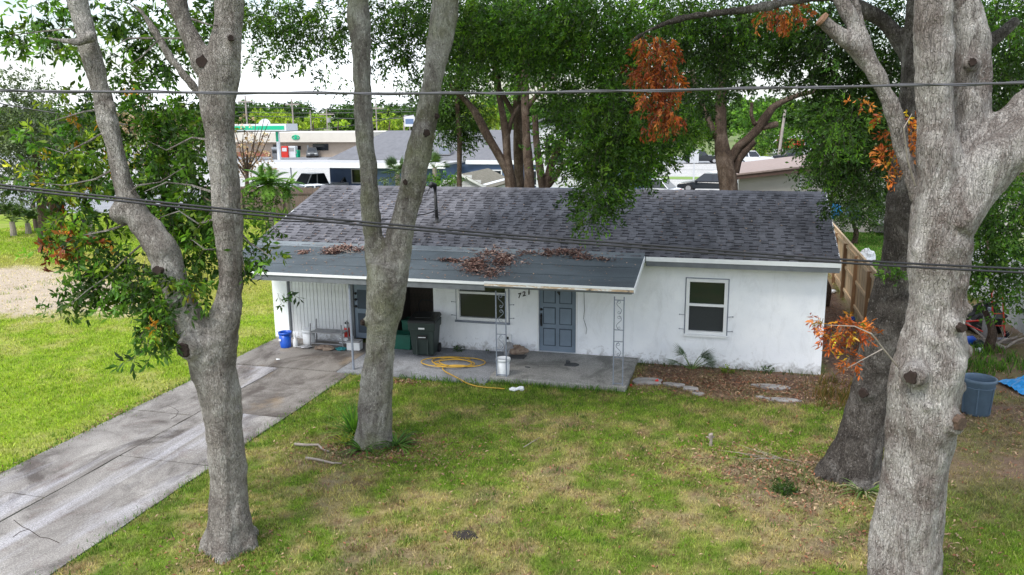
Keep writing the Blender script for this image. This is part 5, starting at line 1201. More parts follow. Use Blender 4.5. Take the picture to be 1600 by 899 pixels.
def crown(t, blobs, per=12, L=.09, W=.032, droop=.5, twig=.32, name='crown', th=.004, seed=1, twm=True, mat='leaf'):
    rg = np.random.default_rng(seed); base = np.array(t.location)
    V, C, TW = sprays(blobs, per, L, W, droop, twig, rg, True)
    o = quads_mesh(name, V - base, C, M[mat], t)
    if twm:
        tq = twig_quads(TW, th); tag(quads_mesh('twigs', tq - base, np.tile(np.array([(.10, .085, .07)]), (len(tq), 1)), M['dryleaf'], t), kind='stuff')
    return o
GO = np.concatenate([GREENS, BRIGHT[:2]])
def DA(off=0): return ((bA - CAM) @ HF + off) * 1.0
dA = 11.3
# leaves of tree A  (px, py, D, rx, ry, rz, sprays)
bl = []; GOA = np.concatenate([GREENS, BRIGHT, BRIGHT * 1.25, YELLOWG[:1] * .6])
for (px, py, D, rx, ry, n, *p2) in (
    (50, 55, 10.6, 46, 14, 34), (110, 45, 10.8, 30, 22, 22), (60, 10, 10.7, 60, 12, 22), (90, 75, 10.4, 34, 14, 22), (150, 12, 11.3, 40, 14, 16),
    (200, 40, 11.6, 40, 24, 26), (185, 75, 11.6, 30, 18, 20), (235, 60, 11.7, 40, 26, 32), (270, 55, 11.5, 26, 20, 20), (225, 120, 11.6, 40, 18, 26), (195, 118, 11.6, 22, 12, 12), (265, 95, 11.6, 26, 20, 20), (310, 50, 11.4, 26, 22, 26), (330, 20, 11.6, 26, 20, 22),
    (120, 160, 10.8, 50, 10, 18, 1), (135, 190, 10.8, 34, 16, 24, 1), (110, 235, 10.6, 40, 26, 44, 1), (150, 240, 10.7, 34, 24, 40, 1), (80, 275, 10.5, 46, 16, 36, 1), (135, 290, 10.5, 46, 18, 50, 1), (60, 200, 10.5, 30, 8, 10, 1), (170, 150, 10.8, 20, 10, 12, 1),
    (245, 165, 11.4, 34, 20, 36), (280, 180, 11.6, 34, 26, 46), (230, 215, 11.5, 30, 22, 36), (270, 235, 11.7, 44, 32, 80), (310, 220, 11.0, 24, 30, 38), (250, 280, 11.6, 42, 26, 60), (300, 290, 11.0, 30, 26, 46), (240, 320, 11.6, 34, 22, 36, 1), (230, 250, 11.2, 24, 24, 26, 1),
    (290, 340, 11.4, 40, 30, 70), (310, 380, 11.2, 34, 26, 56), (260, 345, 11.2, 26, 20, 30), (330, 330, 10.9, 22, 20, 24), (340, 185, 10.9, 16, 10, 8, 1), (362, 350, 11.0, 16, 16, 16), (385, 392, 11.0, 20, 18, 20), (382, 425, 11.0, 9, 14, 8), (325, 420, 11.3, 16, 18, 18), (412, 402, 11.0, 18, 6, 4),
    (120, 335, 10.4, 34, 18, 26, 1), (105, 380, 10.3, 36, 16, 26, 2), (75, 392, 10.3, 14, 10, 8, 2), (95, 350, 10.3, 24, 14, 12, 2), (130, 410, 10.4, 26, 16, 20), (165, 400, 10.5, 24, 20, 22), (175, 440, 10.6, 36, 26, 60), (135, 460, 10.5, 34, 16, 28), (105, 480, 10.4, 14, 10, 8), (215, 430, 10.8, 30, 26, 46), (220, 470, 10.9, 26, 16, 22),
    (160, 370, 10.5, 24, 16, 12, 1), (250, 460, 10.8, 20, 14, 18), (265, 480, 10.7, 30, 14, 24), (290, 440, 10.7, 20, 18, 16, 1), (310, 452, 10.7, 20, 12, 16), (240, 510, 10.7, 22, 16, 20), (260, 530, 10.7, 16, 12, 10), (228, 548, 10.7, 14, 14, 10), (255, 500, 10.7, 16, 8, 8, 1),
    (420, 360, 11.2, 8, 20, 5), (435, 460, 11.2, 10, 8, 3), (345, 30, 11.9, 60, 24, 30), (250, 15, 11.9, 60, 14, 30)):
    k = D / CF; pal2 = None if not p2 else (np.concatenate([GOLD, YELLOWG]) if p2[0] == 1 else RUST)
    if py > 130 and px > 190: D -= .45
    bl.append((P(px, py, D), (rx * k, .28, ry * k), int(n * 1.15), GOA, pal2, .25 if p2 and p2[0] == 1 else .38) if pal2 is not None else (P(px, py, D), (rx * k, .28, ry * k), int(n * 1.15), GOA))
crown(tA, bl, 10, .112, .040, .35, .22, seed=5)
# thin limbs that carry those leaves
lb = B(); rr = random.Random(6)
for (pts) in (
    [(236, 370), (200, 400), (170, 430), (135, 455), (105, 480)], [(215, 345), (170, 360), (120, 370), (80, 395)], [(270, 440), (250, 480), (235, 520), (228, 552)], [(185, 260), (150, 280), (100, 290), (50, 285)], [(173, 200), (140, 220), (100, 240), (70, 230)],
    [(330, 300), (300, 290), (260, 285), (225, 300)], [(335, 220), (300, 215), (260, 235), (230, 220)], [(345, 340), (310, 350), (280, 330), (250, 340)], [(345, 390), (320, 390), (300, 375)], [(373, 360), (390, 380), (410, 392), (432, 410)], [(373, 375), (380, 410), (384, 440)], [(165, 170), (130, 175), (80, 190)],
    [(130, 60), (110, 45), (60, 50), (20, 55)], [(283, 60), (250, 60), (220, 90), (190, 110)], [(300, 30), (330, 40), (350, 40)], [(310, 520), (300, 490), (310, 465)], [(195, 310), (215, 290), (250, 285), (290, 260)], [(240, 60), (200, 60), (175, 75)]):
    q = [onbase(px, py, bA, rr.uniform(-.25, .1) * (i > 0)) for i, (px, py) in enumerate(pts)]; shift(B().tube(q, [.016 - .012 * i / (len(q) - 1) for i in range(len(q))], 5), bA).obj('limb', BK_A, tA)

# tree D and B crowns: the canopy that hangs over the house
def canopy(lst, dens=1.0, L=.09, pal=GREENS):
    out = []
    for q in lst:
        px, py, D, rx, ry = q[:5]; dd = q[5] if len(q) > 5 else 1.0; pl = q[6] if len(q) > 6 else pal
        k = D / CF; RX, RY = rx * k, ry * k; n = dens * dd * RX * RY * 3.14 * 3.0 / (12 * L * L * .30 * .6)
        out.append((P(px, py, D), (RX, max(.5, (RX + RY) * .45), RY), n, pl))
    return out
crown(tD, canopy([
    (760, 40, 19, 90, 60, .9), (850, 30, 18, 90, 60), (930, 40, 17.5, 80, 60), (880, 100, 18.5, 70, 50, .7), (965, 110, 17.5, 40, 60), (900, 165, 18.5, 60, 40, .8, GO), (960, 185, 17, 55, 50, 1, GO), (940, 250, 17, 60, 45, .9, GO), (985, 245, 17.5, 55, 45, 1), (1030, 225, 18, 40, 34, .8),
    (935, 300, 16.5, 45, 32, 1, GO), (925, 335, 16.3, 28, 24, .8, GO), (865, 235, 18.5, 30, 30, .5), (1055, 190, 18.5, 36, 36, .8), (820, 110, 19.5, 40, 30, .4),
    (1040, 20, 18, 70, 40), (1120, 50, 19, 80, 60, 1, DARKG), (1110, 120, 20, 50, 50, .6, DARKG), (1200, 30, 18, 90, 40, .8), (1250, 90, 18, 50, 50, .9, DARKG), (1300, 60, 17, 60, 60, 1, DARKG), (1330, 140, 17.5, 50, 60, 1, DARKG), (1380, 60, 17, 50, 80, 1, DARKG),
    (1290, 180, 18, 40, 40, .6), (1330, 220, 17.5, 60, 40, .9, DARKG), (1300, 250, 17, 40, 40, .6), (1350, 270, 17.5, 50, 40, .9, DARKG), (1320, 320, 18, 36, 20, .6, DARKG), (1400, 170, 18, 40, 80, 1, DARKG), (1280, 225, 16.5, 34, 30, .4),
    (1560, 30, 16, 60, 50, 1), (1560, 110, 16, 40, 40, .8, DARKG), (1545, 180, 17, 30, 40, .9, DARKG), (1600, 90, 17, 30, 70, .9, DARKG), (1510, 60, 17, 30, 50, .6), (1580, 320, 18, 50, 50, .7)], 1.0, .09, np.concatenate([GREENS, BRIGHT]) * 1.25), 11, .112, .040, .5, .34, seed=8)
crown(tD, canopy([(1300, 175, 15, 30, 22, .5, BRIGHT), (1345, 170, 15, 40, 18, .4, BRIGHT), (1320, 205, 14.5, 36, 26, .5, BRIGHT), (1530, 30, 13.5, 36, 26, .7, BRIGHT), (1590, 50, 13.5, 26, 20, .5, BRIGHT), (1290, 90, 15, 30, 12, .25, BRIGHT)], 1.0), 12, .095, .03, .6, .3, 'sprig', seed=9)
dead = [(P(px, py, D), (rx * .95 * D / CF, .3, ry * D / CF), int(n * .62), np.concatenate([ORANGE * .8, RUST])) for px, py, D, rx, ry, n in (
    (1010, 60, 14.4, 26, 12, 34), (1040, 78, 14.3, 24, 22, 56), (1010, 110, 14.3, 24, 22, 70), (1045, 125, 14.3, 22, 24, 64), (1020, 150, 14.3, 24, 14, 36), (1045, 180, 14.3, 24, 18, 50), (1010, 190, 14.3, 22, 5, 10), (1225, 8, 14, 36, 12, 34), (1245, 30, 14, 12, 12, 8), (1212, 20, 14, 26, 8, 14), (1500, 5, 14, 14, 8, 5))]
crown(tD, dead, 12, .10, .036, 1.3, .22, 'dead_foliage', seed=10)
deadc = [(P(px, py, D), (rx * D / CF, .2, ry * D / CF), n, ORANGE, GOLD, .1) for px, py, D, rx, ry, n in (
    (1390, 180, 9.2, 20, 8, 9), (1410, 205, 9.0, 26, 18, 26), (1395, 240, 9.0, 20, 16, 16), (1432, 190, 9.0, 10, 10, 6), (1425, 240, 9.0, 10, 14, 7), (1385, 270, 9.0, 7, 20, 7), (1345, 160, 9.4, 14, 8, 4),
    (1320, 510, 9.2, 26, 14, 34), (1345, 515, 9.2, 14, 12, 12), (1290, 505, 9.2, 18, 6, 8), (1330, 560, 9.2, 12, 12, 10), (1300, 525, 9.2, 14, 10, 10))]
crown(tC, deadc, 10, .07, .022, .5, .14, 'dead_foliage', seed=11)
tb_ = B().tube([onbase(1403, 573, bC, -.1), onbase(1380, 545, bC, -.2), onbase(1362, 522, bC, -.3), onbase(1335, 510, bC, -.3), onbase(1290, 508, bC, -.3)], [.010, .009, .008, .006, .003], 5); shift(tb_, bC).obj('dead_twig', M['wood'], tC); tb_ = B().tube([onbase(1380, 545, bC, -.2), onbase(1352, 560, bC, -.3), onbase(1325, 575, bC, -.3)], [.007, .005, .003], 5)
shift(tb_, bC).obj('dead_twig', M['wood'], tC); tb_ = B().tube([onbase(1430, 290, bC, -.1), onbase(1418, 250, bC, -.2), onbase(1412, 200, bC, -.3), onbase(1425, 178, bC, -.3)], [.010, .009, .007, .004], 5)
shift(tb_, bC).obj('dead_twig', M['wood'], tC)
crown(tB, canopy([(430, 30, 16.5, 60, 36, .9), (420, 80, 16, 44, 22, .45), (480, 50, 16.5, 60, 44, .9), (500, 100, 16, 36, 20, .35), (540, 30, 17, 40, 50, .7), (520, 120, 16.5, 24, 14, .3), (610, 30, 17.5, 50, 40, .9), (610, 85, 17.5, 34, 40, .6), (640, 60, 18, 30, 60, .8), (650, 130, 19, 26, 20, .4), (730, 60, 18.5, 50, 60, .8), (400, 10, 15.5, 60, 26, .5), (620, 155, 18, 40, 16, .25), (670, 20, 18.5, 60, 40, .9)], 1.0, .095, GREENS), 12, .095, .036, .5, .32, seed=12)

# the crowns of the four trees go on above the picture and shade the yard
def overhead(t, blobs, seed):
    rg = np.random.default_rng(seed); b_ = [((x, y, z), (rx, ry, rz), n, GREENS) for x, y, z, rx, ry, rz, n in blobs]
    V, C, TW = sprays(b_, 10, .20, .085, .4, .6, rg, True); quads_mesh('upper_crown', V - np.array(t.location), C, M['leaf'], t)
overhead(tA, [(-3.2, -9.5, 12.2, 2.4, 2.2, 1.3, 520), (-1.0, -8.5, 13.2, 2.4, 2.2, 1.3, 520)], 201)
overhead(tB, [(-1.8, -5.8, 12.8, 2.6, 2.4, 1.4, 620), (.8, -5.2, 12.6, 2.2, 2.2, 1.3, 480), (-3.0, -3.2, 12.0, 2.0, 2.0, 1.2, 380)], 202)
overhead(tC, [(6.6, -8.6, 12.0, 2.6, 2.4, 1.3, 650), (4.4, -9.4, 12.8, 2.2, 2.0, 1.2, 420), (8.8, -7.0, 12.2, 2.2, 2.2, 1.2, 480)], 203)
overhead(tD, [(6.5, -4.8, 12.6, 3.0, 2.8, 1.4, 800), (3.4, -3.8, 12.0, 2.6, 2.4, 1.3, 600), (9.2, -2.6, 12.0, 2.4, 2.6, 1.3, 560), (5.5, -1.0, 12.2, 3.0, 2.2, 1.3, 620)], 204)
weeds('weeds', [(bA[0] + .36 * math.cos(a) + random.uniform(-.08, .08), bA[1] + .34 * math.sin(a) + random.uniform(-.08, .08)) for a in np.linspace(0, 6.28, 24)], .09, 16, np.concatenate([BRIGHT, np.array([(.36, .30, .14)])]), 'short tufts round the foot of the leaning left oak', 21)
weeds('weeds', [(bD[0] - .5 + random.uniform(-.5, .9), bD[1] - .55 + random.uniform(-.12, .08)) for a in range(20)], .09, 14, np.concatenate([DARKG, np.array([(.30, .25, .12)])]), 'short tufts at the roots of the dark oak', 22)
scatter_leaves('leaf_litter', [(bA[0], bA[1] - .2, .45, .3, 260)], 'dead leaves around the foot of the leaning left oak', 9)

# ================================================================== BEHIND THE HOUSE
def far_tree(name, label, base, chains, blobs, mat=BK_E, L=.16, W=.07, per=10, group=None, seed=1, droop=.4, twig=.5, cat='tree', n=10, th=.01, rough=.05, crown_mat='leaf'):
    t = thing(name, label, cat, base, group=group)
    if chains:
        tb = trunk_mesh('trunk', chains, base, .35, .6, 5, n, seed, rough); shift(tb, base).obj('trunk', mat, t, smooth=True)
    if blobs:
        rg = np.random.default_rng(seed + 100); V, C, TW = sprays(blobs, per, L, W, droop, twig, rg, True); quads_mesh('crown', V - np.array(base), C, M[crown_mat], t)
    return t
def BL(lst, pal, L, dens=1.0, rzk=1.0, per=10):
    out = []
    for q in lst:
        px, py, D, rx, ry = q[:5]; dd = q[5] if len(q) > 5 else 1.0; pl = q[6] if len(q) > 6 else pal; k = D / CF; RX, RY = rx * k, ry * k
        out.append((P(px, py, D), (RX, (RX + RY) * .5 * rzk, RY), max(3, dens * dd * RX * RY * 3.14 * 3.0 / (per * L * L * .45 * .5)), pl))
    return out
def base_at(px, D, py=None):
    """ground point seen in the direction of column px at distance D"""
    p = P(px, 300, D); return np.array((p[0], p[1], 0.0))
def CHf(lst, base): return CH(lst, base)
q1 = base_at(800, 36)
tG = far_tree('multi_stem_oak', 'oak of two brown stems behind the house, its left stem leaning over the shed', q1, [[(q1, .30)] + CH([(800, 320, 22), (798, 292, 17), (793, 250, 13), (791, 210, 13), (785, 175, 11), (780, 150, 10), (775, 110, 10), (760, 50, 9)], q1), CH([(797, 280, 14), (788, 258, 13), (775, 235, 13), (760, 210, 13), (749, 188, 12), (740, 172, 11), (728, 158, 9), (700, 130, 7)], q1), CH([(792, 215, 8), (800, 185, 7), (812, 165, 6)], q1)],
    BL([(760, 90, 35, 70, 50, 1), (700, 110, 35, 40, 30, .8), (730, 30, 35, 80, 50, 1), (690, 150, 36, 30, 16, .5)], GREENS, .15), seed=21)
q2 = base_at(811, 38)
far_tree('tall_oak', 'straight thick dark stemmed oak directly behind its neighbour, second stem from the left', q2, [[(q2, .34)] + CH([(811, 320, 22), (811, 278, 16), (810, 230, 15), (809, 170, 15), (812, 110, 13), (815, 50, 12)], q2), CH([(810, 190, 9), (795, 165, 8), (784, 145, 7), (770, 120, 6)], q2)],
    BL([(810, 60, 38, 90, 60, 1.1), (860, 120, 38, 46, 22, .6), (800, 10, 38, 120, 40, 1)], DARKG, .16), seed=22)
q3 = base_at(828, 34)
far_tree('tall_oak', 'gnarled brown oak stem behind the house with a bulge at its foot', q3, [[(q3, .30)] + CH([(828, 320, 18), (827, 292, 16), (826, 262, 15), (823, 220, 13), (821, 170, 13), (820, 120, 12), (826, 60, 10)], q3), CH([(822, 170, 9), (838, 150, 8), (852, 135, 6), (870, 115, 5)], q3)],
    BL([(840, 70, 34, 70, 50, .8), (880, 60, 34, 60, 50, .8)], GREENS, .14), seed=23)
q4 = base_at(850, 35)
far_tree('leaning_oak', 'dark oak with two low stems forming a narrow V behind the house', q4, [[(q4, .25)] + CH([(852, 315, 18), (847, 290, 13), (842, 250, 12), (838, 220, 10), (836, 180, 8)], q4), CH([(853, 295, 13), (860, 262, 12), (868, 240, 10), (880, 215, 9), (895, 190, 7)], q4), CH([(857, 290, 10), (872, 270, 9), (885, 250, 7)], q4)],
    BL([(900, 215, 35, 50, 50, .9), (880, 160, 35, 40, 20, .5), (960, 260, 34, 60, 36, .9, DARKG), (930, 215, 34, 40, 40, .8), (1000, 220, 34, 50, 50, .9, DARKG)], GREENS, .14), seed=24)
q5 = base_at(718, 40)
far_tree('slim_tree', 'slim dark stemmed tree before the blue house', q5, [[(q5, .12)] + CH([(718, 320, 9), (718, 270, 8), (718, 220, 8), (716, 180, 7), (712, 120, 6)], q5)],
    BL([(715, 185, 40, 34, 36, 1, DARKG), (735, 215, 40, 22, 20, .6, DARKG), (700, 210, 40, 24, 16, .5), (690, 160, 40, 40, 26, .9, DARKG), (748, 170, 40, 20, 26, .6), (705, 130, 40, 50, 20, .9, DARKG)], GREENS, .13), seed=25)
q6 = base_at(1139, 33)
far_tree('forked_oak', 'stout brown oak with heavy bent limb rising behind the right half of the roof', q6, [[(q6, .42)] + CH([(1139, 330, 34), (1139, 300, 28), (1138, 280, 30), (1134, 255, 28), (1129, 235, 22), (1126, 212, 19), (1126, 180, 18), (1128, 140, 16), (1132, 90, 15), (1136, 30, 13)], q6),
     CH([(1142, 250, 14), (1152, 230, 14), (1168, 218, 14), (1184, 202, 15), (1196, 184, 15), (1207, 168, 12), (1225, 158, 9), (1250, 148, 7), (1290, 140, 5)], q6), CH([(1148, 270, 14), (1153, 250, 13), (1164, 236, 13), (1178, 221, 11)], q6), CH([(1188, 200, 10), (1206, 196, 11), (1215, 194, 10)], q6), CH([(1180, 196, 7), (1173, 180, 6), (1175, 160, 5)], q6), CH([(1127, 225, 13), (1112, 200, 10), (1096, 160, 9), (1080, 110, 8)], q6)],
    BL([(1120, 100, 33, 80, 50, 1, DARKG), (1060, 150, 34, 60, 70, 1, DARKG), (1080, 205, 33, 40, 24, .8), (1170, 70, 34, 70, 44, .7), (1240, 40, 34, 80, 40, .8), (1260, 120, 34, 50, 24, .4, DARKG), (1230, 165, 33, 34, 7, .3), (1010, 80, 34, 70, 80, 1, DARKG), (960, 110, 34, 50, 60, .8, DARKG)], GREENS, .14), seed=26)
# the dense bushes at the right, over the side fence
for i, (lab, px, D, blobs, pal, LL) in enumerate((
    ('dark leafy tree hanging over the roof end and side fence', 1300, 24, [(1280, 210, 24, 40, 36, .7), (1320, 250, 24, 50, 40, 1), (1300, 290, 24, 36, 26, .8), (1350, 200, 24, 50, 60, 1), (1380, 280, 24, 40, 40, 1), (1340, 150, 25, 60, 40, 1), (1270, 265, 24, 20, 24, .4), (1255, 300, 24, 14, 16, .3)], DARKG, .11),
    ('dense green shrub behind the white fence at the right edge', 1570, 19, [(1560, 300, 19, 46, 40, 1), (1590, 360, 19, 36, 50, 1), (1540, 370, 19, 30, 44, 1), (1570, 420, 18.5, 40, 40, 1.2), (1545, 430, 18.5, 30, 36, 1.1), (1530, 400, 18.5, 22, 40, 1), (1530, 330, 19, 24, 40, 1), (1595, 450, 18.5, 16, 26, .8), (1560, 455, 18.3, 26, 22, .7)], GO, .12),
    ('dark green shrub under the oak beyond the new fence', 1340, 36, [(1340, 330, 36, 46, 24, 1), (1370, 310, 36, 40, 30, 1), (1305, 335, 36, 20, 18, .8)], DARKG, .12),
    ('tall dark tree filling the top right corner behind the pale oak', 1560, 24, [(1560, 60, 24, 60, 60, 1), (1590, 140, 24, 40, 60, 1), (1540, 200, 24, 40, 60, 1), (1600, 250, 24, 40, 60, 1), (1530, 130, 24, 30, 50, 1)], DARKG, .12))):
    q = base_at(px, D); c0 = P(px, 340, D)
    far_tree('leafy_tree' if i in (0, 3) else 'shrub', lab, q, [[(q, .12), (q + np.array((.1, 0, .5)), .10), (q + np.array((-.1, .1, 1.0)), .06)] + ([(q + np.array((-.1, .1, 2.6)), .07), (q + np.array((.2, .1, 4.2)), .04)] if i in (0, 3) else [])], BL(blobs, pal, LL), seed=30 + i, cat='tree' if i in (0, 3) else 'shrub', L=LL, W=LL * .42)
# backdrop wood at the right, far dark trees
def clump(label, px, D, blobs, pal, L, seed, name='bushy_tree', group=None, cat='tree'):
    q = base_at(px, D); zt3 = .8 if cat == 'shrub' else 5; far_tree(name, label, q, [[(q, .05 * zt3), (q + np.array((.1, 0, zt3 * .5)), .035 * zt3), (q + np.array((0, .1, zt3)), .02 * zt3)]], BL(blobs, pal, L, .8), seed=seed, L=L, W=L * .5, twig=L * 3, cat=cat, group=group, per=10)
clump('grey green feathery tree at the far left behind the lawn', 60, 38, [(20, 180, 38, 50, 60, .9), (70, 210, 38, 60, 60, 1), (30, 250, 38, 60, 50, 1), (110, 250, 38, 40, 40, .8), (60, 140, 39, 40, 30, .5), (120, 200, 38, 30, 30, .5), (20, 300, 38, 50, 24, .7), (95, 290, 38, 40, 20, .6), (10, 110, 39, 30, 20, .3)], GREYG, .16, 41, 'feathery_tree')
clump('bushy green shrub mass between the cut palm stump and oak leaves', 160, 42, [(160, 280, 42, 40, 24, .8), (130, 300, 42, 24, 18, .8), (200, 300, 42, 24, 20, .5)], GREENS, .16, 42, 'shrub', None, 'shrub')
def bare_tree(label, px, D, blobs, seed):
    q = base_at(px, D); ch = [[(q, .16), (q + np.array((.1, 0, 2)), .12), (q + np.array((.3, 0, 4)), .06)]]
    rr = random.Random(seed)
    for _ in range(10):
        a = rr.uniform(0, 6.28); ch.append([(q + np.array((.1, 0, 1.6 + rr.random())), .06), (q + np.array((math.cos(a) * 1.2, math.sin(a) * 1.0, 3.4 + rr.random())), .035), (q + np.array((math.cos(a) * 2.2, math.sin(a) * 1.6, 4.6 + 1.6 * rr.random())), .015)])
    far_tree('dying_tree', label, q, ch, BL(blobs, PINKB, .18, .5), seed=seed, L=.18, W=.09, twig=.5)
bare_tree('sparse tree of pinkish dead leaves beside the filling station', 385, 52, [(385, 225, 52, 34, 22, .7), (400, 255, 52, 30, 16, .6), (375, 190, 52, 20, 12, .3), (360, 250, 52, 24, 20, .6)], 51)
bare_tree('wide pale brown tree seen through the leaves of the leaning oak', 255, 50, [(225, 190, 50, 50, 30, .8), (270, 215, 50, 50, 30, .8), (240, 245, 50, 50, 24, .6)], 52)
# palms
def palm(label, px, D, py_top, n, L_, seed, pal=DARKG, group=None, name='palm_tree'):
    q = base_at(px, D); zt = P(px, py_top, D)[2]
    fan_palm(name, label, q, n, L_, seed, pal, zt, 'palm', group, 1.0, .05)
def feather_palm(label, px, D, py_top, n, L_, seed, pal, tilt=1.0):
    q = base_at(px, D); zt = P(px, py_top, D)[2]; t = thing('palm_tree', label, 'palm', q); r = np.random.default_rng(seed); V = []; C = []
    B().tube([(0, 0, 0), (.05, 0, zt * .5), (0, 0, zt)], [.14, .11, .10], 9).obj('trunk', M['wood'], t)
    for i in range(n):
        a = r.uniform(0, 6.28); el = r.uniform(-.2, 1.3) * tilt; d = np.array((math.cos(a) * math.cos(el), math.sin(a) * math.cos(el), math.sin(el))); p = np.array((0, 0, zt)); c = pal[r.integers(0, len(pal))]
        m = 12
        for k in range(m):
            p2 = p + d * L_ / m; side = unit(np.cross(d, (0, 0, 1.0)))
            for s in (-1, 1):
                for e in (0, .5):
                    pp_ = p * (1 - e) + p2 * e; l = L_ * .30 * math.sin(PI * (k + e + 1.5) / (m + 2)); dd = unit(side * s + d * .6 - np.array((0, 0, .35))); w_ = d * L_ / m * .28
                    V.append([pp_, pp_ + dd * l * .5 + w_, pp_ + dd * l, pp_ + dd * l * .5 - w_]); C.append(c * r.uniform(.7, 1.4))
            p = p2; d = unit(d + np.array((0, 0, -.13)))
    quads_mesh('fronds', np.array(V), np.array(C), M['blade'], t)
feather_palm('bright green palm cluster in front of the old back fence', 420, 41, 288, 34, 1.5, 61, BRIGHT)
feather_palm('smaller palm tuft right of the bright palm cluster', 450, 42, 290, 16, 1.0, 62, BRIGHT)
clump('dark leafy bush at the foot of the palm cluster', 410, 40.5, [(405, 310, 40.5, 26, 26, .8), (440, 300, 40.5, 16, 16, .6), (385, 290, 40.5, 14, 14, .4)], GREENS, .13, 63, 'shrub', None, 'shrub')
for i, (px, D, top, n, L_, lab) in enumerate(((12, 41, 348, 26, 1.3, 'saw palmetto clump at the far left edge of the lawn'), (36, 42, 350, 20, 1.1, 'smaller saw palmetto right of the edge clump'), (135, 40, 345, 12, .8, 'low palmetto behind the hanging oak leaves'))):
    palm(lab, px, D, top, n, L_, 64 + i)
palm('grey green fan palm before the blue house, left of the forked tree', 622, 44, 272, 22, 1.2, 68, np.array([(.10, .16, .09), (.07, .12, .06)]))
palm('spiky dark fan palm before the blue house, right of the forked tree', 680, 44, 262, 18, 1.1, 69, np.array([(.05, .09, .04), (.07, .12, .05)]))
clump('bright green shrub below the spiky fan palm', 690, 43, [(690, 280, 43, 32, 13, 1), (665, 285, 43, 20, 12, .9)], BRIGHT, .12, 70, 'shrub', None, 'shrub')
clump('grey green shrub left of the bright shrub by the blue house', 612, 43, [(612, 282, 43, 22, 12, .9)], GREYG, .12, 71, 'shrub', None, 'shrub')
st_ = thing('palm_stump', 'cut palm trunk stump with a shaggy bark at the far left', 'palm stump', base_at(83, 44))
B().tube([(0, 0, 0), (.03, 0, 1.0), (-.02, 0, 2.0)], [.38, .33, .42], 12).obj('trunk', BK_E, st_)
r = np.random.default_rng(4); V = []
for i in range(260):
    a = r.uniform(0, 6.28); z = r.uniform(.1, 2.0); p = np.array((math.cos(a) * .36, math.sin(a) * .36, z)); o2 = np.array((math.cos(a), math.sin(a), 1.6)) * .16; s = np.array((-math.sin(a), math.cos(a), 0)) * .05; V.append([p - s, p + s, p + o2 + s * .3, p + o2 - s * .3])
quads_mesh('boots', np.array(V), np.tile(np.array([(.16, .10, .06)]), (260, 1)) * r.uniform(.4, 1.5, (260, 1)), M['dryleaf'], st_)
p_ = base_at(49, 43); tag(B().box(-.08, .08, -.08, .08, 0, 1.5).obj('bollard', M['fence_old'], at=p_), 'short dark wooden post left of the palm stump', 'post')
tyre = thing('tyre', 'black tyre leaning behind the hanging oak leaves', 'tyre', base_at(118, 43)); B().tube([(math.cos(a) * .34, 0, .42 + math.sin(a) * .34) for a in np.linspace(0, 2 * PI, 21)], .11, 8).obj('tread', M['rubberm'], tyre)

# ---- buildings
def hip_roof(b, x0, x1, y0, y1, z0, z1, over=.5):
    x0 -= over; x1 += over; y0 -= over; y1 += over; m = (y0 + y1) / 2; d = (y1 - y0) / 2
    return b.add([(x0, y0, z0), (x1, y0, z0), (x1, y1, z0), (x0, y1, z0), (x0 + d, m, z1), (x1 - d, m, z1)], [(0, 1, 5, 4), (1, 2, 5), (2, 3, 4, 5), (3, 0, 4), (3, 2, 1, 0)])
pa = P(437, 243, 57); YB = pa[1] + 4.0
bx0 = atY(505, 243, YB)[0]; bx1 = bx0 + 24
bh = thing('blue_house', 'low blue house with pale hipped roof and white carport behind the back fence', 'house', (bx0, YB, 0))
ze_ = 2.75
B().box(6.2, 23.4, .5, 9.5, 0, ze_ - .05).obj('wall', M['blue_wall'], bh)
zr_ = atY(650, 204, YB + 6)[2]
B().add([(.1, .3, ze_ + .02), (24, .3, ze_ + .02), (24, 11.5, ze_ + .02), (.1, 11.5, ze_ + .02), (2.6, 6, zr_), (21, 6, zr_)], [(0, 1, 5, 4), (1, 2, 5), (2, 3, 4, 5), (3, 0, 4), (3, 2, 1, 0)]).obj('roof', M['pale_roof'], bh)
B().box(-4.2, 11.0, -4.0, .25, ze_ - .12, ze_ + .0).obj('flat_roof', M['white_roof'], bh)
B().box(-4.25, 11.05, -4.08, -4.01, ze_ - .32, ze_ + .02).obj('fascia', M['white'], bh)
B().box(11.06, 23.9, .20, .27, ze_ - .26, ze_ + .03).obj('fascia', M['white'], bh)
B().box(.2, 6.2, .5, 9.5, 0, ze_ - .05).obj('carport_wall', M['blue_wall'], bh)
B().box(4.9, 10.6, -3.2, .45, 0, ze_ - .13).obj('annex_wall', M['blue_wall'], bh)
B().box(5.0, 5.2, -3.7, -3.5, 0, ze_ - .13).obj('post', M['white'], bh); B().box(-.6, -.54, -3.8, -3.74, 0, ze_ - .13).obj('post', M['grey_metal'], bh)
for x0, x1 in ((2.0, 3.1), (3.6, 4.6)):
    w_ = B().box(x0, x1, .42, .49, 1.0, 2.1).obj('window', M['white'], bh); B().box(x0 + .08, x1 - .08, .40, .418, 1.08, 2.02).obj('pane', M['carglass'], w_)
for x0, x1 in ((12.5, 13.7), (15.4, 16.8)):
    w_ = B().box(x0, x1, .42, .49, 1.0, 2.1).obj('window', M['white'], bh); B().box(x0 + .08, x1 - .08, .40, .418, 1.08, 2.02).obj('pane', M['carglass'], w_)
ac = thing('air_conditioner', 'grey air conditioning unit standing on the blue house roof', 'air conditioner', atY(696, 244, YB + 1.3) + np.array((0, 0, .0)))
B().box(-.45, .45, -.3, .3, .08, .80).obj('case', M['cloth'], ac, bevel=.02); B().box(-.40, .40, -.31, -.302, .14, .74).obj('grille', M['grey_metal'], ac)
for sx in (-.38, .38): B().box(sx - .03, sx + .03, -.25, .25, 0, .08).obj('foot', M['black'], ac)
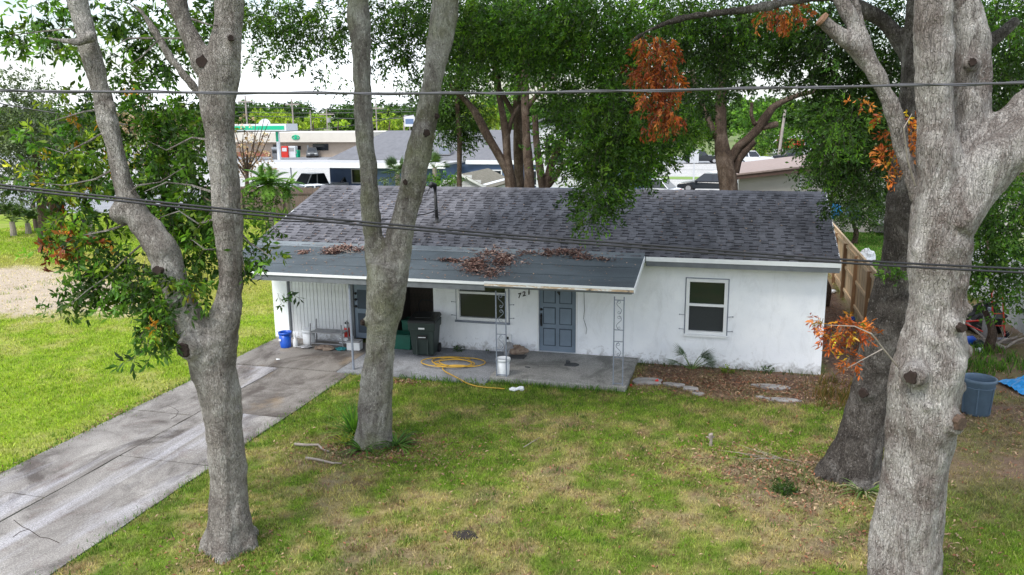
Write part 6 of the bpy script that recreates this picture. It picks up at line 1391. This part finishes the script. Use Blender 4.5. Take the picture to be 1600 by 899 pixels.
# little shed with gable
ap = P(720, 272, 45); sh = thing('shed', 'small white gabled shed with mossy shingle roof behind the back fence', 'shed', (ap[0], ap[1], 0))
za = ap[2]; zl = P(685, 292, 45)[2]; hw = 1.45
B().prism([(-hw + .1, 0), (hw - .1, 0), (hw - .1, zl + .05), (0, za - .08), (-hw + .1, zl + .05)], 'y', .2, 5).obj('wall', M['siding'], sh)
for k in range(9):
    z = .2 + k * .27; hw2 = (hw - .1) if z < zl else (hw - .1) * max(0, (za - z) / (za - zl)) - .06
    if hw2 > .1: B().box(-hw2, hw2, .17, .197, z, z + .25).obj('siding_board', M['siding'], sh)
B().add([(-hw - .15, 0, zl - .08), (0, 0, za), (0, 5.3, za), (-hw - .15, 5.3, zl - .08), (hw + .15, 0, zl - .08), (hw + .15, 5.3, zl - .08)], [(0, 1, 2, 3), (1, 4, 5, 2)]).obj('roof', M['shed_roof'], sh).modifiers.new('s', 'SOLIDIFY').thickness = .10
B().add([(-hw - .15, -.03, zl - .20), (0, -.03, za - .12), (hw + .15, -.03, zl - .20), (hw + .15, -.03, zl - .06), (0, -.03, za + .03), (-hw - .15, -.03, zl - .06)], [(0, 1, 4, 5), (1, 2, 3, 4)]).obj('rake_board', M['white'], sh)
# white sided house
wp = P(838, 300, 56); wh = thing('white_house', 'white sided two storey house seen between the stems of the back oaks', 'house', (wp[0], wp[1], 0))
ztw = P(860, 195, 56)[2]
B().box(0, 4.4, 0, 8, 0, ztw).obj('wall', M['siding'], wh); sbm = B().box(0, 4.4, -.03, -.002, 0, .22).mesh('siding_board')
for k in range(int(ztw / .24)): meshobj('siding_board', sbm, M['siding'], wh, (0, 0, k * .24))
B().box(-.01, 4.41, -.04, -.031, 0, 1.0).obj('blue_base', M['blue_wall'], wh)
for x0, z0 in ((1.0, 2.6),):
    w_ = B().box(x0, x0 + 1.0, -.08, -.035, z0, z0 + 1.7).obj('window', M['white'], wh); B().box(x0 + .08, x0 + .92, -.095, -.082, z0 + .08, z0 + 1.62).obj('pane', M['carglass'], w_); 
    B().box(x0 - .35, x0 - .04, -.07, -.035, z0, z0 + 1.7).obj('shutter', M['black'], wh)
B().prism([(-.3, ztw), (2.2, ztw + .9), (4.7, ztw), (4.7, ztw + .12), (2.2, ztw + 1.02), (-.3, ztw + .12)], 'y', -.4, 8.3).obj('roof', M['pale_roof'], wh)
# beige garage at right
gp = P(1152, 275, 41); zg0 = gp[2]; gq = P(1290, 256, 41)
gr = thing('garage', 'low beige outbuilding with brown edged shingle roof behind the roof end', 'garage', (gp[0], gp[1], 0), _cy * 0 + .0)
Lg = gq[0] - gp[0]; zg1 = gq[2] + (gp[1] - gq[1]) * 0
W2g = Lg + 3
B().prism([(0.1, 0), (2 * W2g - .1, 0), (2 * W2g - .1, zg0 - .15), (W2g, zg1 + .25), (0.1, zg0 - .15)], 'y', 0, 9).obj('wall', M['beige'], gr)
for z in (.9, 1.9): B().box(.1, 2 * W2g - .1, -.012, -.002, z, z + .04).obj('wall_seam', M['brown_trim'] if z > 3 else M['cloth'], gr)
B().box(3.0, 3.06, -.02, -.013, 0, zg0 + .1).obj('downpipe', M['white'], gr)
B().prism([(-.3, zg0 - .18), (W2g, zg1 + .20), (2 * W2g + .3, zg0 - .18), (2 * W2g + .3, zg0 + .06), (W2g, zg1 + .46), (-.3, zg0 + .06)], 'y', -.45, -.36).obj('fascia', M['brown_trim'], gr)
B().prism([(-.32, zg0 + .02), (W2g, zg1 + .42), (2 * W2g + .32, zg0 + .02), (2 * W2g + .32, zg0 + .10), (W2g, zg1 + .50), (-.32, zg0 + .10)], 'y', -.5, 9.5).obj('roof', M['brown_roof'], gr)
# filling station
sp0 = P(470, 245, 128); ss = thing('station_shop', 'cream filling station shop with a green emblem on its pale fascia', 'shop', (sp0[0], sp0[1], 0))
def sx_(px): return atY(px, 225, sp0[1])[0] - sp0[0]
def sz_(py, px=500): return atY(px, py, sp0[1])[2]
xl, xr = sx_(366), sx_(585); zt_ = sz_(207)
B().box(xl, xr, 0, 14, 0, sz_(222)).obj('wall', M['cream'], ss)
B().box(xl, xr + .3, -1.2, 14.2, sz_(222), zt_).obj('fascia', M['creamw'], ss)
for a_, c_, z0, z1 in ((427, 435, 226, 234), (455, 470, 228, 234), (489, 513, 225, 235)):
    w_ = B().box(sx_(a_), sx_(c_), -.12, -.02, sz_(z1), sz_(z0)).obj('window', M['carglass'], ss)
B().box(sx_(366), sx_(421), -.4, -.02, 0, sz_(238)).obj('low_wall', M['brick_red'], ss); B().box(sx_(436), sx_(446), -.4, -.02, 0, sz_(238)).obj('low_wall', M['brick_red'], ss)
em = B(); c_ = sx_(469); zc = sz_(214.5)
em.tube([(c_ + math.cos(a) * .62, -1.26, zc + math.sin(a) * .28) for a in np.linspace(0, 2 * PI, 17)], .09, 5).obj('emblem_ring', M['teal'], ss)
B().ball((c_, -1.3, zc), (.28, .06, .2), 8, 5).ball((c_, -1.3, zc + .28), (.12, .05, .14), 8, 5).obj('emblem', M['teal'], ss)
for a_ in (480, 504): B().box(sx_(a_), sx_(a_) + .25, -.1, -.02, sz_(232), sz_(227)).obj('wall_sign', M['carw'], ss)
can = thing('station_canopy', 'flat filling station canopy with green band on white edge', 'canopy', (sp0[0], sp0[1] - 12, 0))
YC = sp0[1] - 12
def cx_(px): return atY(px, 200, YC)[0] - sp0[0]
def cz_(py): return atY(420, py, YC)[2]
B().box(cx_(330), cx_(447), 0, 3.2, cz_(205), cz_(194)).obj('roof', M['carw'], can)
B().box(cx_(331), cx_(444), -.05, -.005, cz_(203), cz_(197)).obj('green_band', M['teal'], can)
B().box(cx_(418.5), cx_(422), 2, 2.4, 0, cz_(205)).obj('post', M['white'], can); B().box(cx_(340), cx_(343), 2, 2.4, 0, cz_(205)).obj('post', M['white'], can)
B().box(cx_(418.4), cx_(422.1), 1.94, 1.99, cz_(222), cz_(205.2)).obj('post_band', M['teal'], can)
pm = thing('fuel_pump', 'pale fuel pump standing under the canopy edge', 'pump', (P(431, 240, 120)[0], P(431, 240, 120)[1], 0)); B().box(-.5, .5, -.3, .3, 0, 1.5).obj('cabinet', M['cloth'], pm, bevel=.04); B().box(-.35, .35, -.33, -.302, .9, 1.35).obj('display', M['carglass'], pm); B().box(-.5, .5, -.32, .32, 1.502, 1.8).obj('head', M['carw'], pm, bevel=.03)
for px, wd_, mt, lab, nm, ct in ((447, .55, 'red', 'red ice cabinet by the filling station shop', 'cabinet', 'cabinet'), (457, .75, 'carw', 'white ice freezer between red cabinet and green bin', 'freezer', 'freezer'), (463.5, .42, 'teal', 'green waste bin on the filling station forecourt', 'waste_bin', 'bin')):
    q = P(px, 241, 126); t = thing(nm, lab, ct, (q[0], q[1], 0)); hh = 1.1 if mt == 'teal' else 1.75
    B().box(-wd_, wd_, -.4, .4, 0, hh).obj('body', M[mt], t, bevel=.05); B().box(-wd_ * .7, wd_ * .7, -.43, -.405, hh * .55, hh * .85).obj('panel', M['carw'] if mt == 'red' else M['cloth'], t)
dish = thing('satellite_dish', 'white satellite dish above the canopy edge', 'satellite dish', P(414, 196, 118))
B().lathe([(.9, .25), (.6, .1), (.02, 0)], (0, 0, 0), 16, cap=False).obj('bowl', M['carw'], dish, rot=(1.2, .4, 0)).modifiers.new('s', 'SOLIDIFY').thickness = .05
B().tube([(0, 0, -.1), (.1, .2, -P(414, 196, 118)[2] + 4.5)], .06, 6).obj('mast', M['grey_metal'], dish)

# ---- cars
def car(label, loc, rz, L_, W_, H_, paint, kind='saloon', name='parked_car', group=None, cat='car'):
    t = thing(name, label, cat, loc, rz, group)
    hl = L_ / 2; zb = .22; zs = H_ * .58
    if kind == 'suv': side = [(-hl, zb + .1), (-hl, zs + .02), (-hl + .25, zs + .06), (hl - 1.05, zs + .02), (hl - .12, zs - .10), (hl, zs - .28), (hl, zb + .06)]; cab = (-hl + .12, hl - 1.55, -hl + .35, hl - 2.15)
    elif kind == 'pickup': side = [(-hl, zb + .15), (-hl, zs), (hl - 1.2, zs), (hl - .1, zs - .08), (hl, zs - .3), (hl, zb + .1)]; cab = (-hl + 1.9, hl - 1.4, -hl + 2.15, hl - 1.95)
    else: side = [(-hl, zb + .12), (-hl + .04, zs - .06), (-hl + .6, zs + .0), (hl - 1.15, zs + .0), (hl - .15, zs - .16), (hl, zs - .30), (hl, zb + .06)]; cab = (-hl + .35, hl - 1.25, -hl + 1.05, hl - 2.0)
    b = B(); hw = W_ / 2; n = len(side)
    ins = [.03, .0, .04, .04, .05, .03, .03, .03][:n]
    b.add([(x, -hw + ins[i], z) for i, (x, z) in enumerate(side)] + [(x, hw - ins[i], z) for i, (x, z) in enumerate(side)], [tuple(range(n)), tuple(range(n, 2 * n))[::-1]] + [((i + 1) % n, i, i + n, (i + 1) % n + n) for i in range(n)])
    b.obj('body', M[paint], t, bevel=.06)
    c = B(); x0, x1, x2, x3 = cab; w1, w2 = hw - .10, hw - .28
    c.add([(x0, -w1, zs - .02), (x1, -w1, zs - .02), (x1, w1, zs - .02), (x0, w1, zs - .02), (x2, -w2, H_), (x3, -w2, H_), (x3, w2, H_), (x2, w2, H_)], [(0, 1, 5, 4), (1, 2, 6, 5), (2, 3, 7, 6), (3, 0, 4, 7), (4, 5, 6, 7), (3, 2, 1, 0)])
    c.obj('cabin', M[paint], t, bevel=.05)
    def quad(a, bb, cc, d, s=.10, o=.012):
        a, bb, cc, d = [np.array(q, float) for q in (a, bb, cc, d)]; m = (a + bb + cc + d) / 4; nn = unit(np.cross(bb - a, d - a)); return [m + (q - m) * (1 - s) + nn * o for q in (a, bb, cc, d)]
    def pane(qs, nm='window'):
        B().add(qs, [(0, 1, 2, 3)]).obj(nm, M['carglass'], t)
    pane(quad((x1, -w1, zs), (x1, w1, zs), (x3, w2, H_), (x3, -w2, H_)), 'windscreen'); pane(quad((x0, w1, zs), (x0, -w1, zs), (x2, -w2, H_), (x2, w2, H_)), 'rear_window')
    for s in (-1, 1):
        xm = (x0 + x1) / 2 + .1; xt = (x2 + x3) / 2 + .1
        for (a, bb, cc, d) in (((x0, zs), (xm, zs), (xt, H_), (x2, H_)), ((xm, zs), (x1, zs), (x3, H_), (xt, H_))):
            qs = [(a[0], s * w1, a[1]), (bb[0], s * w1, bb[1]), (cc[0], s * w2, cc[1]), (d[0], s * w2, d[1])]
            if s > 0: qs = qs[::-1]
            pane(quad(*qs))
        for xx in (-hl * .62, hl * .62):
            wl = B().tube([(xx, s * (hw - .2), .33), (xx, s * (hw + .01), .33)], .33, 16).obj('wheel', M['rubberm'], t); B().tube([(xx, s * (hw + .012), .33), (xx, s * (hw + .03), .33)], .20, 12).obj('rim', M['rim'], wl)
        B().box(hl - .10, hl + .012, s * hw * .55 - .18, s * hw * .55 + .18, zs - .32, zs - .20).obj('headlight', M['lamp'], t, bevel=.02)
        B().box(-hl - .012, -hl + .08, s * hw * .72 - .14, s * hw * .72 + .14, zs - .24, zs - .10).obj('tail_light', M['tail'], t, bevel=.02)
        B().box(x1 - .25, x1 - .1, s * hw - .02, s * hw + .14, zs + .0, zs + .12).obj('mirror', M[paint], t, bevel=.02)
    B().box(hl - .02, hl + .015, -hw * .35, hw * .35, zb + .12, zs - .30).obj('grille', M['black'], t); B().box(hl - .05, hl + .03, -hw * .9, hw * .9, zb, zb + .12).obj('bumper', M['black'], t, bevel=.02)
    return t
def cp(px, py): q = G(px, py); return (q[0], q[1], .012)
cars = 'vehicles parked behind the houses'
car('white pickup truck facing the camera beside the blue house carport', (P(492, 292, 60)[0], P(492, 292, 60)[1], .012), -PI / 2 - .5, 5.2, 1.95, 1.85, 'carw', 'pickup', group=cars, cat='truck')
car('small white car half hidden at the old fence left end', (P(478, 300, 54)[0], P(478, 300, 54)[1], .012), -PI / 2 - .7, 4.4, 1.8, 1.45, 'carw', group=cars)
car('dark grey pickup parked inside the blue house carport', (P(548, 292, 62)[0], P(548, 292, 62)[1], .012), -PI / 2 - .9, 5.0, 1.9, 1.8, 'carg', 'suv', group=cars, cat='truck')
car('glossy black saloon parked left of the stout forked oak', (P(1108, 293, 62)[0], P(1108, 293, 62)[1], .012), PI - .12, 4.6, 1.8, 1.45, 'carb', group=cars)
car('white saloon behind the black saloon near the forked oak', (P(1150, 274, 74)[0], P(1150, 274, 74)[1], .02), PI, 4.6, 1.8, 1.45, 'carw', group=cars)
car('pale silver crossover driving on the far wide road', (P(1178, 258, 95)[0], P(1178, 258, 95)[1], .02), 0.05, 4.5, 1.85, 1.65, 'carw', 'suv', 'moving_car')
car('black pickup truck parked beyond the brown edged roof', (P(1243, 251, 97)[0], P(1243, 251, 97)[1], .02), PI, 5.4, 1.95, 1.85, 'carb', 'pickup', group=cars, cat='truck')
car('white saloon seen between the leaves above the roof ridge', (P(1010, 296, 57)[0], P(1010, 296, 57)[1], .012), PI - .3, 4.6, 1.8, 1.45, 'carw', group=cars)
car('black car with dark windows standing on the grey road', (P(1096, 250, 100)[0], P(1096, 250, 100)[1], .02), .2, 4.5, 1.85, 1.65, 'carb', 'suv', group=cars)
car('dark car before the filling station shop window', (P(488, 241, 126)[0], P(488, 241, 126)[1], .012), -PI / 2 + .5, 4.5, 1.8, 1.5, 'carg', group=cars)
# banner-like red and white van far right
vn_ = P(1255, 240, 112); van = thing('box_van', 'white box van with a red and blue side stripe beyond the black pickup', 'van', (vn_[0], vn_[1], .02))
B().box(-4, 3, -1.1, 1.1, .5, 3.0).obj('box', M['carw'], van, bevel=.05); B().box(3.02, 4.9, -1.0, 1.0, .4, 2.2).obj('cab', M['carw'], van, bevel=.15)
B().box(-3.6, 0, -1.13, -1.105, 1.3, 2.5).obj('red_panel', M['red'], van); B().box(.1, 1.4, -1.13, -1.105, 1.3, 2.5).obj('blue_panel', M['blue_wall'], van); B().box(4.0, 4.92, -.9, .9, 1.3, 1.95).obj('windscreen', M['carglass'], van)
for xx in (-2.6, 3.8):
    for s in (-1, 1): B().tube([(xx, s * .8, .45), (xx, s * 1.12, .45)], .45, 14).obj('wheel', M['rubberm'], van)
# trailer and folding chair beyond the new fence
trl = thing('camper_trailer', 'grey weathered camper trailer under trees beyond the new fence', 'trailer', (13.2, 24, 0), .1)
B().box(-2.3, 2.3, -1.1, 1.1, .5, 2.4).obj('body', M['cloth'], trl, bevel=.2); B().box(-.5, .5, -1.13, -1.105, 1.3, 1.9).obj('window', M['carglass'], trl)
for s in (-1, 1): B().tube([(0, s * .8, .35), (0, s * 1.12, .35)], .35, 12).obj('wheel', M['rubberm'], trl)
for i, (px, py, lab) in enumerate(((1302, 328, 'crumpled light blue tarp under the shrub beyond the fence, the left one'), (1333, 332, 'larger pale blue tarp heap right of the first beyond the fence'))):
    q = P(px, py, 36); lump('tarp', lab, (q[0], q[1], max(0, q[2] - .25)), (.7, .5, .5), 'tarp' if i == 0 else 'slate', 40 + i, 'tarp')
lump('white_sack', 'white sack hanging over the new fence top', (8.15, 5.9, 1.62), (.35, 1.0, .35), 'whitep', 44, 'sack')
chx = thing('plastic_chair', 'white plastic garden chair on the neighbour lawn beyond the fence', 'chair', (9.3, 3.6, 0), .6)
B().box(-.24, .24, -.24, .24, .42, .45).obj('seat', M['whitep'], chx, bevel=.01); B().box(-.24, .24, .21, .24, .455, .9).obj('backrest', M['whitep'], chx, bevel=.01)
for sx in (-.22, .22):
    for sy in (-.22, .22): B().box(sx - .02, sx + .02, sy - .02, sy + .02, 0, .418).obj('leg', M['whitep'], chx)

# ---- far trees and poles
fr = 'distant trees behind the filling station'
for i, (lab, px, D, bl_, pal, L_) in enumerate((
    ('rounded yellow green tree left of centre above the filling station', 420, 190, [(420, 190, 190, 22, 10), (405, 180, 190, 14, 8), (440, 182, 190, 18, 9)], YELLOWG, .8),
    ('paler olive tree just right of the canopy band', 455, 185, [(455, 194, 185, 18, 9), (440, 192, 185, 16, 10)], YELLOWG * .75, .8),
    ('domed yellow green tree above the shop roof', 495, 190, [(495, 190, 190, 20, 12), (480, 195, 190, 16, 9), (505, 186, 190, 10, 8)], YELLOWG, .8),
    ('bright yellow shrub beside the domed tree', 533, 188, [(533, 192, 188, 11, 5)], YELLOWG * 1.25, .6),
    ('pale green tree seen between the stems of the forked centre tree', 612, 180, [(608, 190, 180, 26, 14), (630, 194, 180, 12, 10)], YELLOWG * .85, .8),
    ('bright green tree between the leaning stems behind the shed', 745, 120, [(745, 178, 120, 22, 24), (758, 170, 120, 18, 26), (775, 180, 120, 14, 22)], YELLOWG * .8, .5),
    ('deep green tree directly right of the bright green one', 790, 110, [(800, 165, 110, 20, 34), (770, 150, 112, 16, 14)], BRIGHT, .5),
    ('light green broad tree behind the bent limb of the forked oak', 1190, 120, [(1180, 190, 120, 36, 34), (1215, 215, 120, 24, 20), (1170, 225, 118, 20, 14)], BRIGHT * 1.2, .5),
    ('yellow green low tree below the bent limb', 1175, 112, [(1178, 234, 112, 22, 11)], YELLOWG, .4),
    ('grey green tree beside the leaning utility pole', 1215, 108, [(1222, 222, 108, 20, 22), (1190, 225, 108, 14, 14)], GREENS * 1.3, .4),
    ('small yellow green tree above the white box van', 1258, 130, [(1258, 222, 130, 24, 8)], YELLOWG, .5),
    ('dark far tree at the left of the skyline by the pole', 385, 260, [(385, 170, 260, 30, 12), (400, 178, 260, 20, 12), (365, 175, 260, 24, 14)], DARKG * 1.2, 1.1),
    ('dark domed tree on the skyline left of the middle pole', 450, 270, [(455, 172, 270, 22, 12), (475, 168, 270, 16, 10), (440, 178, 270, 14, 8)], DARKG * 1.3, 1.1),
    ('dark far tree on the skyline right of the middle pole', 510, 270, [(505, 178, 270, 18, 8), (530, 174, 270, 22, 10), (550, 180, 270, 18, 9)], DARKG * 1.3, 1.1),
    ('blue green far tree at the skyline between the two centre stems', 600, 280, [(590, 178, 280, 30, 8), (640, 176, 280, 26, 10)], DARKG * 1.5, 1.1),
    ('dark far tree on the skyline behind the back oaks', 850, 200, [(850, 190, 200, 40, 14), (920, 190, 200, 50, 16), (990, 195, 200, 40, 16)], DARKG * 1.3, .9),
    ('dark far tree line piece behind the forked oak trunk', 1080, 190, [(1060, 205, 190, 40, 18), (1110, 205, 190, 36, 18)], GREENS * 1.2, .9),
    ('far green tree at the right end of the skyline', 1300, 170, [(1300, 210, 170, 50, 24), (1380, 200, 170, 50, 30), (1480, 210, 170, 60, 30)], GREENS, .8))):
    q = base_at(px, D); zt2 = P(px, 190, D)[2]
    far_tree('distant_tree', lab, q, [[(q, .3), (q + np.array((0, 0, max(2, zt2 * .7))), .2), (q + np.array((.2, 0, max(3, zt2))), .1)]], BL([b_ + (1.0,) for b_ in bl_], pal, L_ * .62, 1.3), L=L_ * .62, W=L_ * .36, twig=L_ * 1.1, seed=80 + i, n=6, group=fr)
def treeline(name, label, x0, x1, Y, hmin, hmax, pal, n, L_, seed):
    rg = np.random.default_rng(seed); bl_ = []
    for i in range(n):
        x = rg.uniform(x0, x1); hh = rg.uniform(hmin, hmax); bl_.append(((x, Y + rg.uniform(-10, 10), hh * .55), (hh * .8, hh * .6, hh * .5), 190, pal))
    V, C = sprays(bl_, 10, L_, L_ * .6, .3, L_ * 2, rg); o = quads_mesh(name, V, C, M['leaf']); tag(o, label, 'trees', kind='stuff')
treeline('far_woods', 'continuous far wood along the horizon', -420, 330, 330, 7, 13, DARKG * 1.4, 210, 1.3, 91)
for i, (px, D, top, base_py, w_, lab) in enumerate(((394, 150, 150, 0, 3.0, 'tall pale utility pole at the left beside the dark far trees'), (366, 140, 165, 0, 3.5, 'short thick pale pole next to the leaning oak stem'), (465, 160, 155, 0, 2.6, 'utility pole with crossarm between the yellow green trees'), (492, 165, 173, 0, 2.0, 'shorter pole right of the crossarm pole'), (517, 158, 170, 0, 2.0, 'thin pole with a transformer above the shop roof'), (593, 150, 160, 0, 2.0, 'dark pole seen between the two centre stems'), (635, 150, 180, 0, 3.0, 'stout pale pole right of the stem gap'), (1213, 104, 172, 0, 4.5, 'leaning pale utility pole beside the grey green tree'))):
    q = base_at(px, D); zt2 = P(px, top, D)[2]; t = thing('utility_pole', lab, 'utility pole', q, group='utility poles along the far road')
    tp = (.5, 0, zt2) if i == 7 else (0, 0, zt2)
    B().tube([(0, 0, 0), tp], [w_ * D / CF / 2, w_ * D / CF / 2 * .8], 8).obj('shaft', M['pole'], t)
    if i in (0, 2, 4, 5): B().box(-1.5, 1.5, -.08, .08, zt2 - 1.2, zt2 - 1.0).obj('crossarm', M['pole'], t)
    if i == 4: B().tube([(.4, 0, zt2 - 2.6), (.4, 0, zt2 - 1.8)], .35, 10).obj('transformer', M['cloth'], t)
sb_ = thing('sign_board', 'small blue and white road sign board above the pale roof', 'sign', P(640, 190, 130)); B().box(-.9, .9, -.05, .05, -.8, 1.0).obj('panel', M['carw'], sb_); B().box(-.7, .7, -.07, -.052, -.4, .4).obj('blue_panel', M['blue_wall'], sb_); B().box(-.06, .06, -.05, .05, -P(640, 190, 130)[2], -.8).obj('post', M['pole'], sb_)
sg = thing('white_sign_post', 'white sign on a post in front of the grey road', 'sign', base_at(1083, 66)); B().box(-.06, .06, -.06, .06, 0, 3.0).obj('post', M['carw'], sg); B().box(-.35, .35, -.09, -.061, 2.0, 3.0).obj('panel', M['carw'], sg)

# ================================================================== OVERHEAD WIRES
def wire(name, label, pts, r_px, mats, twist=False, seed=0, cat='cable', par=None):
    """pts (px, py, D): places the line runs through"""
    q = [P(*a) for a in pts]; n = 60; t = np.linspace(0, 1, len(q)); tt = np.linspace(0, 1, n); Q = np.stack([np.interp(tt, t, np.array(q)[:, i]) for i in range(3)], 1)
    for _ in range(12): Q[1:-1] = (Q[:-2] + Q[1:-1] * 2 + Q[2:]) / 4
    r = r_px / 2 * pts[len(pts) // 2][2] / CF; o = thing(name, label, cat, Q[0])
    shift(B().tube(list(Q), r, 7), Q[0]).obj('strand', M[mats[0]], o, smooth=True)
    if twist:
        k = np.arange(n * 6); Q2 = np.stack([np.interp(np.linspace(0, 1, n * 6), tt, Q[:, i]) for i in range(3)], 1); a = k * .16
        Q2 = Q2 + UP * (np.cos(a) * r * 1.25)[:, None] - HF * (np.sin(a) * r * 1.25)[:, None]; shift(B().tube(list(Q2), r * .45, 5), Q[0]).obj('wrapped_strand', M[mats[1]], o, smooth=True)
    return o
wire('power_line', 'upper thick power line crossing the whole view with a wrapped strand', [(-200, 140, 7.2), (0, 142, 7.4), (300, 145, 7.6), (600, 146.5, 7.8), (800, 146, 7.9), (1100, 140, 7.8), (1400, 134, 7.6), (1600, 130, 7.4), (1800, 124, 7.2)], 3.9, ('cable2', 'cable2'), True)
wire('power_line', 'upper strand of the lower double power line sloping down to the right', [(-200, 262, 7.0), (0, 290, 7.2), (400, 332, 7.5), (800, 368, 7.8), (1000, 382, 7.8), (1320, 407, 7.7), (1600, 421, 7.5), (1800, 428, 7.3)], 3.5, ('cable', 'cable'))
wire('power_line', 'lower strand of the lower double power line sloping down to the right', [(-200, 267, 6.9), (0, 294.5, 7.1), (400, 337, 7.4), (800, 373, 7.7), (1000, 387, 7.7), (1320, 412, 7.6), (1600, 427, 7.4), (1800, 434, 7.2)], 3.5, ('cable', 'cable'))
wire('service_wire', 'thin service wire running from the roof mast to the left', [(684, 326, 20.6), (670, 335, 20.4), (600, 344, 20), (540, 348, 19), (400, 345, 18), (200, 318, 17), (60, 290, 16), (-150, 240, 15)], 2.0, ('cable', 'cable'))
wire('service_wire', 'faint thin wire at the upper left across the feathery tree', [(-100, 140, 16), (0, 162, 16), (60, 173, 16), (130, 184, 16), (200, 196, 16)], 2.0, ('cable', 'cable'))
for i, (y0, y1) in enumerate(((160, 163), (167, 170), (175, 172), (181, 185))):
    wire('far_wire', ['topmost distant wire over the filling station', 'second distant wire over the filling station', 'third distant wire over the filling station', 'lowest distant wire over the filling station'][i], [(340, y0, 150), (465, y0 + 2, 158), (560, (y0 + y1) / 2 + 3, 156), (760, y1, 150)], .8, ('cable2', 'cable2'))
wire('far_wire', 'dark wire sagging in front of the station canopy to the pale roof', [(330, 205, 60), (450, 206, 60), (540, 198, 60), (640, 180, 60), (760, 165, 60)], 1.2, ('cable', 'cable'))
